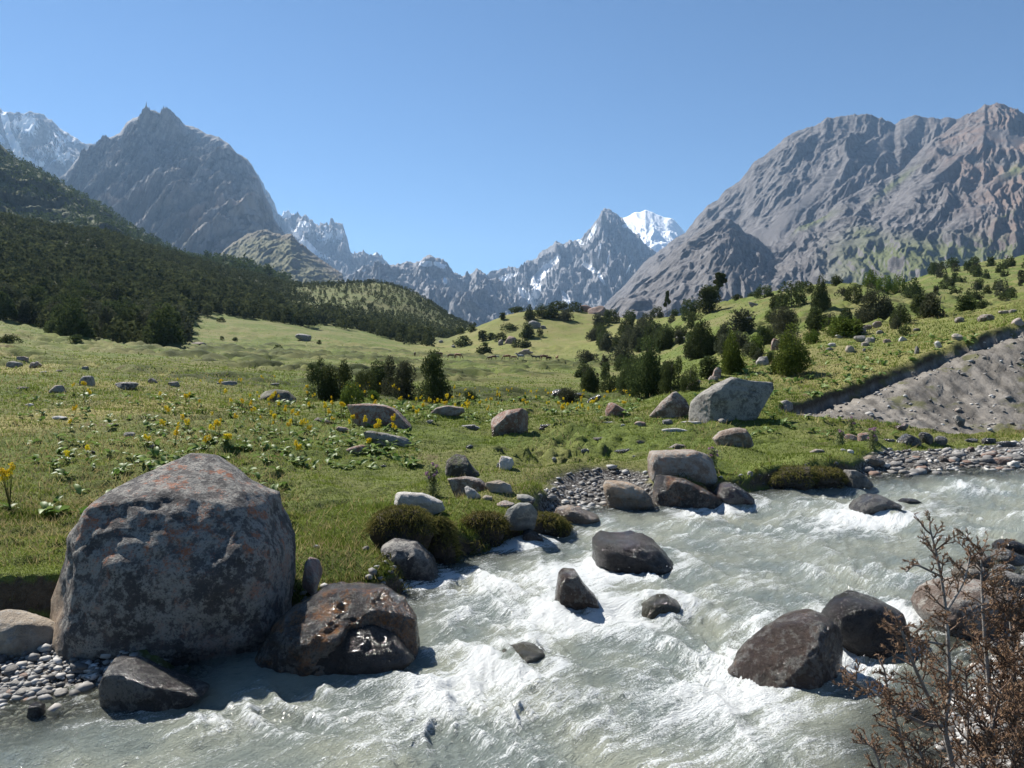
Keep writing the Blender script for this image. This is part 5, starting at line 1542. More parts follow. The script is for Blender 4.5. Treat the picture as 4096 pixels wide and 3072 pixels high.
def crown_mesh(kind, n, size, seed, wr=0.45):
    """crown of height 1 standing at the origin, made of n leaf sprays"""
    rg = np.random.default_rng(seed)
    if kind == 'cone':
        K = 34
        hz = rg.uniform(0, 1, K) ** 1.5 * 0.78
        rad = (1 - hz / 0.98) ** 0.8 * wr * 0.64
        r0 = np.clip(0.20 * (1 - 0.7 * hz), 0.06, 1)
        hh = 0.15 * (1 - 0.3 * hz) + 0.05
    elif kind == 'column':
        K = 28
        hz = rg.uniform(0, 1, K) ** 1.2 * 0.80
        rad = np.sqrt(np.clip(1 - (hz - 0.3) ** 2 / 0.55, 0.05, 1)) * wr * 0.55
        r0 = 0.15 + 0 * hz
        hh = 0.19 + 0 * hz
    elif kind == 'round':
        K = 34
        hz = rg.uniform(0, 1, K) ** 1.5 * 0.70
        rad = np.sqrt(np.clip(1 - (hz / 0.78) ** 2, 0.0, 1)) * wr * 0.70
        r0 = 0.20 + 0 * hz
        hh = 0.22 + 0 * hz
    elif kind == 'low':
        K = 30
        hz = rg.uniform(0, 1, K) * 0.45
        rad = rg.uniform(0.2, 1, K) * wr * (1 - 0.6 * hz)
        r0 = 0.3 + 0 * hz
        hh = rg.uniform(0.3, 0.5, K)
    elif kind == 'multi':
        # several upright tips from one base
        K = 44
        tip = rg.integers(0, 5, K)
        tx = rg.uniform(-1, 1, size=5) * wr * 0.6
        hz = rg.uniform(0.0, 1, K) ** 1.4 * 0.78
        th = rg.uniform(0.72, 1.0, 5)
        hz = hz * th[tip]
        rad = wr * 0.34 * (1 - hz / 1.05)
        r0 = 0.17 * (1 - 0.45 * hz)
        hh = 0.20 + 0 * hz
    else:  # flat-topped pine with a bare trunk
        K = 9
        hz = np.array([0.55, 0.62, 0.68, 0.74, 0.80, 0.84, 0.88, 0.66, 0.45])
        rad = np.array([0.3, 0.22, 0.3, 0.2, 0.12, 0.2, 0.05, 0.25, 0.3]) * wr * 1.6
        r0 = 0.15 + 0 * hz
        hh = 0.07 + 0 * hz
    az = rg.uniform(0, 2 * math.pi, K)
    cx, cy = np.cos(az) * rad, np.sin(az) * rad
    if kind == 'multi':
        cx = cx + tx[tip]
        cy = cy + np.roll(tx, 2)[tip]
    wgt = (r0 ** 2 * hh) ** 0.7
    k = rg.choice(K, n, p=wgt / wgt.sum())
    d = rg.normal(size=(n, 3))
    d /= np.linalg.norm(d, axis=1)[:, None]
    r = rg.uniform(0.35, 1.0, n) ** 0.45
    r = r * (1 + 0.22 * noise(d[:, 0] * 2.4 + k, d[:, 1] * 2.4, d[:, 2] * 2.4))
    c = np.stack([cx[k] + d[:, 0] * r * r0[k], cy[k] + d[:, 1] * r * r0[k], hz[k] + hh[k] * 0.55 + d[:, 2] * r * hh[k]], 1)
    c[:, 2] = np.where(c[:, 2] < 0, rg.uniform(0, 0.12, n), c[:, 2])
    v, f = tri_leaves(c, n, size, rg, 0.5, d * [1, 1, 0.5])
    tone = np.repeat(np.clip(rg.uniform(0, 1, n) * 0.6 + 0.4 * (0.5 + noise(k * 3.3, 0.5)), 0, 1), 3)
    top = v[:, 2].max()
    v[:, 2] /= top
    return mesh_np('crown', v, f, False, {'tone': tone})


def trunk_mesh(h, r, seed, bend=0.05, limbs=4, wr=.3):
    rg = np.random.default_rng(seed)
    vs, fs = [], []

    def tube(pts, rads, seg=6):
        base = sum(len(a) for a in vs)
        pts = np.array(pts, float)
        for i, p in enumerate(pts):
            a = np.linspace(0, 2 * math.pi, seg, endpoint=False)
            vs.append(np.stack([p[0] + np.cos(a) * rads[i], p[1] + np.sin(a) * rads[i], p[2] + 0 * a], 1))
        for i in range(len(pts) - 1):
            for j in range(seg):
                q = base + i * seg
                fs.append([q + j, q + (j + 1) % seg, q + seg + (j + 1) % seg, q + seg + j])
    n = 6
    ax = np.cumsum(rg.normal(size=(n, 2)) * bend * h / n, 0)
    pts = [(ax[i, 0], ax[i, 1], h * i / (n - 1) - 0.03) for i in range(n)]
    tube(pts, [r * (1 - 0.75 * i / (n - 1)) for i in range(n)])
    for k in range(limbs):
        z = h * rg.uniform(0.2, 0.85)
        i = min(int(z / h * (n - 1)), n - 2)
        a = rg.uniform(0, 2 * math.pi)
        L = wr * rg.uniform(0.5, 1.0)
        p0 = np.array(pts[i]) * 1.0
        p0[2] = z
        tube([p0, p0 + [math.cos(a) * L * .5, math.sin(a) * L * .5, L * .3], p0 + [math.cos(a) * L, math.sin(a) * L, L * .75]], [r * .4, r * .3, r * .12], 5)
    return mesh_np('trunk', np.concatenate(vs), np.array(fs), True)


CROWNS = {}
for _k, _wr in (('cone', .45), ('column', .30), ('round', .55), ('low', .8), ('multi', .5), ('pine', .4)):
    CROWNS[_k] = {'big': [crown_mesh(_k, 8500, 0.034 if _k != 'low' else 0.055, 40 + i, _wr) for i in range(2)],
                  'mid': [crown_mesh(_k, 2200, 0.066 if _k != 'low' else 0.10, 50 + i, _wr) for i in range(2)],
                  'far': [crown_mesh(_k, 600, 0.12 if _k != 'low' else 0.16, 60 + i, _wr) for i in range(2)]}
TRUNKS = {'tree': trunk_mesh(0.8, 0.035, 3), 'pine': trunk_mesh(0.88, 0.028, 4, 0.25, 9, 0.35)}
WIDTH = {'cone': 0.78, 'column': 0.52, 'round': 1.12, 'low': 1.9, 'multi': 1.0, 'pine': 0.95}
_matcopy = {}


def crown_for(kind, lod, i, mat):
    key = (kind, lod, i, mat.name)
    if key not in _matcopy:
        me = CROWNS[kind][lod][i].copy()
        me.materials.append(mat)
        _matcopy[key] = me
    return _matcopy[key]


def plant_tree(pos, h, w, kind, mat, label, group=None, name='juniper_tree', rz=None, lod=None, cat='tree', parts=True):
    px = h / pos[1] * 768
    if lod is None:
        lod = 'big' if px > 28 else ('mid' if px > 13 else 'far')
    i = random.randint(0, 1)
    me = crown_for(kind, lod, i, mat)
    s = w / WIDTH[kind]
    rz = random.uniform(0, 6.28) if rz is None else rz
    if parts:
        r = link(name, None, None, None, (pos[0], pos[1], pos[2] - 0.02 * h), (0, 0, rz))
        tag(r, label, cat, group)
        link('crown', me, None, r, None, None, (s, s, h))
        link('trunk', TRUNKS['pine' if kind == 'pine' else 'tree'], m_bark, r, None, None, (s * .8 if kind != 'pine' else s, s * .8 if kind != 'pine' else s, h))
    else:
        r = link(name, me, None, None, (pos[0], pos[1], pos[2] - 0.03 * h), (0, 0, rz), (s, s, h))
        tag(r, label, cat, group)
    return r


TREES = []
# u centre, v foot, width, height (pixels), shape, colour, label
NAMED = [
    (319, 402, 27, 42, 'multi', 'd', 'dark juniper at the left end of the clump in mid-meadow'),
    (340, 402, 32, 40, 'multi', 'd', 'dark many-tipped juniper, second from the left in the mid-meadow clump'),
    (352, 404, 22, 22, 'round', 'g', 'light green low bush in front of the dark mid-meadow clump'),
    (366, 399, 24, 30, 'round', 'd', 'dark rounded juniper in the centre of the mid-meadow clump'),
    (385, 395, 24, 33, 'column', 'd', 'slim dark juniper right of the centre of the mid-meadow clump'),
    (402, 398, 34, 40, 'multi', 'y', 'greyish see-through juniper in the mid-meadow clump'),
    (374, 402, 14, 12, 'low', 'g', 'small green bush at the foot of the mid-meadow clump'),
    (433, 402, 31, 49, 'cone', 'd', 'conical dark juniper at the right end of the mid-meadow clump'),
    (470, 401, 17, 11, 'low', 'd', 'low dark bush just right of the mid-meadow clump'),
    (791.5, 374, 32, 48, 'cone', 'g', 'bright green conical juniper on the right slope with its shadow beside it'),
    (733, 374, 36, 40, 'multi', 'g', 'green many-tipped juniper above the tilted slab'),
    (758, 356, 17, 20, 'multi', 'g', 'smaller green juniper up behind the many-tipped one'),
    (771, 363, 10, 12, 'low', 'd', 'small dark bush beside the upright red slab'),
    (647, 396, 38, 56, 'cone', 'd', 'tallest dark juniper at the lower right meadow edge'),
    (671, 392, 24, 34, 'multi', 'd', 'dark juniper right of the tallest one'),
    (627, 391, 22, 26, 'round', 'd', 'rounded juniper left of the tallest one'),
    (609, 393, 18, 20, 'round', 'd', 'small rounded juniper farther left of the tallest one'),
    (590, 392, 26, 26, 'multi', 'd', 'dark juniper at the middle of the meadow-edge row'),
    (567, 402, 24, 14, 'low', 'y', 'spreading greyish juniper at the left end of the meadow-edge row'),
    (640, 350, 22, 24, 'multi', 'y', 'greyish juniper on the bank above the tallest one'),
    (701, 357, 28, 41, 'cone', 'd', 'tall dark juniper in the gap of the mid-slope trees'),
    (709, 378, 15, 21, 'column', 'd', 'slender juniper just left of the green many-tipped one'),
    (690, 392, 18, 26, 'round', 'd', 'round dark juniper behind the brown wedge boulder'),
    (739, 335, 30, 24, 'multi', 'y', 'wide greyish juniper high on the mid slope'),
    (719, 302, 20, 28, 'pine', 'd', 'flat-topped pine with a bare crooked trunk on the crest'),
    (709.5, 313, 19, 27, 'column', 'd', 'dense columnar juniper left of the flat-topped pine'),
    (690, 315, 18, 17, 'round', 'd', 'rounded juniper left of the columnar crest tree'),
    (674, 316, 10, 8, 'low', 'd', 'low dark bush on the crest, left of the rounded juniper'),
    (667, 315, 9, 25, 'pine', 'd', 'thin lone tree with a bare stem on the saddle'),
    (657, 318, 13, 12, 'round', 'd', 'small round juniper left of the thin lone tree'),
    (764, 298, 18, 13, 'round', 'd', 'dome-shaped juniper on the bare crest'),
    (752, 298, 9, 6, 'low', 'd', 'tiny shrub left of the dome-shaped crest juniper'),
    (737, 300, 11, 6, 'low', 'd', 'low shrub right of the flat-topped pine'),
    (791, 308, 28, 25, 'round', 'd', 'broad dark juniper with a long shadow on the crest slope'),
    (775, 309, 9, 13, 'column', 'd', 'small columnar juniper left of the broad dark one'),
    (821, 314, 26, 37, 'multi', 'd', 'tall dark juniper casting the largest shadow on the crest slope'),
    (805, 292, 15, 10, 'round', 'd', 'round juniper on the skyline behind the tall crest tree'),
    (800, 290, 9, 9, 'round', 'd', 'little skyline juniper left of the round one'),
    (837, 286, 15, 11, 'low', 'd', 'spreading skyline juniper right of the tall crest tree'),
    (842, 296, 12, 9, 'low', 'y', 'grey shrub below the spreading skyline juniper'),
    (854, 304, 18, 20, 'round', 'd', 'rounded juniper alone right of the tall crest tree'),
    (875, 323, 32, 37, 'cone', 'y', 'large greyish pyramid juniper below the crest'),
    (902, 322, 15, 18, 'multi', 'y', 'small grey juniper at the right foot of the pyramid one'),
    (871, 289, 15, 18, 'round', 'g', 'leftmost juniper of the skyline row on the right'),
    (884, 292, 15, 17, 'round', 'g', 'second juniper of the skyline row on the right'),
    (899, 294, 15, 18, 'round', 'g', 'third juniper of the skyline row on the right'),
    (914, 299, 17, 20, 'cone', 'd', 'right-hand end juniper of the skyline row'),
    (919, 313, 12, 18, 'column', 'd', 'dark column juniper below the end of the skyline row'),
    (940, 316, 27, 23, 'multi', 'y', 'wide greyish juniper right of the dark column'),
    (925, 318, 16, 13, 'low', 'd', 'low dark juniper between the column and the greyish one'),
    (965, 313, 15, 17, 'column', 'd', 'dark upright juniper by the meadow skyline at right'),
    (981, 310, 18, 10, 'low', 'd', 'low dark juniper right of the upright one'),
    (783, 336, 29, 29, 'round', 'y', 'broad greyish juniper on the shaded mid slope'),
    (813, 331, 27, 22, 'multi', 'd', 'shaggy dark juniper right of the broad greyish one'),
    (842, 336, 43, 19, 'low', 'g', 'wide spreading bright green juniper at the top of the meadow slope'),
    (811, 344, 18, 14, 'low', 'g', 'smaller spreading green juniper left of the wide one'),
    (587, 362, 23, 12, 'low', 'y', 'flat grey-green juniper shrub beside the grazing horses'),
    (621, 364, 28, 18, 'low', 'y', 'wide grey-green shrub mound right of the flat one'),
    (484.6, 354, 15, 11, 'cone', 'd', 'dense cone-shaped bush between the two groups of horses'),
    (462.5, 346, 19, 10, 'round', 'd', 'round dark shrub on the lower left of the central hill'),
    (472, 332, 9, 6.5, 'round', 'd', 'small round shrub on the left flank of the central hill'),
    (461, 334, 7, 7, 'round', 'd', 'little shrub at the left outline of the central hill'),
    (483, 341, 7, 10, 'column', 'd', 'small upright juniper on the central hill, above the cone bush'),
    (491, 339, 6, 6, 'column', 'd', 'tiny upright juniper right beside the small one'),
    (500, 340.5, 15, 8, 'round', 'd', 'broad bush in the middle of the central hill'),
    (522.6, 337, 21, 14, 'multi', 'd', 'many-tipped juniper near the centre of the central hill'),
    (509, 330, 18, 7, 'low', 'd', 'spreading shrub left above the many-tipped hill juniper'),
    (518.6, 347, 13, 7.5, 'round', 'd', 'round shrub low on the central hill'),
    (526.5, 347, 8.5, 8, 'cone', 'd', 'small cone bush right of the low round shrub'),
    (540, 336.5, 7, 8, 'round', 'd', 'small bush right of the many-tipped hill juniper'),
    (529.7, 320, 10, 15, 'cone', 'd', 'pointed juniper under the top of the central hill'),
    (502.5, 320, 5, 7, 'column', 'd', 'tiny column juniper near the left crest of the central hill'),
    (518, 309.5, 20, 6, 'low', 'd', 'flat dark shrub on the very top left of the central hill'),
    (541.6, 317, 15, 13, 'round', 'd', 'round juniper in the hilltop group, left one'),
    (551, 318, 14, 14, 'cone', 'd', 'conical juniper in the hilltop group, in front'),
    (559, 309, 20, 9, 'round', 'd', 'broad juniper at the summit of the central hill'),
    (565, 321, 18, 12, 'low', 'y', 'grey spreading juniper at right of the hilltop group'),
    (575, 312, 14, 10, 'round', 'd', 'dark juniper left of the reddish crags'),
    (614, 323, 11, 14, 'round', 'd', 'rounded juniper right of the reddish crags'),
    (603, 326, 13, 9, 'round', 'd', 'dark bush below the reddish crags'),
    (628, 315, 7, 7, 'round', 'd', 'small tree on the saddle skyline'),
    (9.5, 343, 20, 9, 'low', 'd', 'dark straggling bush at the left edge of the meadow'),
    (75, 342, 17, 7, 'low', 'd', 'low spreading bush before the dark forest, left'),
    (278, 351, 9, 6, 'cone', 'd', 'small round bush alone on the pale hillock pasture'),
    (221, 322, 8, 5, 'round', 'd', 'round shrub on the upper part of the pale hillock'),
    (235, 341, 7, 4, 'low', 'd', 'flat shrub on the lower part of the pale hillock'),
    (222, 340, 4, 4, 'round', 'd', 'tiny shrub left of the flat one on the pale hillock'),
    (319, 344, 5, 4, 'round', 'd', 'tiny round shrub right of the craggy outcrop'),
]
MATS = {'d': m_jun, 'y': m_jun_grey, 'g': m_jun_green}
for (u, vb, w, h, kind, cm, lab) in NAMED:
    p = hit(u, vb)
    m = p[1] / 768.0
    plant_tree(p, h * m * 1.12, w * m * 1.08, kind, MATS[cm], lab, 'junipers in the open meadow and on the hills', cat='tree' if kind not in ('low',) else 'bush',
               name='juniper_tree' if kind not in ('low', 'pine') else ('juniper_bush' if kind == 'low' else 'pine_tree'), rz=0.0 if kind == 'pine' else None)
    TREES.append((p[0], p[1]))

# stands seen as crowds of separate trees: rectangles in the photo (u0,u1,v0,v1), number, pixel height at foot, kinds, label
STANDS = [
    (582, 672, 334, 352, 34, (12, 22), 'juniper in the dense row at the right foot of the central hill', 'dense juniper row right of the horses'),
    (598, 700, 318, 345, 26, (9, 17), 'juniper in the thicket on the saddle between the two hills', 'thicket on the saddle'),
    (680, 790, 338, 362, 20, (12, 24), 'juniper in the loose wood above the tilted slab', 'loose wood above the slab'),
    (770, 905, 316, 338, 16, (10, 20), 'juniper in the shaded hollow behind the right meadow slope', 'junipers in the hollow'),
    (930, 1040, 262, 302, 52, (7, 13), 'juniper of the wood climbing the right-hand hillside', 'wood on the right-hand hillside'),
    (575, 690, 366, 392, 14, (12, 22), 'juniper in the belt along the lower meadow edge', 'belt along the meadow edge'),
]
random.seed(77)


def desc(kind, mat):
    return ('greyish ' if mat is m_jun_grey else 'dark green ') + {'cone': 'cone-shaped ', 'column': 'slender ', 'multi': 'many-tipped ', 'round': 'rounded '}[kind]


for (u0, u1, v0, v1, n, (h0, h1), lab, grp) in STANDS:
    for k in range(n):
        u, v = random.uniform(u0, u1), random.uniform(v0, v1)
        p = hit(u, v)
        if p[1] < 40:
            continue
        m = p[1] / 768.0
        h = random.uniform(h0, h1) * m
        kind = random.choice(['cone', 'column', 'multi', 'round', 'round'])
        cm_ = random.choice([m_jun, m_jun, m_jun_grey])
        plant_tree(p, h, h * WIDTH[kind] * random.uniform(0.75, 1.1), kind, cm_, desc(kind, cm_) + lab, grp, parts=h / m > 13)


# ------------------------------------------------------------------ the forest on the left: the largest trees singly, the rest one mass
def surface_I(n, rg):
    r = rg.integers(0, V_I.shape[0] - 9, n)
    c = rg.integers(0, V_I.shape[1], n)
    return V_I[r, c]


def forest_points():
    rg = np.random.default_rng(21)
    n = 90000
    u = rg.uniform(-60, 560, n)
    Y = np.exp(rg.uniform(math.log(150), math.log(900), n))
    x = (u - 512) / 768 * Y
    z = look(x, Y)
    v = vpix(np.stack([x, Y, z], 1))
    # lower margin of the wood, in photo terms, as a distance per direction
    vlow = np.interp(u, [-60, 0, 30, 60, 95, 115, 160, 180, 190, 215, 245, 275, 300, 330, 370, 400, 430, 470, 560], [322, 318, 322, 338, 340, 346, 348, 340, 322, 313, 318, 322, 326, 326, 334, 342, 346, 346, 346])
    vlow = vlow + 3.5 * noise(u * 0.05, Y * 0.01)
    dens = np.interp(u, [-60, 250, 300, 360, 470, 560], [1.0, 1.0, 0.55, 0.42, 0.5, 0.2])
    gaps = smooth(0.12, 0.40, noise(x * 0.012, Y * 0.010, 9.0) + 0.25 * noise(x * .05, Y * .05, 2.0))
    thin = np.where(u > 235, 1 - 0.8 * gaps, 1 - 0.75 * gaps)
    top = np.where((u > 300) & (v < 300), 0.55, 1.0)
    ok = (v < vlow) & ((u < 430) | (Y > 430)) & (u < 475) & (rg.uniform(size=n) < dens * thin * top * (Y / 900) ** 1.0 * 1.8)
    pos = np.stack([x, Y, z], 1)[ok]
    # scattered edge shrubs
    return pos, rg


fpos, frg = forest_points()
sep = []
cell = {}
for i, p in enumerate(fpos):
    s = 4.0
    k = (int(p[0] / s), int(p[1] / s))
    if k in cell:
        continue
    cell[k] = 1
    sep.append(i)
fpos = fpos[sep]
# leave out what the crests hide: compare each tree top with the skyline of the ground in front of it
_sl = np.maximum.accumulate((LOOK['F'][0] - CAM_H) / LOOK['y'][:, None], axis=0)
_ji = np.clip(np.searchsorted(LOOK['a'], fpos[:, 0] / fpos[:, 1]), 0, len(LOOK['a']) - 1)
_ii = np.clip(np.searchsorted(LOOK['y'], fpos[:, 1] - 4) - 1, 0, len(LOOK['y']) - 1)
fpos = fpos[(fpos[:, 2] + 7 - CAM_H) / fpos[:, 1] > _sl[_ii, _ji] - 0.0015]
print('FOREST', len(fpos))
fh = (3.4 + 7.2 * frg.uniform(0, 1, len(fpos)) ** 1.2) * (0.85 + 0.3 * noise(fpos[:, 0] * .05, fpos[:, 1] * .05)) * (1 - 0.42 * smooth(380, 600, fpos[:, 1])) * np.where(512 + 768 * fpos[:, 0] / fpos[:, 1] > 280, 0.8, 1.0)
size_px = fh / fpos[:, 1]
# only those not hidden behind the crest count as the largest seen
order = np.argsort(-size_px)
n_single = 88
for j in order[:n_single]:
    p, h = fpos[j], fh[j]
    kind = random.choice(['cone', 'cone', 'column', 'round'])
    cm_ = random.choice([m_jun, m_jun, m_jun_grey])
    plant_tree(p, h * 1.1, h * WIDTH[kind] * random.uniform(0.8, 1.05), kind, cm_, desc(kind, cm_) + 'juniper in the front rows of the dense forest at left',
               'front rows of the left forest', parts=False, lod='mid')
rest = order[n_single:]


def mass_of_trees(name, pos, h, per, seed, mat, label, size=0.20):
    rg = np.random.default_rng(seed)
    n = len(pos)
    per = np.broadcast_to(per, n)
    size = np.broadcast_to(size, n)
    N = int(per.sum())
    k = np.repeat(np.arange(n), per)
    hz = rg.uniform(0, 1, N) ** 1.15
    a = rg.uniform(0, 2 * math.pi, N)
    wd = (rg.uniform(0.24, 0.40, n) * h)[k]
    r = wd * np.sqrt(np.clip(1 - hz ** 1.5, 0.02, 1)) * rg.uniform(0.45, 1.0, N)
    c = np.stack([pos[k, 0] + np.cos(a) * r, pos[k, 1] + np.sin(a) * r, pos[k, 2] + hz * h[k] * 0.95 + 0.03 * h[k]], 1)
    out = np.stack([np.cos(a), np.sin(a), 0.2 + 0 * a], 1)
    v, f = tri_leaves(c, N, 1.0, rg, 0.35, out, 2.0)
    cc = np.repeat(c, 3, 0)
    v = cc + (v - cc) * np.repeat(h[k] * size[k], 3)[:, None]
    tone = np.repeat(np.clip(rg.uniform(0, 1, N) * 0.25 + 0.35 * hz + 0.65 * rg.uniform(0, 1, n)[k] ** 1.5 - 0.1, 0, 1), 3)
    me = mesh_np(name, v, f, False, {'tone': tone})
    return tag(link(name, me, mat), label, None, None, 'stuff')


mass_of_trees('juniper_forest', fpos[rest], fh[rest], np.where(fpos[rest, 1] < 380, 90, 46), 5, m_forest, 'dense dark juniper forest covering the slopes on the left', np.where(fpos[rest, 1] < 380, 0.16, 0.22))
_rgI = np.random.default_rng(8)
_pi = surface_I(5200, _rgI)
_g = noise(_pi[:, 0] * 0.008, _pi[:, 2] * 0.012, 3.0) + 0.3 * noise(_pi[:, 0] * 0.03, _pi[:, 2] * 0.04, 3.0)
_pi = _pi[_g > -0.22]
mass_of_trees('mountainside_forest', _pi, _rgI.uniform(7, 12, len(_pi)), 24, 6, m_jun, 'thin dark tree cover on the steep mountainside behind the forest', 0.24)
# ------------------------------------------------------------------ horses
def tube_rings(pts, rad, seg=10, squash=None):
    """rings along a path; the tube is closed at both ends"""
    pts = np.array(pts, float)
    n = len(pts)
    vs = []
    for i in range(n):
        t = pts[min(i + 1, n - 1)] - pts[max(i - 1, 0)]
        t /= np.linalg.norm(t) + 1e-9
        a = np.cross(t, [0, 1, 0])
        if np.linalg.norm(a) < 0.05:
            a = np.cross(t, [1, 0, 0])
        a /= np.linalg.norm(a)
        b = np.cross(t, a)
        th = np.linspace(0, 2 * math.pi, seg, endpoint=False)
        r = rad[i] if np.ndim(rad[i]) else (rad[i], rad[i])
        vs.append(pts[i] + np.outer(np.cos(th), a) * r[0] + np.outer(np.sin(th), b) * r[1])
    f = []
    for i in range(n - 1):
        for j in range(seg):
            f.append([i * seg + j, i * seg + (j + 1) % seg, (i + 1) * seg + (j + 1) % seg, (i + 1) * seg + j])
    return np.concatenate(vs), f


def horse_mesh(graze=True, stride=0.0):
    """facing +X, withers at 1.45 m, one continuous skinned body with head, ears, mane and tail"""
    import bmesh
    me = bpy.data.meshes.new('horse_body')
    V, E, R = [], [], []

    def chain(pts, start=None):
        prev = start
        ids = []
        for x, y, z, r in pts:
            V.append((x, y, z))
            R.append(r)
            i = len(V) - 1
            if prev is not None:
                E.append((prev, i))
            prev = i
            ids.append(i)
        return ids
    sp = chain([(-0.78, 0, 1.18, .24), (-0.55, 0, 1.18, .30), (-0.15, 0, 1.10, .33), (0.25, 0, 1.12, .31), (0.55, 0, 1.20, .26)])
    if graze:
        nk = chain([(0.82, 0, 1.12, .17), (1.05, 0, 0.78, .13), (1.20, 0, 0.48, .115)], sp[-1])
        hd = chain([(1.27, 0, 0.34, .115), (1.33, 0, 0.18, .085), (1.37, 0, 0.05, .06)], nk[-1])
    else:
        nk = chain([(0.80, 0, 1.42, .17), (0.98, 0, 1.68, .13)], sp[-1])
        hd = chain([(1.12, 0, 1.76, .12), (1.30, 0, 1.62, .085), (1.42, 0, 1.50, .065)], nk[-1])
    for sy in (-1, 1):
        chain([(-0.72, sy * .16, .92, .17), (-0.66, sy * .17, .70, .10), (-0.86, sy * .17, .48, .055), (-0.80 + stride * sy, sy * .17, .16, .038), (-0.76 + stride * sy, sy * .17, .03, .052)], sp[0])
        chain([(0.52, sy * .15, .88, .12), (0.54, sy * .15, .62, .075), (0.55 - stride * sy * .5, sy * .15, .42, .052), (0.56 - stride * sy, sy * .15, .16, .036), (0.59 - stride * sy, sy * .15, .03, .05)], sp[-1])
    chain([(-0.98, 0, 1.22, .06), (-1.06, 0, 1.0, .085), (-1.10, 0, .70, .07), (-1.08, 0, .45, .03)], sp[0])
    e = nk[-1]
    ex, ey, ez, _ = V[e][0], 0, V[e][2], 0
    for sy in (-1, 1):
        chain([(ex - 0.03, sy * .07, ez + (0.10 if not graze else 0.02) + .06, .03), (ex - 0.06, sy * .09, ez + (0.2 if not graze else 0.10) + .06, .012)], e)
    me.from_pydata(V, E, [])
    o = bpy.data.objects.new('tmp', me)
    COL.objects.link(o)
    sk = o.modifiers.new('skin', 'SKIN')
    sv = me.skin_vertices[0].data
    for i, r in enumerate(R):
        sv[i].radius = (r, r)
    sv[2].use_root = True
    ss = o.modifiers.new('sub', 'SUBSURF')
    ss.levels = 1
    ss.render_levels = 1
    dg = bpy.context.evaluated_depsgraph_get()
    ev = o.evaluated_get(dg)
    out = bpy.data.meshes.new_from_object(ev)
    out.name = 'horse_body'
    for p in out.polygons:
        p.use_smooth = True
    bpy.data.objects.remove(o)
    return out


def mane_mesh(graze=True):
    pts = [(0.60, 0, 1.46, .02), (0.80, 0, 1.32, .05), (1.04, 0, .95, .05), (1.22, 0, .60, .03)] if graze else [(0.60, 0, 1.48, .02), (0.72, 0, 1.60, .05), (0.88, 0, 1.80, .05), (1.02, 0, 1.90, .03)]
    v, f = tube_rings([p[:3] for p in pts], [(p[3], p[3] * 1.5) for p in pts], 8)
    return mesh_np('mane', v, np.array(f), True)


HM = [horse_mesh(True, 0.0), horse_mesh(True, 0.10), horse_mesh(False, 0.05)]
MN = [mane_mesh(True), mane_mesh(True), mane_mesh(False)]
HC = {'bay': rock_mat('bay_coat', (0.12, 0.045, 0.022), (0.17, 0.07, 0.035), 0, 0, 0, 0.6, .3, 0, 0), 'dark': rock_mat('dark_bay_coat', (0.05, 0.022, 0.014), (0.08, 0.035, 0.02), 0, 0, 0, 0.6, .3, 0, 0),
      'chestnut': rock_mat('chestnut_coat', (0.20, 0.085, 0.035), (0.27, 0.12, 0.05), 0, 0, 0, 0.6, .3, 0, 0), 'grey': rock_mat('grey_coat', (0.26, 0.26, 0.26), (0.4, 0.4, 0.4), 0, 0, 0, 0.6, .3, 0, 0),
      'black': rock_mat('black_coat', (0.015, 0.013, 0.013), (0.03, 0.026, 0.025), 0, 0, 0, 0.5, .3, 0, 0)}
m_mane = HC['black']
# x in the close-up strip, foot, height there, heading (0 = right), colour, pose, label
HORSES = [
    (188, 130, 52, 95, 'dark', 1, 'dark brown horse seen from behind, alone at far left of the herd'),
    (492, 146, 62, 180, 'dark', 0, 'dark bay horse with its tail out, grazing to the left above its foal'),
    (512, 150, 32, 200, 'bay', 1, 'small red-brown foal under the dark bay mare on the left'),
    (640, 157, 52, 0, 'dark', 1, 'dark bay horse grazing to the right, between mare and chestnut'),
    (735, 163, 66, -15, 'chestnut', 0, 'chestnut horse grazing to the right, last of the left-hand group'),
    (1130, 181, 46, 160, 'dark', 0, 'dark horse overlapped by a brown one, left end of the right-hand group'),
    (1175, 178, 54, 185, 'bay', 1, 'brown horse grazing left beside the small pale one'),
    (1228, 161, 34, 180, 'grey', 2, 'small pale grey horse standing behind the brown one'),
    (1350, 180, 66, 180, 'chestnut', 1, 'large red-brown horse grazing to the left in the middle of the right-hand group'),
    (1440, 176, 48, 0, 'bay', 0, 'small brown horse grazing right, beside the large red-brown one'),
    (1520, 179, 66, 180, 'grey', 2, 'grey horse standing in front of the tan boulder'),
    (1690, 172, 46, 180, 'black', 2, 'black horse standing left of another black one'),
    (1748, 174, 46, 10, 'black', 2, 'black horse standing right next to the bay one'),
    (1825, 183, 68, 15, 'bay', 1, 'bright bay horse with its side to the viewer, right of the black ones'),
    (1885, 183, 48, 30, 'dark', 0, 'dark horse grazing just behind the bright bay one'),
    (1985, 178, 46, -70, 'chestnut', 2, 'light chestnut foal alone at the right end of the herd'),
]
for (X, Yb, hh, hd, colr, pose, lab) in HORSES:
    u, v = 400 + X * .0791, 345 + Yb * .0791 + 1.0
    # stand on the meadow at about 235 m
    p = hit(u, v)
    if not 150 < p[1] < 300:
        x = (u - 512) / 768 * 236.0
        p = np.array([x, 236.0, float(look(x, 236.0))])
    Yd = p[1]
    s = hh * 0.0791 / 768 * Yd / 1.50 * 1.12
    r = tag(link('horse', None, None, None, p, (0, 0, math.radians(hd)), (s, s, s)), lab, 'horse', 'horses grazing in the valley')
    b = HM[pose].copy()
    b.materials.clear()
    b.materials.append(HC[colr])
    link('body', b, None, r)
    link('mane', MN[pose], m_mane if colr != 'grey' else m_mane, r)

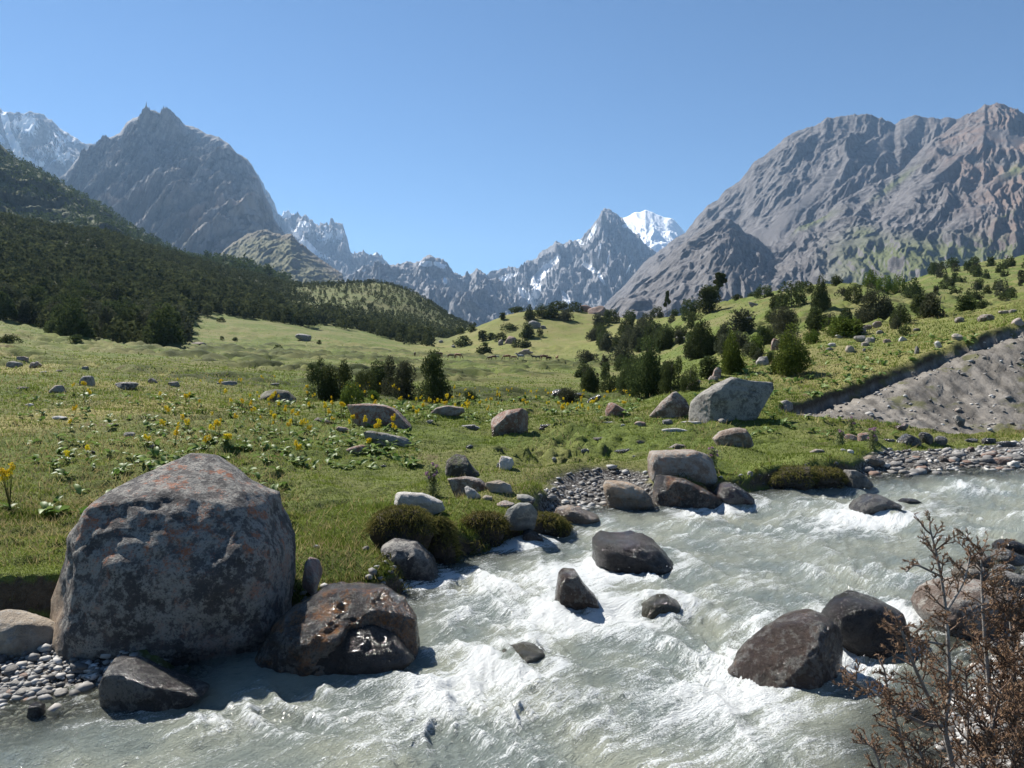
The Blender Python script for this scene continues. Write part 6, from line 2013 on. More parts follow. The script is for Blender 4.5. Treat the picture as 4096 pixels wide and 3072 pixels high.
# ------------------------------------------------------------------ loose stones of the shores
_rg = np.random.default_rng(31)
STM = []
for k in range(7):
    ol = rand_outline(1.0, 0.42, _rg)
    ol[:, 1] -= 0.14
    STM.append(rock_mesh('stone', ol, _rg.uniform(0.6, 0.85), 2, 900 + k, 0.12, 0.05, 0.8))
    for p_ in STM[-1].polygons:
        p_.use_smooth = True


def shade_mat(name, cols):
    t = NT(name)
    inf = t.n('ShaderNodeObjectInfo')
    rp = t.n('ShaderNodeValToRGB')
    rp.color_ramp.interpolation = 'CONSTANT'
    for i, c in enumerate(cols):
        if i < 2:
            e = rp.color_ramp.elements[i]
            e.position = i / len(cols)
        else:
            e = rp.color_ramp.elements.new(i / len(cols))
        e.color = (*c, 1)
    t.l(inf.outputs['Random'], rp.inputs[0])
    n = t.noise(6.0, 4, 0.7)
    c = t.mix(t.mth('MULTIPLY', t.ramp(n, 0.45, 0.65), 0.45), rp.outputs[0], (0.09, 0.085, 0.08))
    t.bump(n, 0.03, 0.6)
    return t.done(c, 0.75, 0.35)


m_stone = shade_mat('shore_stones', [(0.14, 0.135, 0.13), (0.25, 0.24, 0.225), (0.10, 0.096, 0.092), (0.32, 0.30, 0.27), (0.19, 0.18, 0.165), (0.19, 0.125, 0.095), (0.45, 0.44, 0.415), (0.16, 0.155, 0.15)])
for me in STM:
    me.materials.append(m_stone)


def vary(x, y, lst, k=1.0):
    for (cx, cy, a, b) in lst:
        if ((x - cx) / (a * k + .02)) ** 2 + ((y - cy) / (b * k + .02)) ** 2 < 1:
            return True
    return False


SHORE = [
    # photo rectangle, number, stone size range in metres, label, group
    ([(0, 668), (205, 668), (150, 705), (60, 722), (0, 725)], 120, (0.06, 0.20), 'flat grey stone on the wet shingle in the lower left corner', 'stones of the lower left shingle'),
    ([(548, 505), (640, 478), (655, 500), (600, 512), (550, 522)], 60, (0.06, 0.20), 'small stone in the cobble bay between the grass and the river', 'cobbles of the little bay'),
    ([(850, 468), (890, 458), (1024, 450), (1040, 472), (880, 478)], 110, (0.12, 0.45), 'flat pale stone on the shingle spit at the right', 'stones of the right-hand shingle'),
]
for (quad, n, (s0, s1), lab, grp) in SHORE:
    q = np.array(quad, float)
    c = 0
    tries = 0
    while c < n and tries < 3000:
        tries += 1
        u = _rg.uniform(q[:, 0].min(), q[:, 0].max())
        v = _rg.uniform(q[:, 1].min(), q[:, 1].max())
        if not inpoly(np.array(u), np.array(v), q):
            continue
        p = hit(u, v)
        if vary(p[0], p[1], ROCKS, 0.9):
            continue
        s = s0 + (s1 - s0) * _rg.uniform() ** 2.2
        o = link('stone', STM[int(_rg.integers(0, 7))], None, None, p, (_rg.uniform(-.12, .12), _rg.uniform(-.12, .12), _rg.uniform(0, 6.28)), (s, s, s * _rg.uniform(.7, 1.2)))
        tag(o, lab, 'stone', grp)
        c += 1

# gravel between them: one mass
def gravel():
    rg = np.random.default_rng(12)
    N = 60000
    iv = rg.uniform(1 / 36.0, 1 / 6.3, N)
    Y = 1 / iv
    x = rg.uniform(-0.78, 0.95, N) * Y
    z, ero, sh, d, ins, ns = look(x, Y, True)
    nearb = ns & (~ins) & (d < 2.5) & (Y > 4)
    rim = (~ins) & (~ns) & (d < 0.35) & (rg.uniform(size=N) < 0.25)
    bed = ins & (d < 1.0) & (x / Y < -0.3) & (rg.uniform(size=N) < 0.6)
    scar = (ero > 0.5) & (rg.uniform(size=N) < 0.6)
    ok = (((sh > 0.5) & ~ins) | nearb | rim | bed | scar)
    x, Y, z, d = x[ok], Y[ok], z[ok], d[ok]
    x, Y, z = x[:8500], Y[:8500], z[:8500]
    n = len(x)
    v0, f0 = ICO[1]
    S = rg.uniform(0.012, 0.045, n) * (1 + 0.04 * Y)
    S = S * np.where(rg.uniform(size=n) < 0.06, 1.9, 1)
    a = rg.uniform(0, 6.28, n)
    sc = np.stack([S * rg.uniform(0.8, 1.3, n), S * rg.uniform(0.6, 1.0, n), S * rg.uniform(0.35, 0.7, n)], 1)
    j = rg.uniform(0.8, 1.2, (n, len(v0), 1))
    p = v0[None] * j * sc[:, None, :]
    ca, sa = np.cos(a)[:, None], np.sin(a)[:, None]
    q = np.stack([p[..., 0] * ca - p[..., 1] * sa, p[..., 0] * sa + p[..., 1] * ca, p[..., 2]], -1)
    q += np.stack([x, Y, z + S * 0.25], 1)[:, None, :]
    f = (f0[None] + (np.arange(n) * len(v0))[:, None, None]).reshape(-1, 3)
    g = rg.choice([0.10, 0.16, 0.22, 0.30, 0.40, 0.5], n, p=[.2, .25, .25, .15, .1, .05])
    w = rg.uniform(-0.03, 0.03, n)
    col = np.stack([g * (1.03 + w), g, g * (0.95 - w)], 1)
    me = mesh_np('gravel', q.reshape(-1, 3), f, True, None, {'Col': np.repeat(col, len(v0), 0)})
    t = NT('gravel_stones')
    t.done(t.attr('Col', 'Color'), 0.7, 0.4)
    return tag(link('gravel', me, t.m), 'grey gravel and pebbles along the shores and on the eroded bank', None, None, 'stuff')


gravel()


# ------------------------------------------------------------------ grass
def grass_points(n, y0, y1, a0, a1, seed):
    rg = np.random.default_rng(seed)
    iv = rg.uniform(1 / y1, 1 / y0, n)
    Y = 1 / iv
    x = rg.uniform(a0, a1, n) * Y
    z, ero, sh, d, ins, ns = look(x, Y, True)
    e = 0.06
    gx = (look(x + e, Y) - z) / e
    gy = (look(x, Y + e) - z) / e
    steep = np.hypot(gx, gy)
    thinned = (Y > 60) & (noise(x * 0.035, Y * 0.05, 6.1) > 0.03) & (rg.uniform(size=n) < 0.85)  # most far blades left out over the dark olive patches
    ok = ~thinned & (ero < 0.2) & (sh < 0.4) & (~ins) & (d > 0.02) & ~(ns & (Y < 30)) & ((steep < 0.95) | (rg.uniform(size=n) < 0.15))
    scar = smooth(0.24, 0.32, noise(x * 0.35, Y * 0.35, 1.7) * 0.9)
    for (cx, cy, a, b) in ROCKS:
        if cy < 40:
            ok &= ((x - cx) / (a + .01)) ** 2 + ((Y - cy) / (b + .01)) ** 2 > 0.85
    return x[ok], Y[ok], z[ok], rg, d[ok], steep[ok]


def grass():
    V, F, T = [], [], []
    off = 0
    for (n, y0, y1, a0, a1, h, w, seed) in [(160000, 8.0, 13.0, -0.74, 0.12, 0.035, 0.009, 1), (230000, 11.0, 34.0, -0.74, 0.74, 0.038, 0.014, 2), (110000, 26.0, 75.0, -0.74, 0.74, 0.07, 0.035, 3), (45000, 60.0, 330.0, -0.74, 0.74, 0.09, 0.10, 4)]:
        x, Y, z, rg, d, st = grass_points(n, y0, y1, a0, a1, seed)
        N = len(x)
        nn = noise(x * 0.9, Y * 0.9, 4.0)
        long_ = np.clip(smooth(0.15, 0.4, nn) + 1.6 * (1 - smooth(0.05, 0.5, d)) * (Y < 20), 0, 1.8)
        H = h * rg.uniform(0.5, 1.3, N) * (1 + 0.9 * long_) * (Y / y0) ** 0.5
        W = w * rg.uniform(0.7, 1.4, N) * (Y / y0) ** 0.9
        a = rg.uniform(0, 6.28, N)
        b = rg.uniform(0, 6.28, N)
        lean = rg.uniform(0.1, 0.8, N) * H
        base = np.stack([x, Y, z - 0.01], 1)
        sx = np.stack([np.cos(a) * W / 2, np.sin(a) * W / 2, 0 * a], 1)
        tip = base + np.stack([np.cos(b) * lean, np.sin(b) * lean, H], 1)
        v = np.stack([base - sx, base + sx, tip], 1).reshape(-1, 3)
        V.append(v)
        F.append(np.arange(3 * N).reshape(-1, 3) + off)
        off += 3 * N
        tn = np.clip(0.45 + 0.5 * noise(x * 0.35, Y * 0.35, 7.0) + rg.uniform(-0.3, 0.3, N), 0, 1)
        T.append(np.repeat(tn, 3))
    me = mesh_np('grass', np.concatenate(V), np.concatenate(F), False, {'tone': np.concatenate(T)})
    tag(link('grass', me, m_grass), 'short grazed grass covering the meadow by the river', None, None, 'stuff')
    # dry straw among it
    x, Y, z, rg, d, st = grass_points(60000, 9.0, 60.0, -0.74, 0.74, 9)
    k = (noise(x * 0.25, Y * 0.12, 3.0) + 0.6 * (x / Y < -0.3) + 0.35 * (x / Y > 0.3) * (Y > 26) + rg.uniform(-.4, .4, len(x))) > 0.35
    x, Y, z = x[k], Y[k], z[k]
    N = len(x)
    H = 0.10 * rg.uniform(0.5, 1.6, N) * (Y / 12) ** 0.5
    W = 0.006 * (Y / 9) ** 0.9
    a = rg.uniform(0, 6.28, N)
    base = np.stack([x, Y, z], 1)
    sx = np.stack([np.cos(a) * W, np.sin(a) * W, 0 * a], 1)
    tip = base + np.stack([rg.normal(size=N) * H * .6, rg.normal(size=N) * H * .6, H], 1)
    me = mesh_np('straw', np.stack([base - sx, base + sx, tip], 1).reshape(-1, 3), np.arange(3 * N).reshape(-1, 3), False, {'tone': np.repeat(rg.uniform(0, 1, N), 3)})
    tag(link('dry_grass', me, m_straw), 'straw-coloured dry grass mixed into the meadow', None, None, 'stuff')


grass()


def hanging_tufts():
    """the long shaggy grass that hangs over the cut bank"""
    rg = np.random.default_rng(14)
    V, T = [], []
    N = 26000
    iv = rg.uniform(1 / 19.0, 1 / 8.3, N)
    Y = 1 / iv
    x = rg.uniform(-0.75, 0.62, N) * Y
    z, ero, sh, d, ins, ns = look(x, Y, True)
    u = 512 + 768 * x / Y
    ok = (~ins) & (~ns) & (sh < 0.3) & (d < 0.45)
    x, Y, z, d = x[ok], Y[ok], z[ok], d[ok]
    n = len(x)
    H = rg.uniform(0.10, 0.26, n)
    base = np.stack([x, Y, z], 1)
    # outwards = towards the river
    e = 0.15
    dfx = (river_sd(x + e, Y)[0] - river_sd(x - e, Y)[0])
    dfy = (river_sd(x, Y + e)[0] - river_sd(x, Y - e)[0])
    g = np.stack([-dfx, -dfy], 1)
    g /= np.linalg.norm(g, axis=1)[:, None] + 1e-6
    g = g * rg.uniform(0.3, 1.0, n)[:, None] + rg.normal(size=(n, 2)) * 0.3
    a = rg.uniform(0, 6.28, n)
    W = 0.010
    sx = np.stack([np.cos(a) * W, np.sin(a) * W, 0 * a], 1)
    mid = base + np.stack([g[:, 0] * H * .55, g[:, 1] * H * .55, H * rg.uniform(.1, .5, n)], 1)
    tip = base + np.stack([g[:, 0] * H * 1.1, g[:, 1] * H * 1.1, H * rg.uniform(-.9, .2, n)], 1)
    v = np.stack([base - sx, base + sx, mid + sx * .7, mid - sx * .7, tip], 1)
    f = np.array([[0, 1, 2], [0, 2, 3], [3, 2, 4]])
    F = (f[None] + (np.arange(n) * 5)[:, None, None]).reshape(-1, 3)
    me = mesh_np('bank_grass', v.reshape(-1, 3), F, False, {'tone': np.repeat(np.clip(rg.uniform(0, 1, n), 0, 1), 5)})
    tag(link('bank_grass', me, m_bankgrass), 'long shaggy olive grass overhanging the river bank', None, None, 'stuff')


m_bankgrass = foliage_mat('bank_grass_blades', (0.055, 0.065, 0.016), (0.21, 0.18, 0.065), 0.35, 0.0, 0.6)
hanging_tufts()



# overgrown clods of turf that slump into the river, each with its own shag of grass
m_clod = rock_mat('dark_clod_earth', (0.030, 0.024, 0.018), (0.075, 0.058, 0.042), 0, 0, 0, 0.95, 2.0)


def turf_clump(outline, label, river=True, nbl=2600, dist=None):
    o = put_rock(outline, 'mossy', label, 'turf_clump', depth=0.75, sub=5, river=river, angular=0.0, rough=0.10, box=0.75, cat='turf clump', dist=dist)
    me = o.data
    me.materials.clear()
    me.materials.append(m_clod)
    rg = np.random.default_rng(int(outline[0][0]))
    vs = np.array([v.co[:] for v in me.vertices])
    ns = np.array([v.normal[:] for v in me.vertices])
    p = np.clip((ns[:, 2] + 0.25) / 0.8, 0, 1) ** 1.0
    idx = rg.choice(len(vs), nbl, p=p / p.sum())
    b, n = vs[idx], ns[idx]
    L = rg.uniform(0.035, 0.105, nbl)
    hd = n[:, :2] + rg.normal(size=(nbl, 2)) * 0.45
    up = rg.uniform(0.3, 0.9, nbl)
    sx = rg.normal(size=(nbl, 3))
    sx /= np.linalg.norm(sx, axis=1)[:, None]
    sx *= 0.006
    mid = b + np.stack([hd[:, 0] * L * .5, hd[:, 1] * L * .5, L * up * .6], 1)
    tip = b + np.stack([hd[:, 0] * L * 1.1, hd[:, 1] * L * 1.1, L * (up - 0.75)], 1)
    v = np.stack([b - sx, b + sx, mid + sx * .8, mid - sx * .8, tip], 1).reshape(-1, 3)
    f = (np.array([[0, 1, 2], [0, 2, 3], [3, 2, 4]])[None] + (np.arange(nbl) * 5)[:, None, None]).reshape(-1, 3)
    g = link('grass', mesh_np('grass', v, f, False, {'tone': np.repeat(rg.uniform(0, 1, nbl), 5)}), m_bankgrass, o)
    g['kind'] = 'stuff'
    g.matrix_parent_inverse.identity()


m_bankgrass = foliage_mat('bank_grass_blades', (0.055, 0.065, 0.016), (0.21, 0.18, 0.065), 0.35, 0.0, 0.6)
turf_clump(C5([(600, 985), (640, 880), (760, 838), (900, 842), (965, 900), (1010, 990), (940, 1080), (800, 1100), (680, 1085)]), 'big overhanging clod of mossy turf under the white slab', False, 3600, 10.7)
turf_clump(C5([(940, 1010), (1040, 900), (1110, 950), (1145, 1100), (1135, 1200), (1040, 1200), (960, 1120)]), 'shaggy brown-green turf clump hanging into the river right of the big clod')
turf_clump(C5([(1175, 1010), (1200, 910), (1300, 870), (1410, 890), (1455, 960), (1445, 1080), (1300, 1090), (1200, 1080)]), 'dark grassy clump in the middle of the undercut bank')
turf_clump(C5([(1490, 960), (1530, 890), (1600, 872), (1700, 880), (1790, 900), (1870, 975), (1850, 1005), (1740, 1010), (1560, 1000)]), 'mossy hummock over the wet dark tooth of rock')
turf_clump(C6([(1180, 1010), (1230, 950), (1330, 905), (1480, 895), (1500, 1000), (1450, 1030), (1240, 1035)]), 'bulging green turf clump on the bank left of the right-hand grey boulder')
turf_clump(C6([(1440, 1010), (1470, 930), (1560, 900), (1660, 915), (1700, 990), (1650, 1020), (1500, 1022)]), 'bright mossy clump touching the grey boulder of the right bank')

# ------------------------------------------------------------------ flowers and herbs
def stem_mesh(n, h, seed, spread=0.10):
    rg = np.random.default_rng(seed)
    V, F, tips = [], [], []
    off = 0
    for k in range(n):
        a = rg.uniform(0, 6.28)
        L = h * rg.uniform(0.72, 1.0)
        s = spread * rg.uniform(0.2, 1.0)
        pts = [(math.cos(a) * s * t ** 1.3, math.sin(a) * s * t ** 1.3, L * t) for t in (0, .35, .7, 1.0)]
        v, f = tube_rings(pts, [0.007, 0.006, 0.005, 0.003], 4)
        V.append(v)
        F.append(np.array(f) + off)
        off += len(v)
        tips.append(pts[-1])
    me = mesh_np('stem', np.concatenate(V), np.concatenate(F), True, {'tone': rg.uniform(0, 1, off)})
    me.materials.append(m_stem)
    return me, tips


def flower_mesh(tip, seed, r=0.05, n=70, ht=0.12):
    rg = np.random.default_rng(seed)
    c = np.clip(rg.normal(size=(n, 3)), -1.7, 1.7) * [r * .40, r * .40, ht * .26]
    v, f = tri_leaves(c, n, 0.022, rg, 0.5, None, 1.2)
    me = mesh_np('flower_head', v, f, False, {'tone': np.repeat(rg.uniform(0, 1, n), 3)})
    me.materials.append(m_yellow)
    return me


def leaf_mesh(seed, L=0.2, W=0.085):
    rg = np.random.default_rng(seed)
    rows = []
    for t in np.linspace(0, 1, 6):
        w = W * math.sin(math.pi * min(1, 0.12 + 0.86 * t)) ** 0.8 * 0.5
        z = 0.03 + L * (0.55 * t - 0.55 * t * t)
        rows += [(t * L, -w, z + w * .35), (t * L, 0, z), (t * L, w, z + w * .35)]
    me = mesh_np('leaf', np.array(rows), grid_faces(6, 3), True, {'tone': np.full(18, rg.uniform(0.2, 1))})
    me.materials.append(m_leaf)
    return me


LEAVES = [leaf_mesh(i, 0.16 + 0.03 * i, 0.07 + 0.012 * i) for i in range(4)]
STEMS = [stem_mesh(n, 1.0, 70 + i) for i, n in enumerate([1, 2, 3, 4, 7])]
HEADS = [flower_mesh(None, 80 + i) for i in range(3)]


def flowering_plant(p, h, label, group, ns=None, leaves=4, rgx=random):
    k = rgx.choice([0, 0, 1, 1, 2, 3]) if ns is None else ns
    if ns is None:
        label = ['single-stemmed ', 'two-stemmed ', 'three-stemmed ', 'four-stemmed '][k] + label
    me, tips = STEMS[k]
    r = tag(link('flowering_plant', None, None, None, p, (0, 0, rgx.uniform(0, 6.28))), label, 'flower', group)
    link('stem', me, None, r, None, None, (1, 1, h))
    for t in tips:
        link('flower_head', rgx.choice(HEADS), None, r, (t[0], t[1], t[2] * h), (0, 0, rgx.uniform(0, 6)), [rgx.uniform(.7, 1.25)] * 3)
    for q in range(leaves):
        link('leaf', rgx.choice(LEAVES), None, r, (0, 0, 0.01), (0, rgx.uniform(-.5, 0), 6.28 * q / leaves + rgx.uniform(-.6, .6)), [rgx.uniform(.7, 1.3)] * 3)
    return r


random.seed(5)
FLOWERS = [  # photo position of the foot, height in pixels, stems, label
    (10, 513, 46, 4, 'tall seven-stemmed bouquet of yellow flowers at the left edge'),
    (84, 404, 26, 3, 'tall yellow-flowered clump beside the grey wedge stone'),
    (168, 427, 22, 1, 'yellow-flowered stalk left of the leafy drift'),
    (298, 463, 22, 2, 'lone clump of yellow flowers on the lawn behind the huge boulder'),
    (377, 444, 24, 2, 'yellow-flowered clump at the right end of the weathered grey ledge'),
    (370, 456, 20, 3, 'yellow-flowered clump right below the small reddish ledge'),
    (341, 424, 26, 3, 'tall yellow-flowered clump at the left end of the rusty ledge'),
    (307, 402, 20, 3, 'bright yellow clump beside the left junipers'),
    (562, 422, 18, 3, 'yellow-flowered clump right of the layered boulder'),
    (206, 452, 16, 1, 'small yellow-flowered stalk above the top of the huge boulder'),
]
for (u, v, hp, ns, lab) in FLOWERS:
    p = hit(u, v)
    flowering_plant(p, hp / 768 * p[1], lab, None, ns, 6)
FD_ = [((175, 300, 392, 448), 46, (11, 20), 'yellow-flowered herb in the drift behind the huge boulder', 'flower drift behind the huge boulder'),
       ((300, 400, 392, 440), 50, (9, 17), 'yellow-flowered herb around the rusty ledge', 'flowers around the rusty ledge'),
       ((395, 480, 396, 420), 42, (8, 13), 'yellow-flowered herb right of the conical juniper', 'flowers right of the conical juniper'),
       ((480, 640, 396, 416), 60, (6, 10), 'yellow-flowered herb in the band behind the layered boulder', 'flower band behind the layered boulder'),
       ((40, 175, 395, 470), 10, (9, 14), 'yellow-flowered herb scattered in the left meadow', 'scattered flowers of the left meadow')]
for ((u0, u1, v0, v1), n, (h0, h1), lab, grp) in FD_:
    for k in range(n):
        u, v = random.uniform(u0, u1), v0 + (v1 - v0) * random.random() ** 1.3
        p = hit(u, v)
        if vary(p[0], p[1], ROCKS, 1.0) or p[1] > 60:
            continue
        flowering_plant(p, random.uniform(h0, h1) / 768 * p[1], lab, grp, None, 3 if p[1] > 22 else 5)

# leafy rosettes without flowers, too many to count: one mass of real leaves
def rosettes():
    rg = np.random.default_rng(3)
    V, T = [], []
    v0 = np.array([v.co[:] for v in LEAVES[2].vertices])
    f0 = grid_faces(6, 3)
    F = []
    off = 0
    spots = []
    for (u0, u1, v0_, v1, n) in [(150, 420, 395, 470, 170), (20, 200, 395, 480, 90), (400, 640, 398, 425, 110), (40, 290, 470, 520, 36), (690, 1010, 335, 400, 240), (330, 420, 440, 470, 40), (720, 900, 405, 440, 60)]:
        for k in range(n):
            spots.append((rg.uniform(u0, u1), rg.uniform(v0_, v1)))
    for (u, v) in spots:
        p = hit(u, v)
        if vary(p[0], p[1], ROCKS, 1.0) or p[1] > 60:
            continue
        e = masks(np.array([p[0]]), np.array([p[1]]))
        if e[0][0] > .2 or e[1][0] > .3:
            continue
        m = int(rg.integers(3, 7))
        for q in range(m):
            s = rg.uniform(0.5, 1.25) * (1.0 if p[1] < 30 else 1.5)
            az, pit = rg.uniform(0, 6.28), rg.uniform(-0.7, 0.2)
            roll = rg.uniform(-.6, .6)
            w = v0 * s
            w = np.stack([w[:, 0], w[:, 1] * math.cos(roll) - w[:, 2] * math.sin(roll), w[:, 1] * math.sin(roll) + w[:, 2] * math.cos(roll)], 1)
            w = np.stack([w[:, 0] * math.cos(pit) + w[:, 2] * math.sin(pit), w[:, 1], -w[:, 0] * math.sin(pit) + w[:, 2] * math.cos(pit)], 1)
            w = np.stack([w[:, 0] * math.cos(az) - w[:, 1] * math.sin(az), w[:, 0] * math.sin(az) + w[:, 1] * math.cos(az), w[:, 2]], 1)
            V.append(w + p + [0, 0, 0.02])
            F.append(f0 + off)
            off += len(v0)
            T.append(np.full(len(v0), rg.uniform(0, 1)))
    me = mesh_np('leafy_herbs', np.concatenate(V), np.concatenate(F), True, {'tone': np.concatenate(T)})
    tag(link('leafy_herbs', me, m_leaf), 'low broad-leaved herbs scattered through the meadow', None, None, 'stuff')


rosettes()


# thistles by the bank
def thistle(u, v, hp, lab, nb=9):
    p = hit(u, v)
    h = hp / 768 * p[1]
    rg = np.random.default_rng(int(u))
    r = tag(link('thistle', None, None, None, p), lab, 'thistle')
    V, F, off, tips = [], [], 0, []
    v_, f_ = tube_rings([(0, 0, 0), (0.02, 0, h * .5), (0, 0, h)], [0.012, 0.009, 0.005], 5)
    V.append(v_); F.append(np.array(f_)); off += len(v_)
    tips.append((0, 0, h))
    for k in range(nb):
        z = h * rg.uniform(0.25, 0.9)
        a = rg.uniform(0, 6.28)
        L = h * 0.22 * (1.2 - z / h)+0.03
        e = (math.cos(a) * L, math.sin(a) * L, z + L * 1.1)
        v_, f_ = tube_rings([(0, 0, z), (e[0] * .6, e[1] * .6, z + L * .4), e], [0.006, 0.005, 0.004], 4)
        V.append(v_); F.append(np.array(f_) + off); off += len(v_)
        tips.append(e)
    me = mesh_np('stem', np.concatenate(V), np.concatenate(F), True, {'tone': np.full(off, .6)})
    link('stem', me, m_stem, r)
    n = 500
    c = np.stack([rg.normal(size=n) * .05, rg.normal(size=n) * .05, rg.uniform(0.02, .95, n) * h], 1)
    lv, lf = tri_leaves(c, n, 0.06, rg, 0.1, None, 4.0)
    link('foliage', mesh_np('foliage', lv, lf, False, {'tone': np.repeat(rg.uniform(.3, 1, n), 3)}), m_thleaf, r)
    for t in tips:
        n = 40
        c = rg.normal(size=(n, 3)) * 0.010
        lv, lf = tri_leaves(c, n, 0.028, rg, 0.6, None, 3.0)
        link('flower_head', mesh_np('flower_head', lv, lf, False, {'tone': np.repeat(rg.uniform(0, 1, n), 3)}), m_thistle, r, t)


m_thleaf = foliage_mat('thistle_leaves', (0.10, 0.14, 0.05), (0.28, 0.31, 0.15), 0.3, .1)
thistle(433, 494, 30, 'pale spiny thistle with pinkish heads standing on the bank above the mossy hollow')
thistle(712, 470, 22, 'thistle growing before the broad flat-topped boulder')
thistle(840, 447, 16, 'thin pale thistle behind the right lawn', 6)
thistle(872, 449, 20, 'bushy grey-green thistle beside the rusty flat boulder', 8)
thistle(851, 435, 18, 'tall thistle at the foot of the dark cut bank', 6)
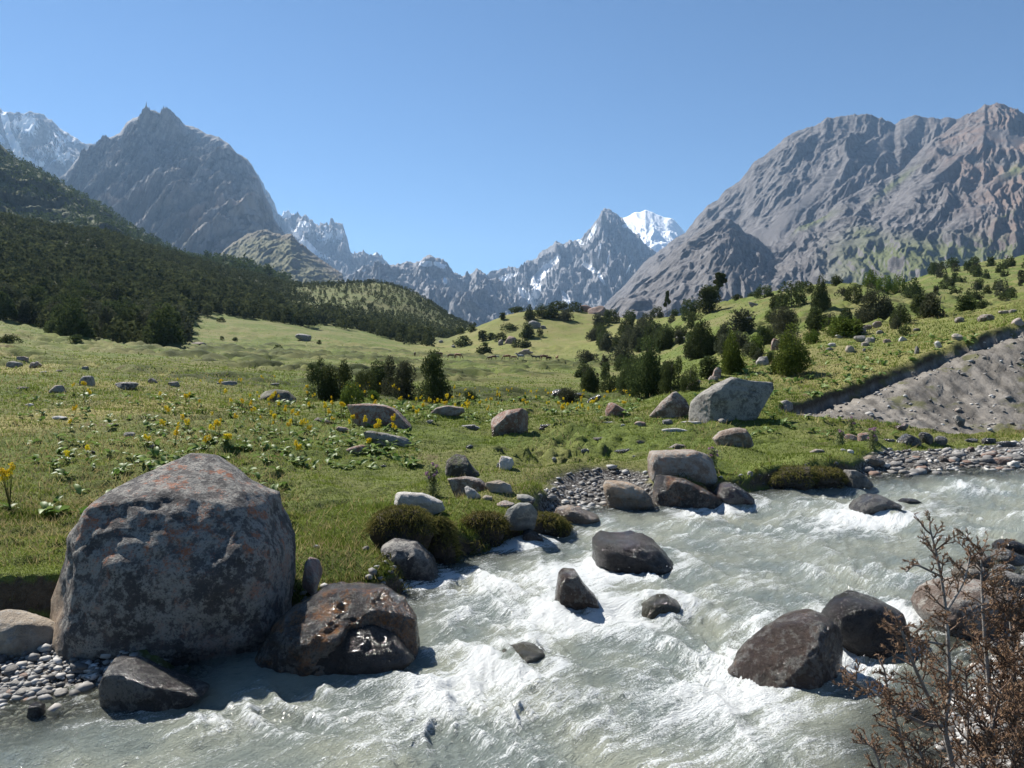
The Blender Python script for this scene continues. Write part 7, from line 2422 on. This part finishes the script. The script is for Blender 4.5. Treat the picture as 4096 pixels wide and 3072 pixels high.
# ------------------------------------------------------------------ the dead juniper in the foreground
def shrub():
    rg = np.random.default_rng(2)
    Y0 = 3.7
    S = lambda u, v, Y=Y0: P(u, v, Y)
    root_pos = S(965, 900, 3.75)
    gz = float(look(np.array(root_pos[0]), np.array(root_pos[1])))
    root_pos[2] = gz
    r = tag(link('dead_juniper_shrub', None, None, None, root_pos), 'dead juniper shrub with grey stems and rust-brown needles in the lower right corner', 'shrub')
    needles_c, needles_d, needles_s = [], [], []

    def tube(pts, r0, r1, seg=6):
        n = len(pts)
        return tube_rings(pts, [r0 + (r1 - r0) * i / (n - 1) for i in range(n)], seg)

    def curve(pts, n):
        pts = np.array(pts, float)
        t = np.linspace(0, len(pts) - 1, n)
        i = np.minimum(t.astype(int), len(pts) - 2)
        f = (t - i)[:, None]
        p0, p1, p2, p3 = pts[np.maximum(i - 1, 0)], pts[i], pts[i + 1], pts[np.minimum(i + 2, len(pts) - 1)]
        return 0.5 * ((2 * p1) + (-p0 + p2) * f + (2 * p0 - 5 * p1 + 4 * p2 - p3) * f ** 2 + (-p0 + 3 * p1 - 3 * p2 + p3) * f ** 3)

    def local(p):
        return np.array(p) - root_pos

    def add_needles(path, dens, ln):
        path = np.array(path)
        seg = np.linalg.norm(np.diff(path, axis=0), axis=1)
        L = seg.sum()
        n = max(3, int(L * dens))
        t = rg.uniform(0.1, 1.0, n) * (len(path) - 1)
        i = np.minimum(t.astype(int), len(path) - 2)
        f = (t - i)[:, None]
        c = path[i] * (1 - f) + path[i + 1] * f
        d = path[i + 1] - path[i]
        d /= np.linalg.norm(d, axis=1)[:, None] + 1e-9
        q = rg.normal(size=(n, 3))
        q -= (q * d).sum(1)[:, None] * d
        q /= np.linalg.norm(q, axis=1)[:, None]
        dd = d * 0.75 + q * 0.65
        needles_c.append(c)
        needles_d.append(dd)
        needles_s.append(ln * rg.uniform(0.6, 1.4, n))

    WV, WF, woff = [], [], [0]

    def twigs(path, n, L0, level, start=0.15):
        path = np.array(path)
        for k in range(n):
            t = start + (1 - start) * (k + rg.uniform(0, 1)) / n
            q = t * (len(path) - 1)
            i = min(int(q), len(path) - 2)
            b = path[i] + (path[i + 1] - path[i]) * (q - i)
            d = path[i + 1] - path[i]
            d /= np.linalg.norm(d) + 1e-9
            s = rg.normal(size=3) * [1.0, 0.75, 0.6]
            s -= s.dot(d) * d
            s /= np.linalg.norm(s) + 1e-9
            dr = d * 0.55 + s * 0.85 + np.array([0, 0, 0.18])
            dr /= np.linalg.norm(dr)
            L = L0 * (1.05 - 0.65 * t) * rg.uniform(0.6, 1.25)
            m = 5
            pp = [b]
            for j in range(m - 1):
                dr = dr + rg.normal(size=3) * 0.16 + np.array([0, 0, 0.06])
                dr /= np.linalg.norm(dr)
                pp.append(pp[-1] + dr * L / (m - 1))
            v, f = tube(pp, 0.0030 if level > 1 else 0.0050, 0.0012, 4)
            WV.append(v)
            WF.append(np.array(f) + woff[0])
            woff[0] += len(v)
            if level < 3 and L > 0.05:
                twigs(pp, int(2 + L * (21 if level == 1 else 24)), L * 0.42, level + 1, 0.15)
                add_needles(pp[2:], 150, 0.016)
            else:
                add_needles(pp, 430, 0.015)

    stems = [
        # points (u, v, Y), root radius, twig count, twig length, bare
        ([(962, 905, 3.75), (955, 800, 3.7), (951, 758, 3.7), (944, 726, 3.68), (949, 700, 3.7), (949, 662, 3.7), (946, 613, 3.72), (941, 576, 3.74), (935, 548, 3.75), (930, 529, 3.75)], 0.017, 26, 0.30, 'tall grey main stem of the dead shrub'),
        ([(985, 905, 3.9), (993, 760, 3.95), (990, 700, 4.0), (985, 640, 4.0), (982, 590, 4.02), (981, 549, 4.05)], 0.018, 38, 0.34, None),
        ([(944, 726, 3.68), (925, 724, 3.6), (900, 712, 3.5), (880, 696, 3.45), (862, 686, 3.4), (853, 680, 3.4)], 0.012, 22, 0.20, 'pale forked side branch reaching left'),
        ([(944, 724, 3.68), (930, 700, 3.62), (915, 668, 3.55), (905, 640, 3.5), (897, 618, 3.5)], 0.011, 20, 0.20, None),
        ([(946, 645, 3.7), (925, 641, 3.6), (905, 636, 3.55), (893, 625, 3.5)], 0.007, 12, 0.14, None),
        ([(942, 577, 3.74), (928, 570, 3.68), (915, 565, 3.65), (906, 572, 3.62)], 0.006, 7, 0.10, None),
        ([(947, 610, 3.72), (962, 585, 3.8), (968, 566, 3.85), (970, 556, 3.85)], 0.007, 14, 0.16, None),
        ([(905, 905, 3.5), (890, 800, 3.45), (875, 752, 3.4), (862, 742, 3.4)], 0.009, 16, 0.16, None),
        ([(930, 905, 3.6), (915, 790, 3.5), (900, 735, 3.5), (890, 700, 3.45), (884, 668, 3.4)], 0.009, 20, 0.18, None),
        ([(1010, 905, 3.9), (1012, 780, 3.9), (1015, 700, 3.95), (1012, 640, 4.0), (1008, 600, 4.0)], 0.016, 44, 0.34, None),
        ([(1030, 905, 3.6), (1045, 780, 3.6), (1040, 700, 3.7), (1046, 640, 3.8)], 0.016, 40, 0.34, None),
        ([(970, 905, 3.4), (978, 800, 3.35), (990, 740, 3.3), (1000, 690, 3.3)], 0.012, 34, 0.26, None),
        ([(1000, 905, 3.3), (1012, 820, 3.2), (1022, 760, 3.2), (1036, 720, 3.2)], 0.012, 34, 0.26, None),
        ([(940, 905, 3.4), (935, 810, 3.35), (925, 770, 3.3), (918, 745, 3.3)], 0.010, 24, 0.18, None),
        ([(985, 905, 4.2), (990, 760, 4.25), (1000, 690, 4.3), (1005, 650, 4.3)], 0.012, 34, 0.30, None),
        ([(960, 905, 4.0), (965, 800, 4.05), (968, 720, 4.1), (965, 670, 4.1)], 0.012, 32, 0.28, None),
        ([(1060, 905, 3.9), (1070, 780, 3.9), (1062, 690, 4.0), (1066, 620, 4.0)], 0.014, 26, 0.34, None),
    ]
    for k, (pts, r0, nt, tl, lab) in enumerate(stems):
        pw = [local(S(*q)) for q in pts]
        if pts[0][1] > 850:
            pw[0] = np.array([pw[0][0] * 0.35, pw[0][1] * 0.5, 0.0])
        path = curve(pw, 14)
        v, f = tube(path, r0, 0.004, 8)
        o = link('branch' if k else 'trunk', mesh_np('branch', v, np.array(f), True), m_deadwood, r)
        if lab:
            o['label'] = lab
        twigs(path, nt, tl, 1, 0.30 if pts[0][1] > 850 else 0.12)
    o = link('twigs', mesh_np('twigs', np.concatenate(WV), np.concatenate(WF), True), m_twig, r)
    o['kind'] = 'stuff'
    c = np.concatenate(needles_c)
    d = np.concatenate(needles_d)
    s = np.concatenate(needles_s)
    n = len(c)
    print('NEEDLES', n)
    d /= np.linalg.norm(d, axis=1)[:, None]
    sd = np.cross(d, rg.normal(size=(n, 3)))
    sd /= np.linalg.norm(sd, axis=1)[:, None]
    w = (s * 0.17)[:, None]
    v = np.stack([c - sd * w, c + sd * w, c + d * s[:, None]], 1).reshape(-1, 3)
    tone = np.repeat(np.clip(rg.uniform(0, 1, n) ** 1.3 * 0.7 + 0.3 * (0.5 + noise(c[:, 0] * 6, c[:, 1] * 6, c[:, 2] * 6)), 0, 1), 3)
    o = link('dead_needles', mesh_np('dead_needles', v, np.arange(3 * n).reshape(-1, 3), False, {'tone': tone}), m_dead, r)
    o['kind'] = 'stuff'


m_twig = rock_mat('brown_dead_twigs', (0.13, 0.075, 0.05), (0.26, 0.18, 0.13), 0, 0, 0, 0.9, 4.0)
shrub()
# ------------------------------------------------------------------ the air of the valley
def build_haze():
    x0, x1, y0, y1, z0, z1 = -19000, 19000, -400, 17500, -60, 2350
    v = [(x, y, z) for z in (z0, z1) for y in (y0, y1) for x in (x0, x1)]
    f = [(0, 2, 3, 1), (4, 5, 7, 6), (0, 1, 5, 4), (2, 6, 7, 3), (0, 4, 6, 2), (1, 3, 7, 5)]
    me = mesh_np('haze', np.array(v, float), np.array(f), False)
    m = bpy.data.materials.new('haze')
    m.use_nodes = True
    nt = m.node_tree
    nt.nodes.remove(nt.nodes['Principled BSDF'])
    pv = nt.nodes.new('ShaderNodeVolumePrincipled')
    pv.inputs['Color'].default_value = (0.42, 0.66, 1.0, 1)
    pv.inputs['Density'].default_value = 0.000042
    pv.inputs['Anisotropy'].default_value = 0.2
    nt.links.new(pv.outputs[0], nt.nodes['Material Output'].inputs['Volume'])
    tag(link('haze', me, m), kind='stuff')


build_haze()
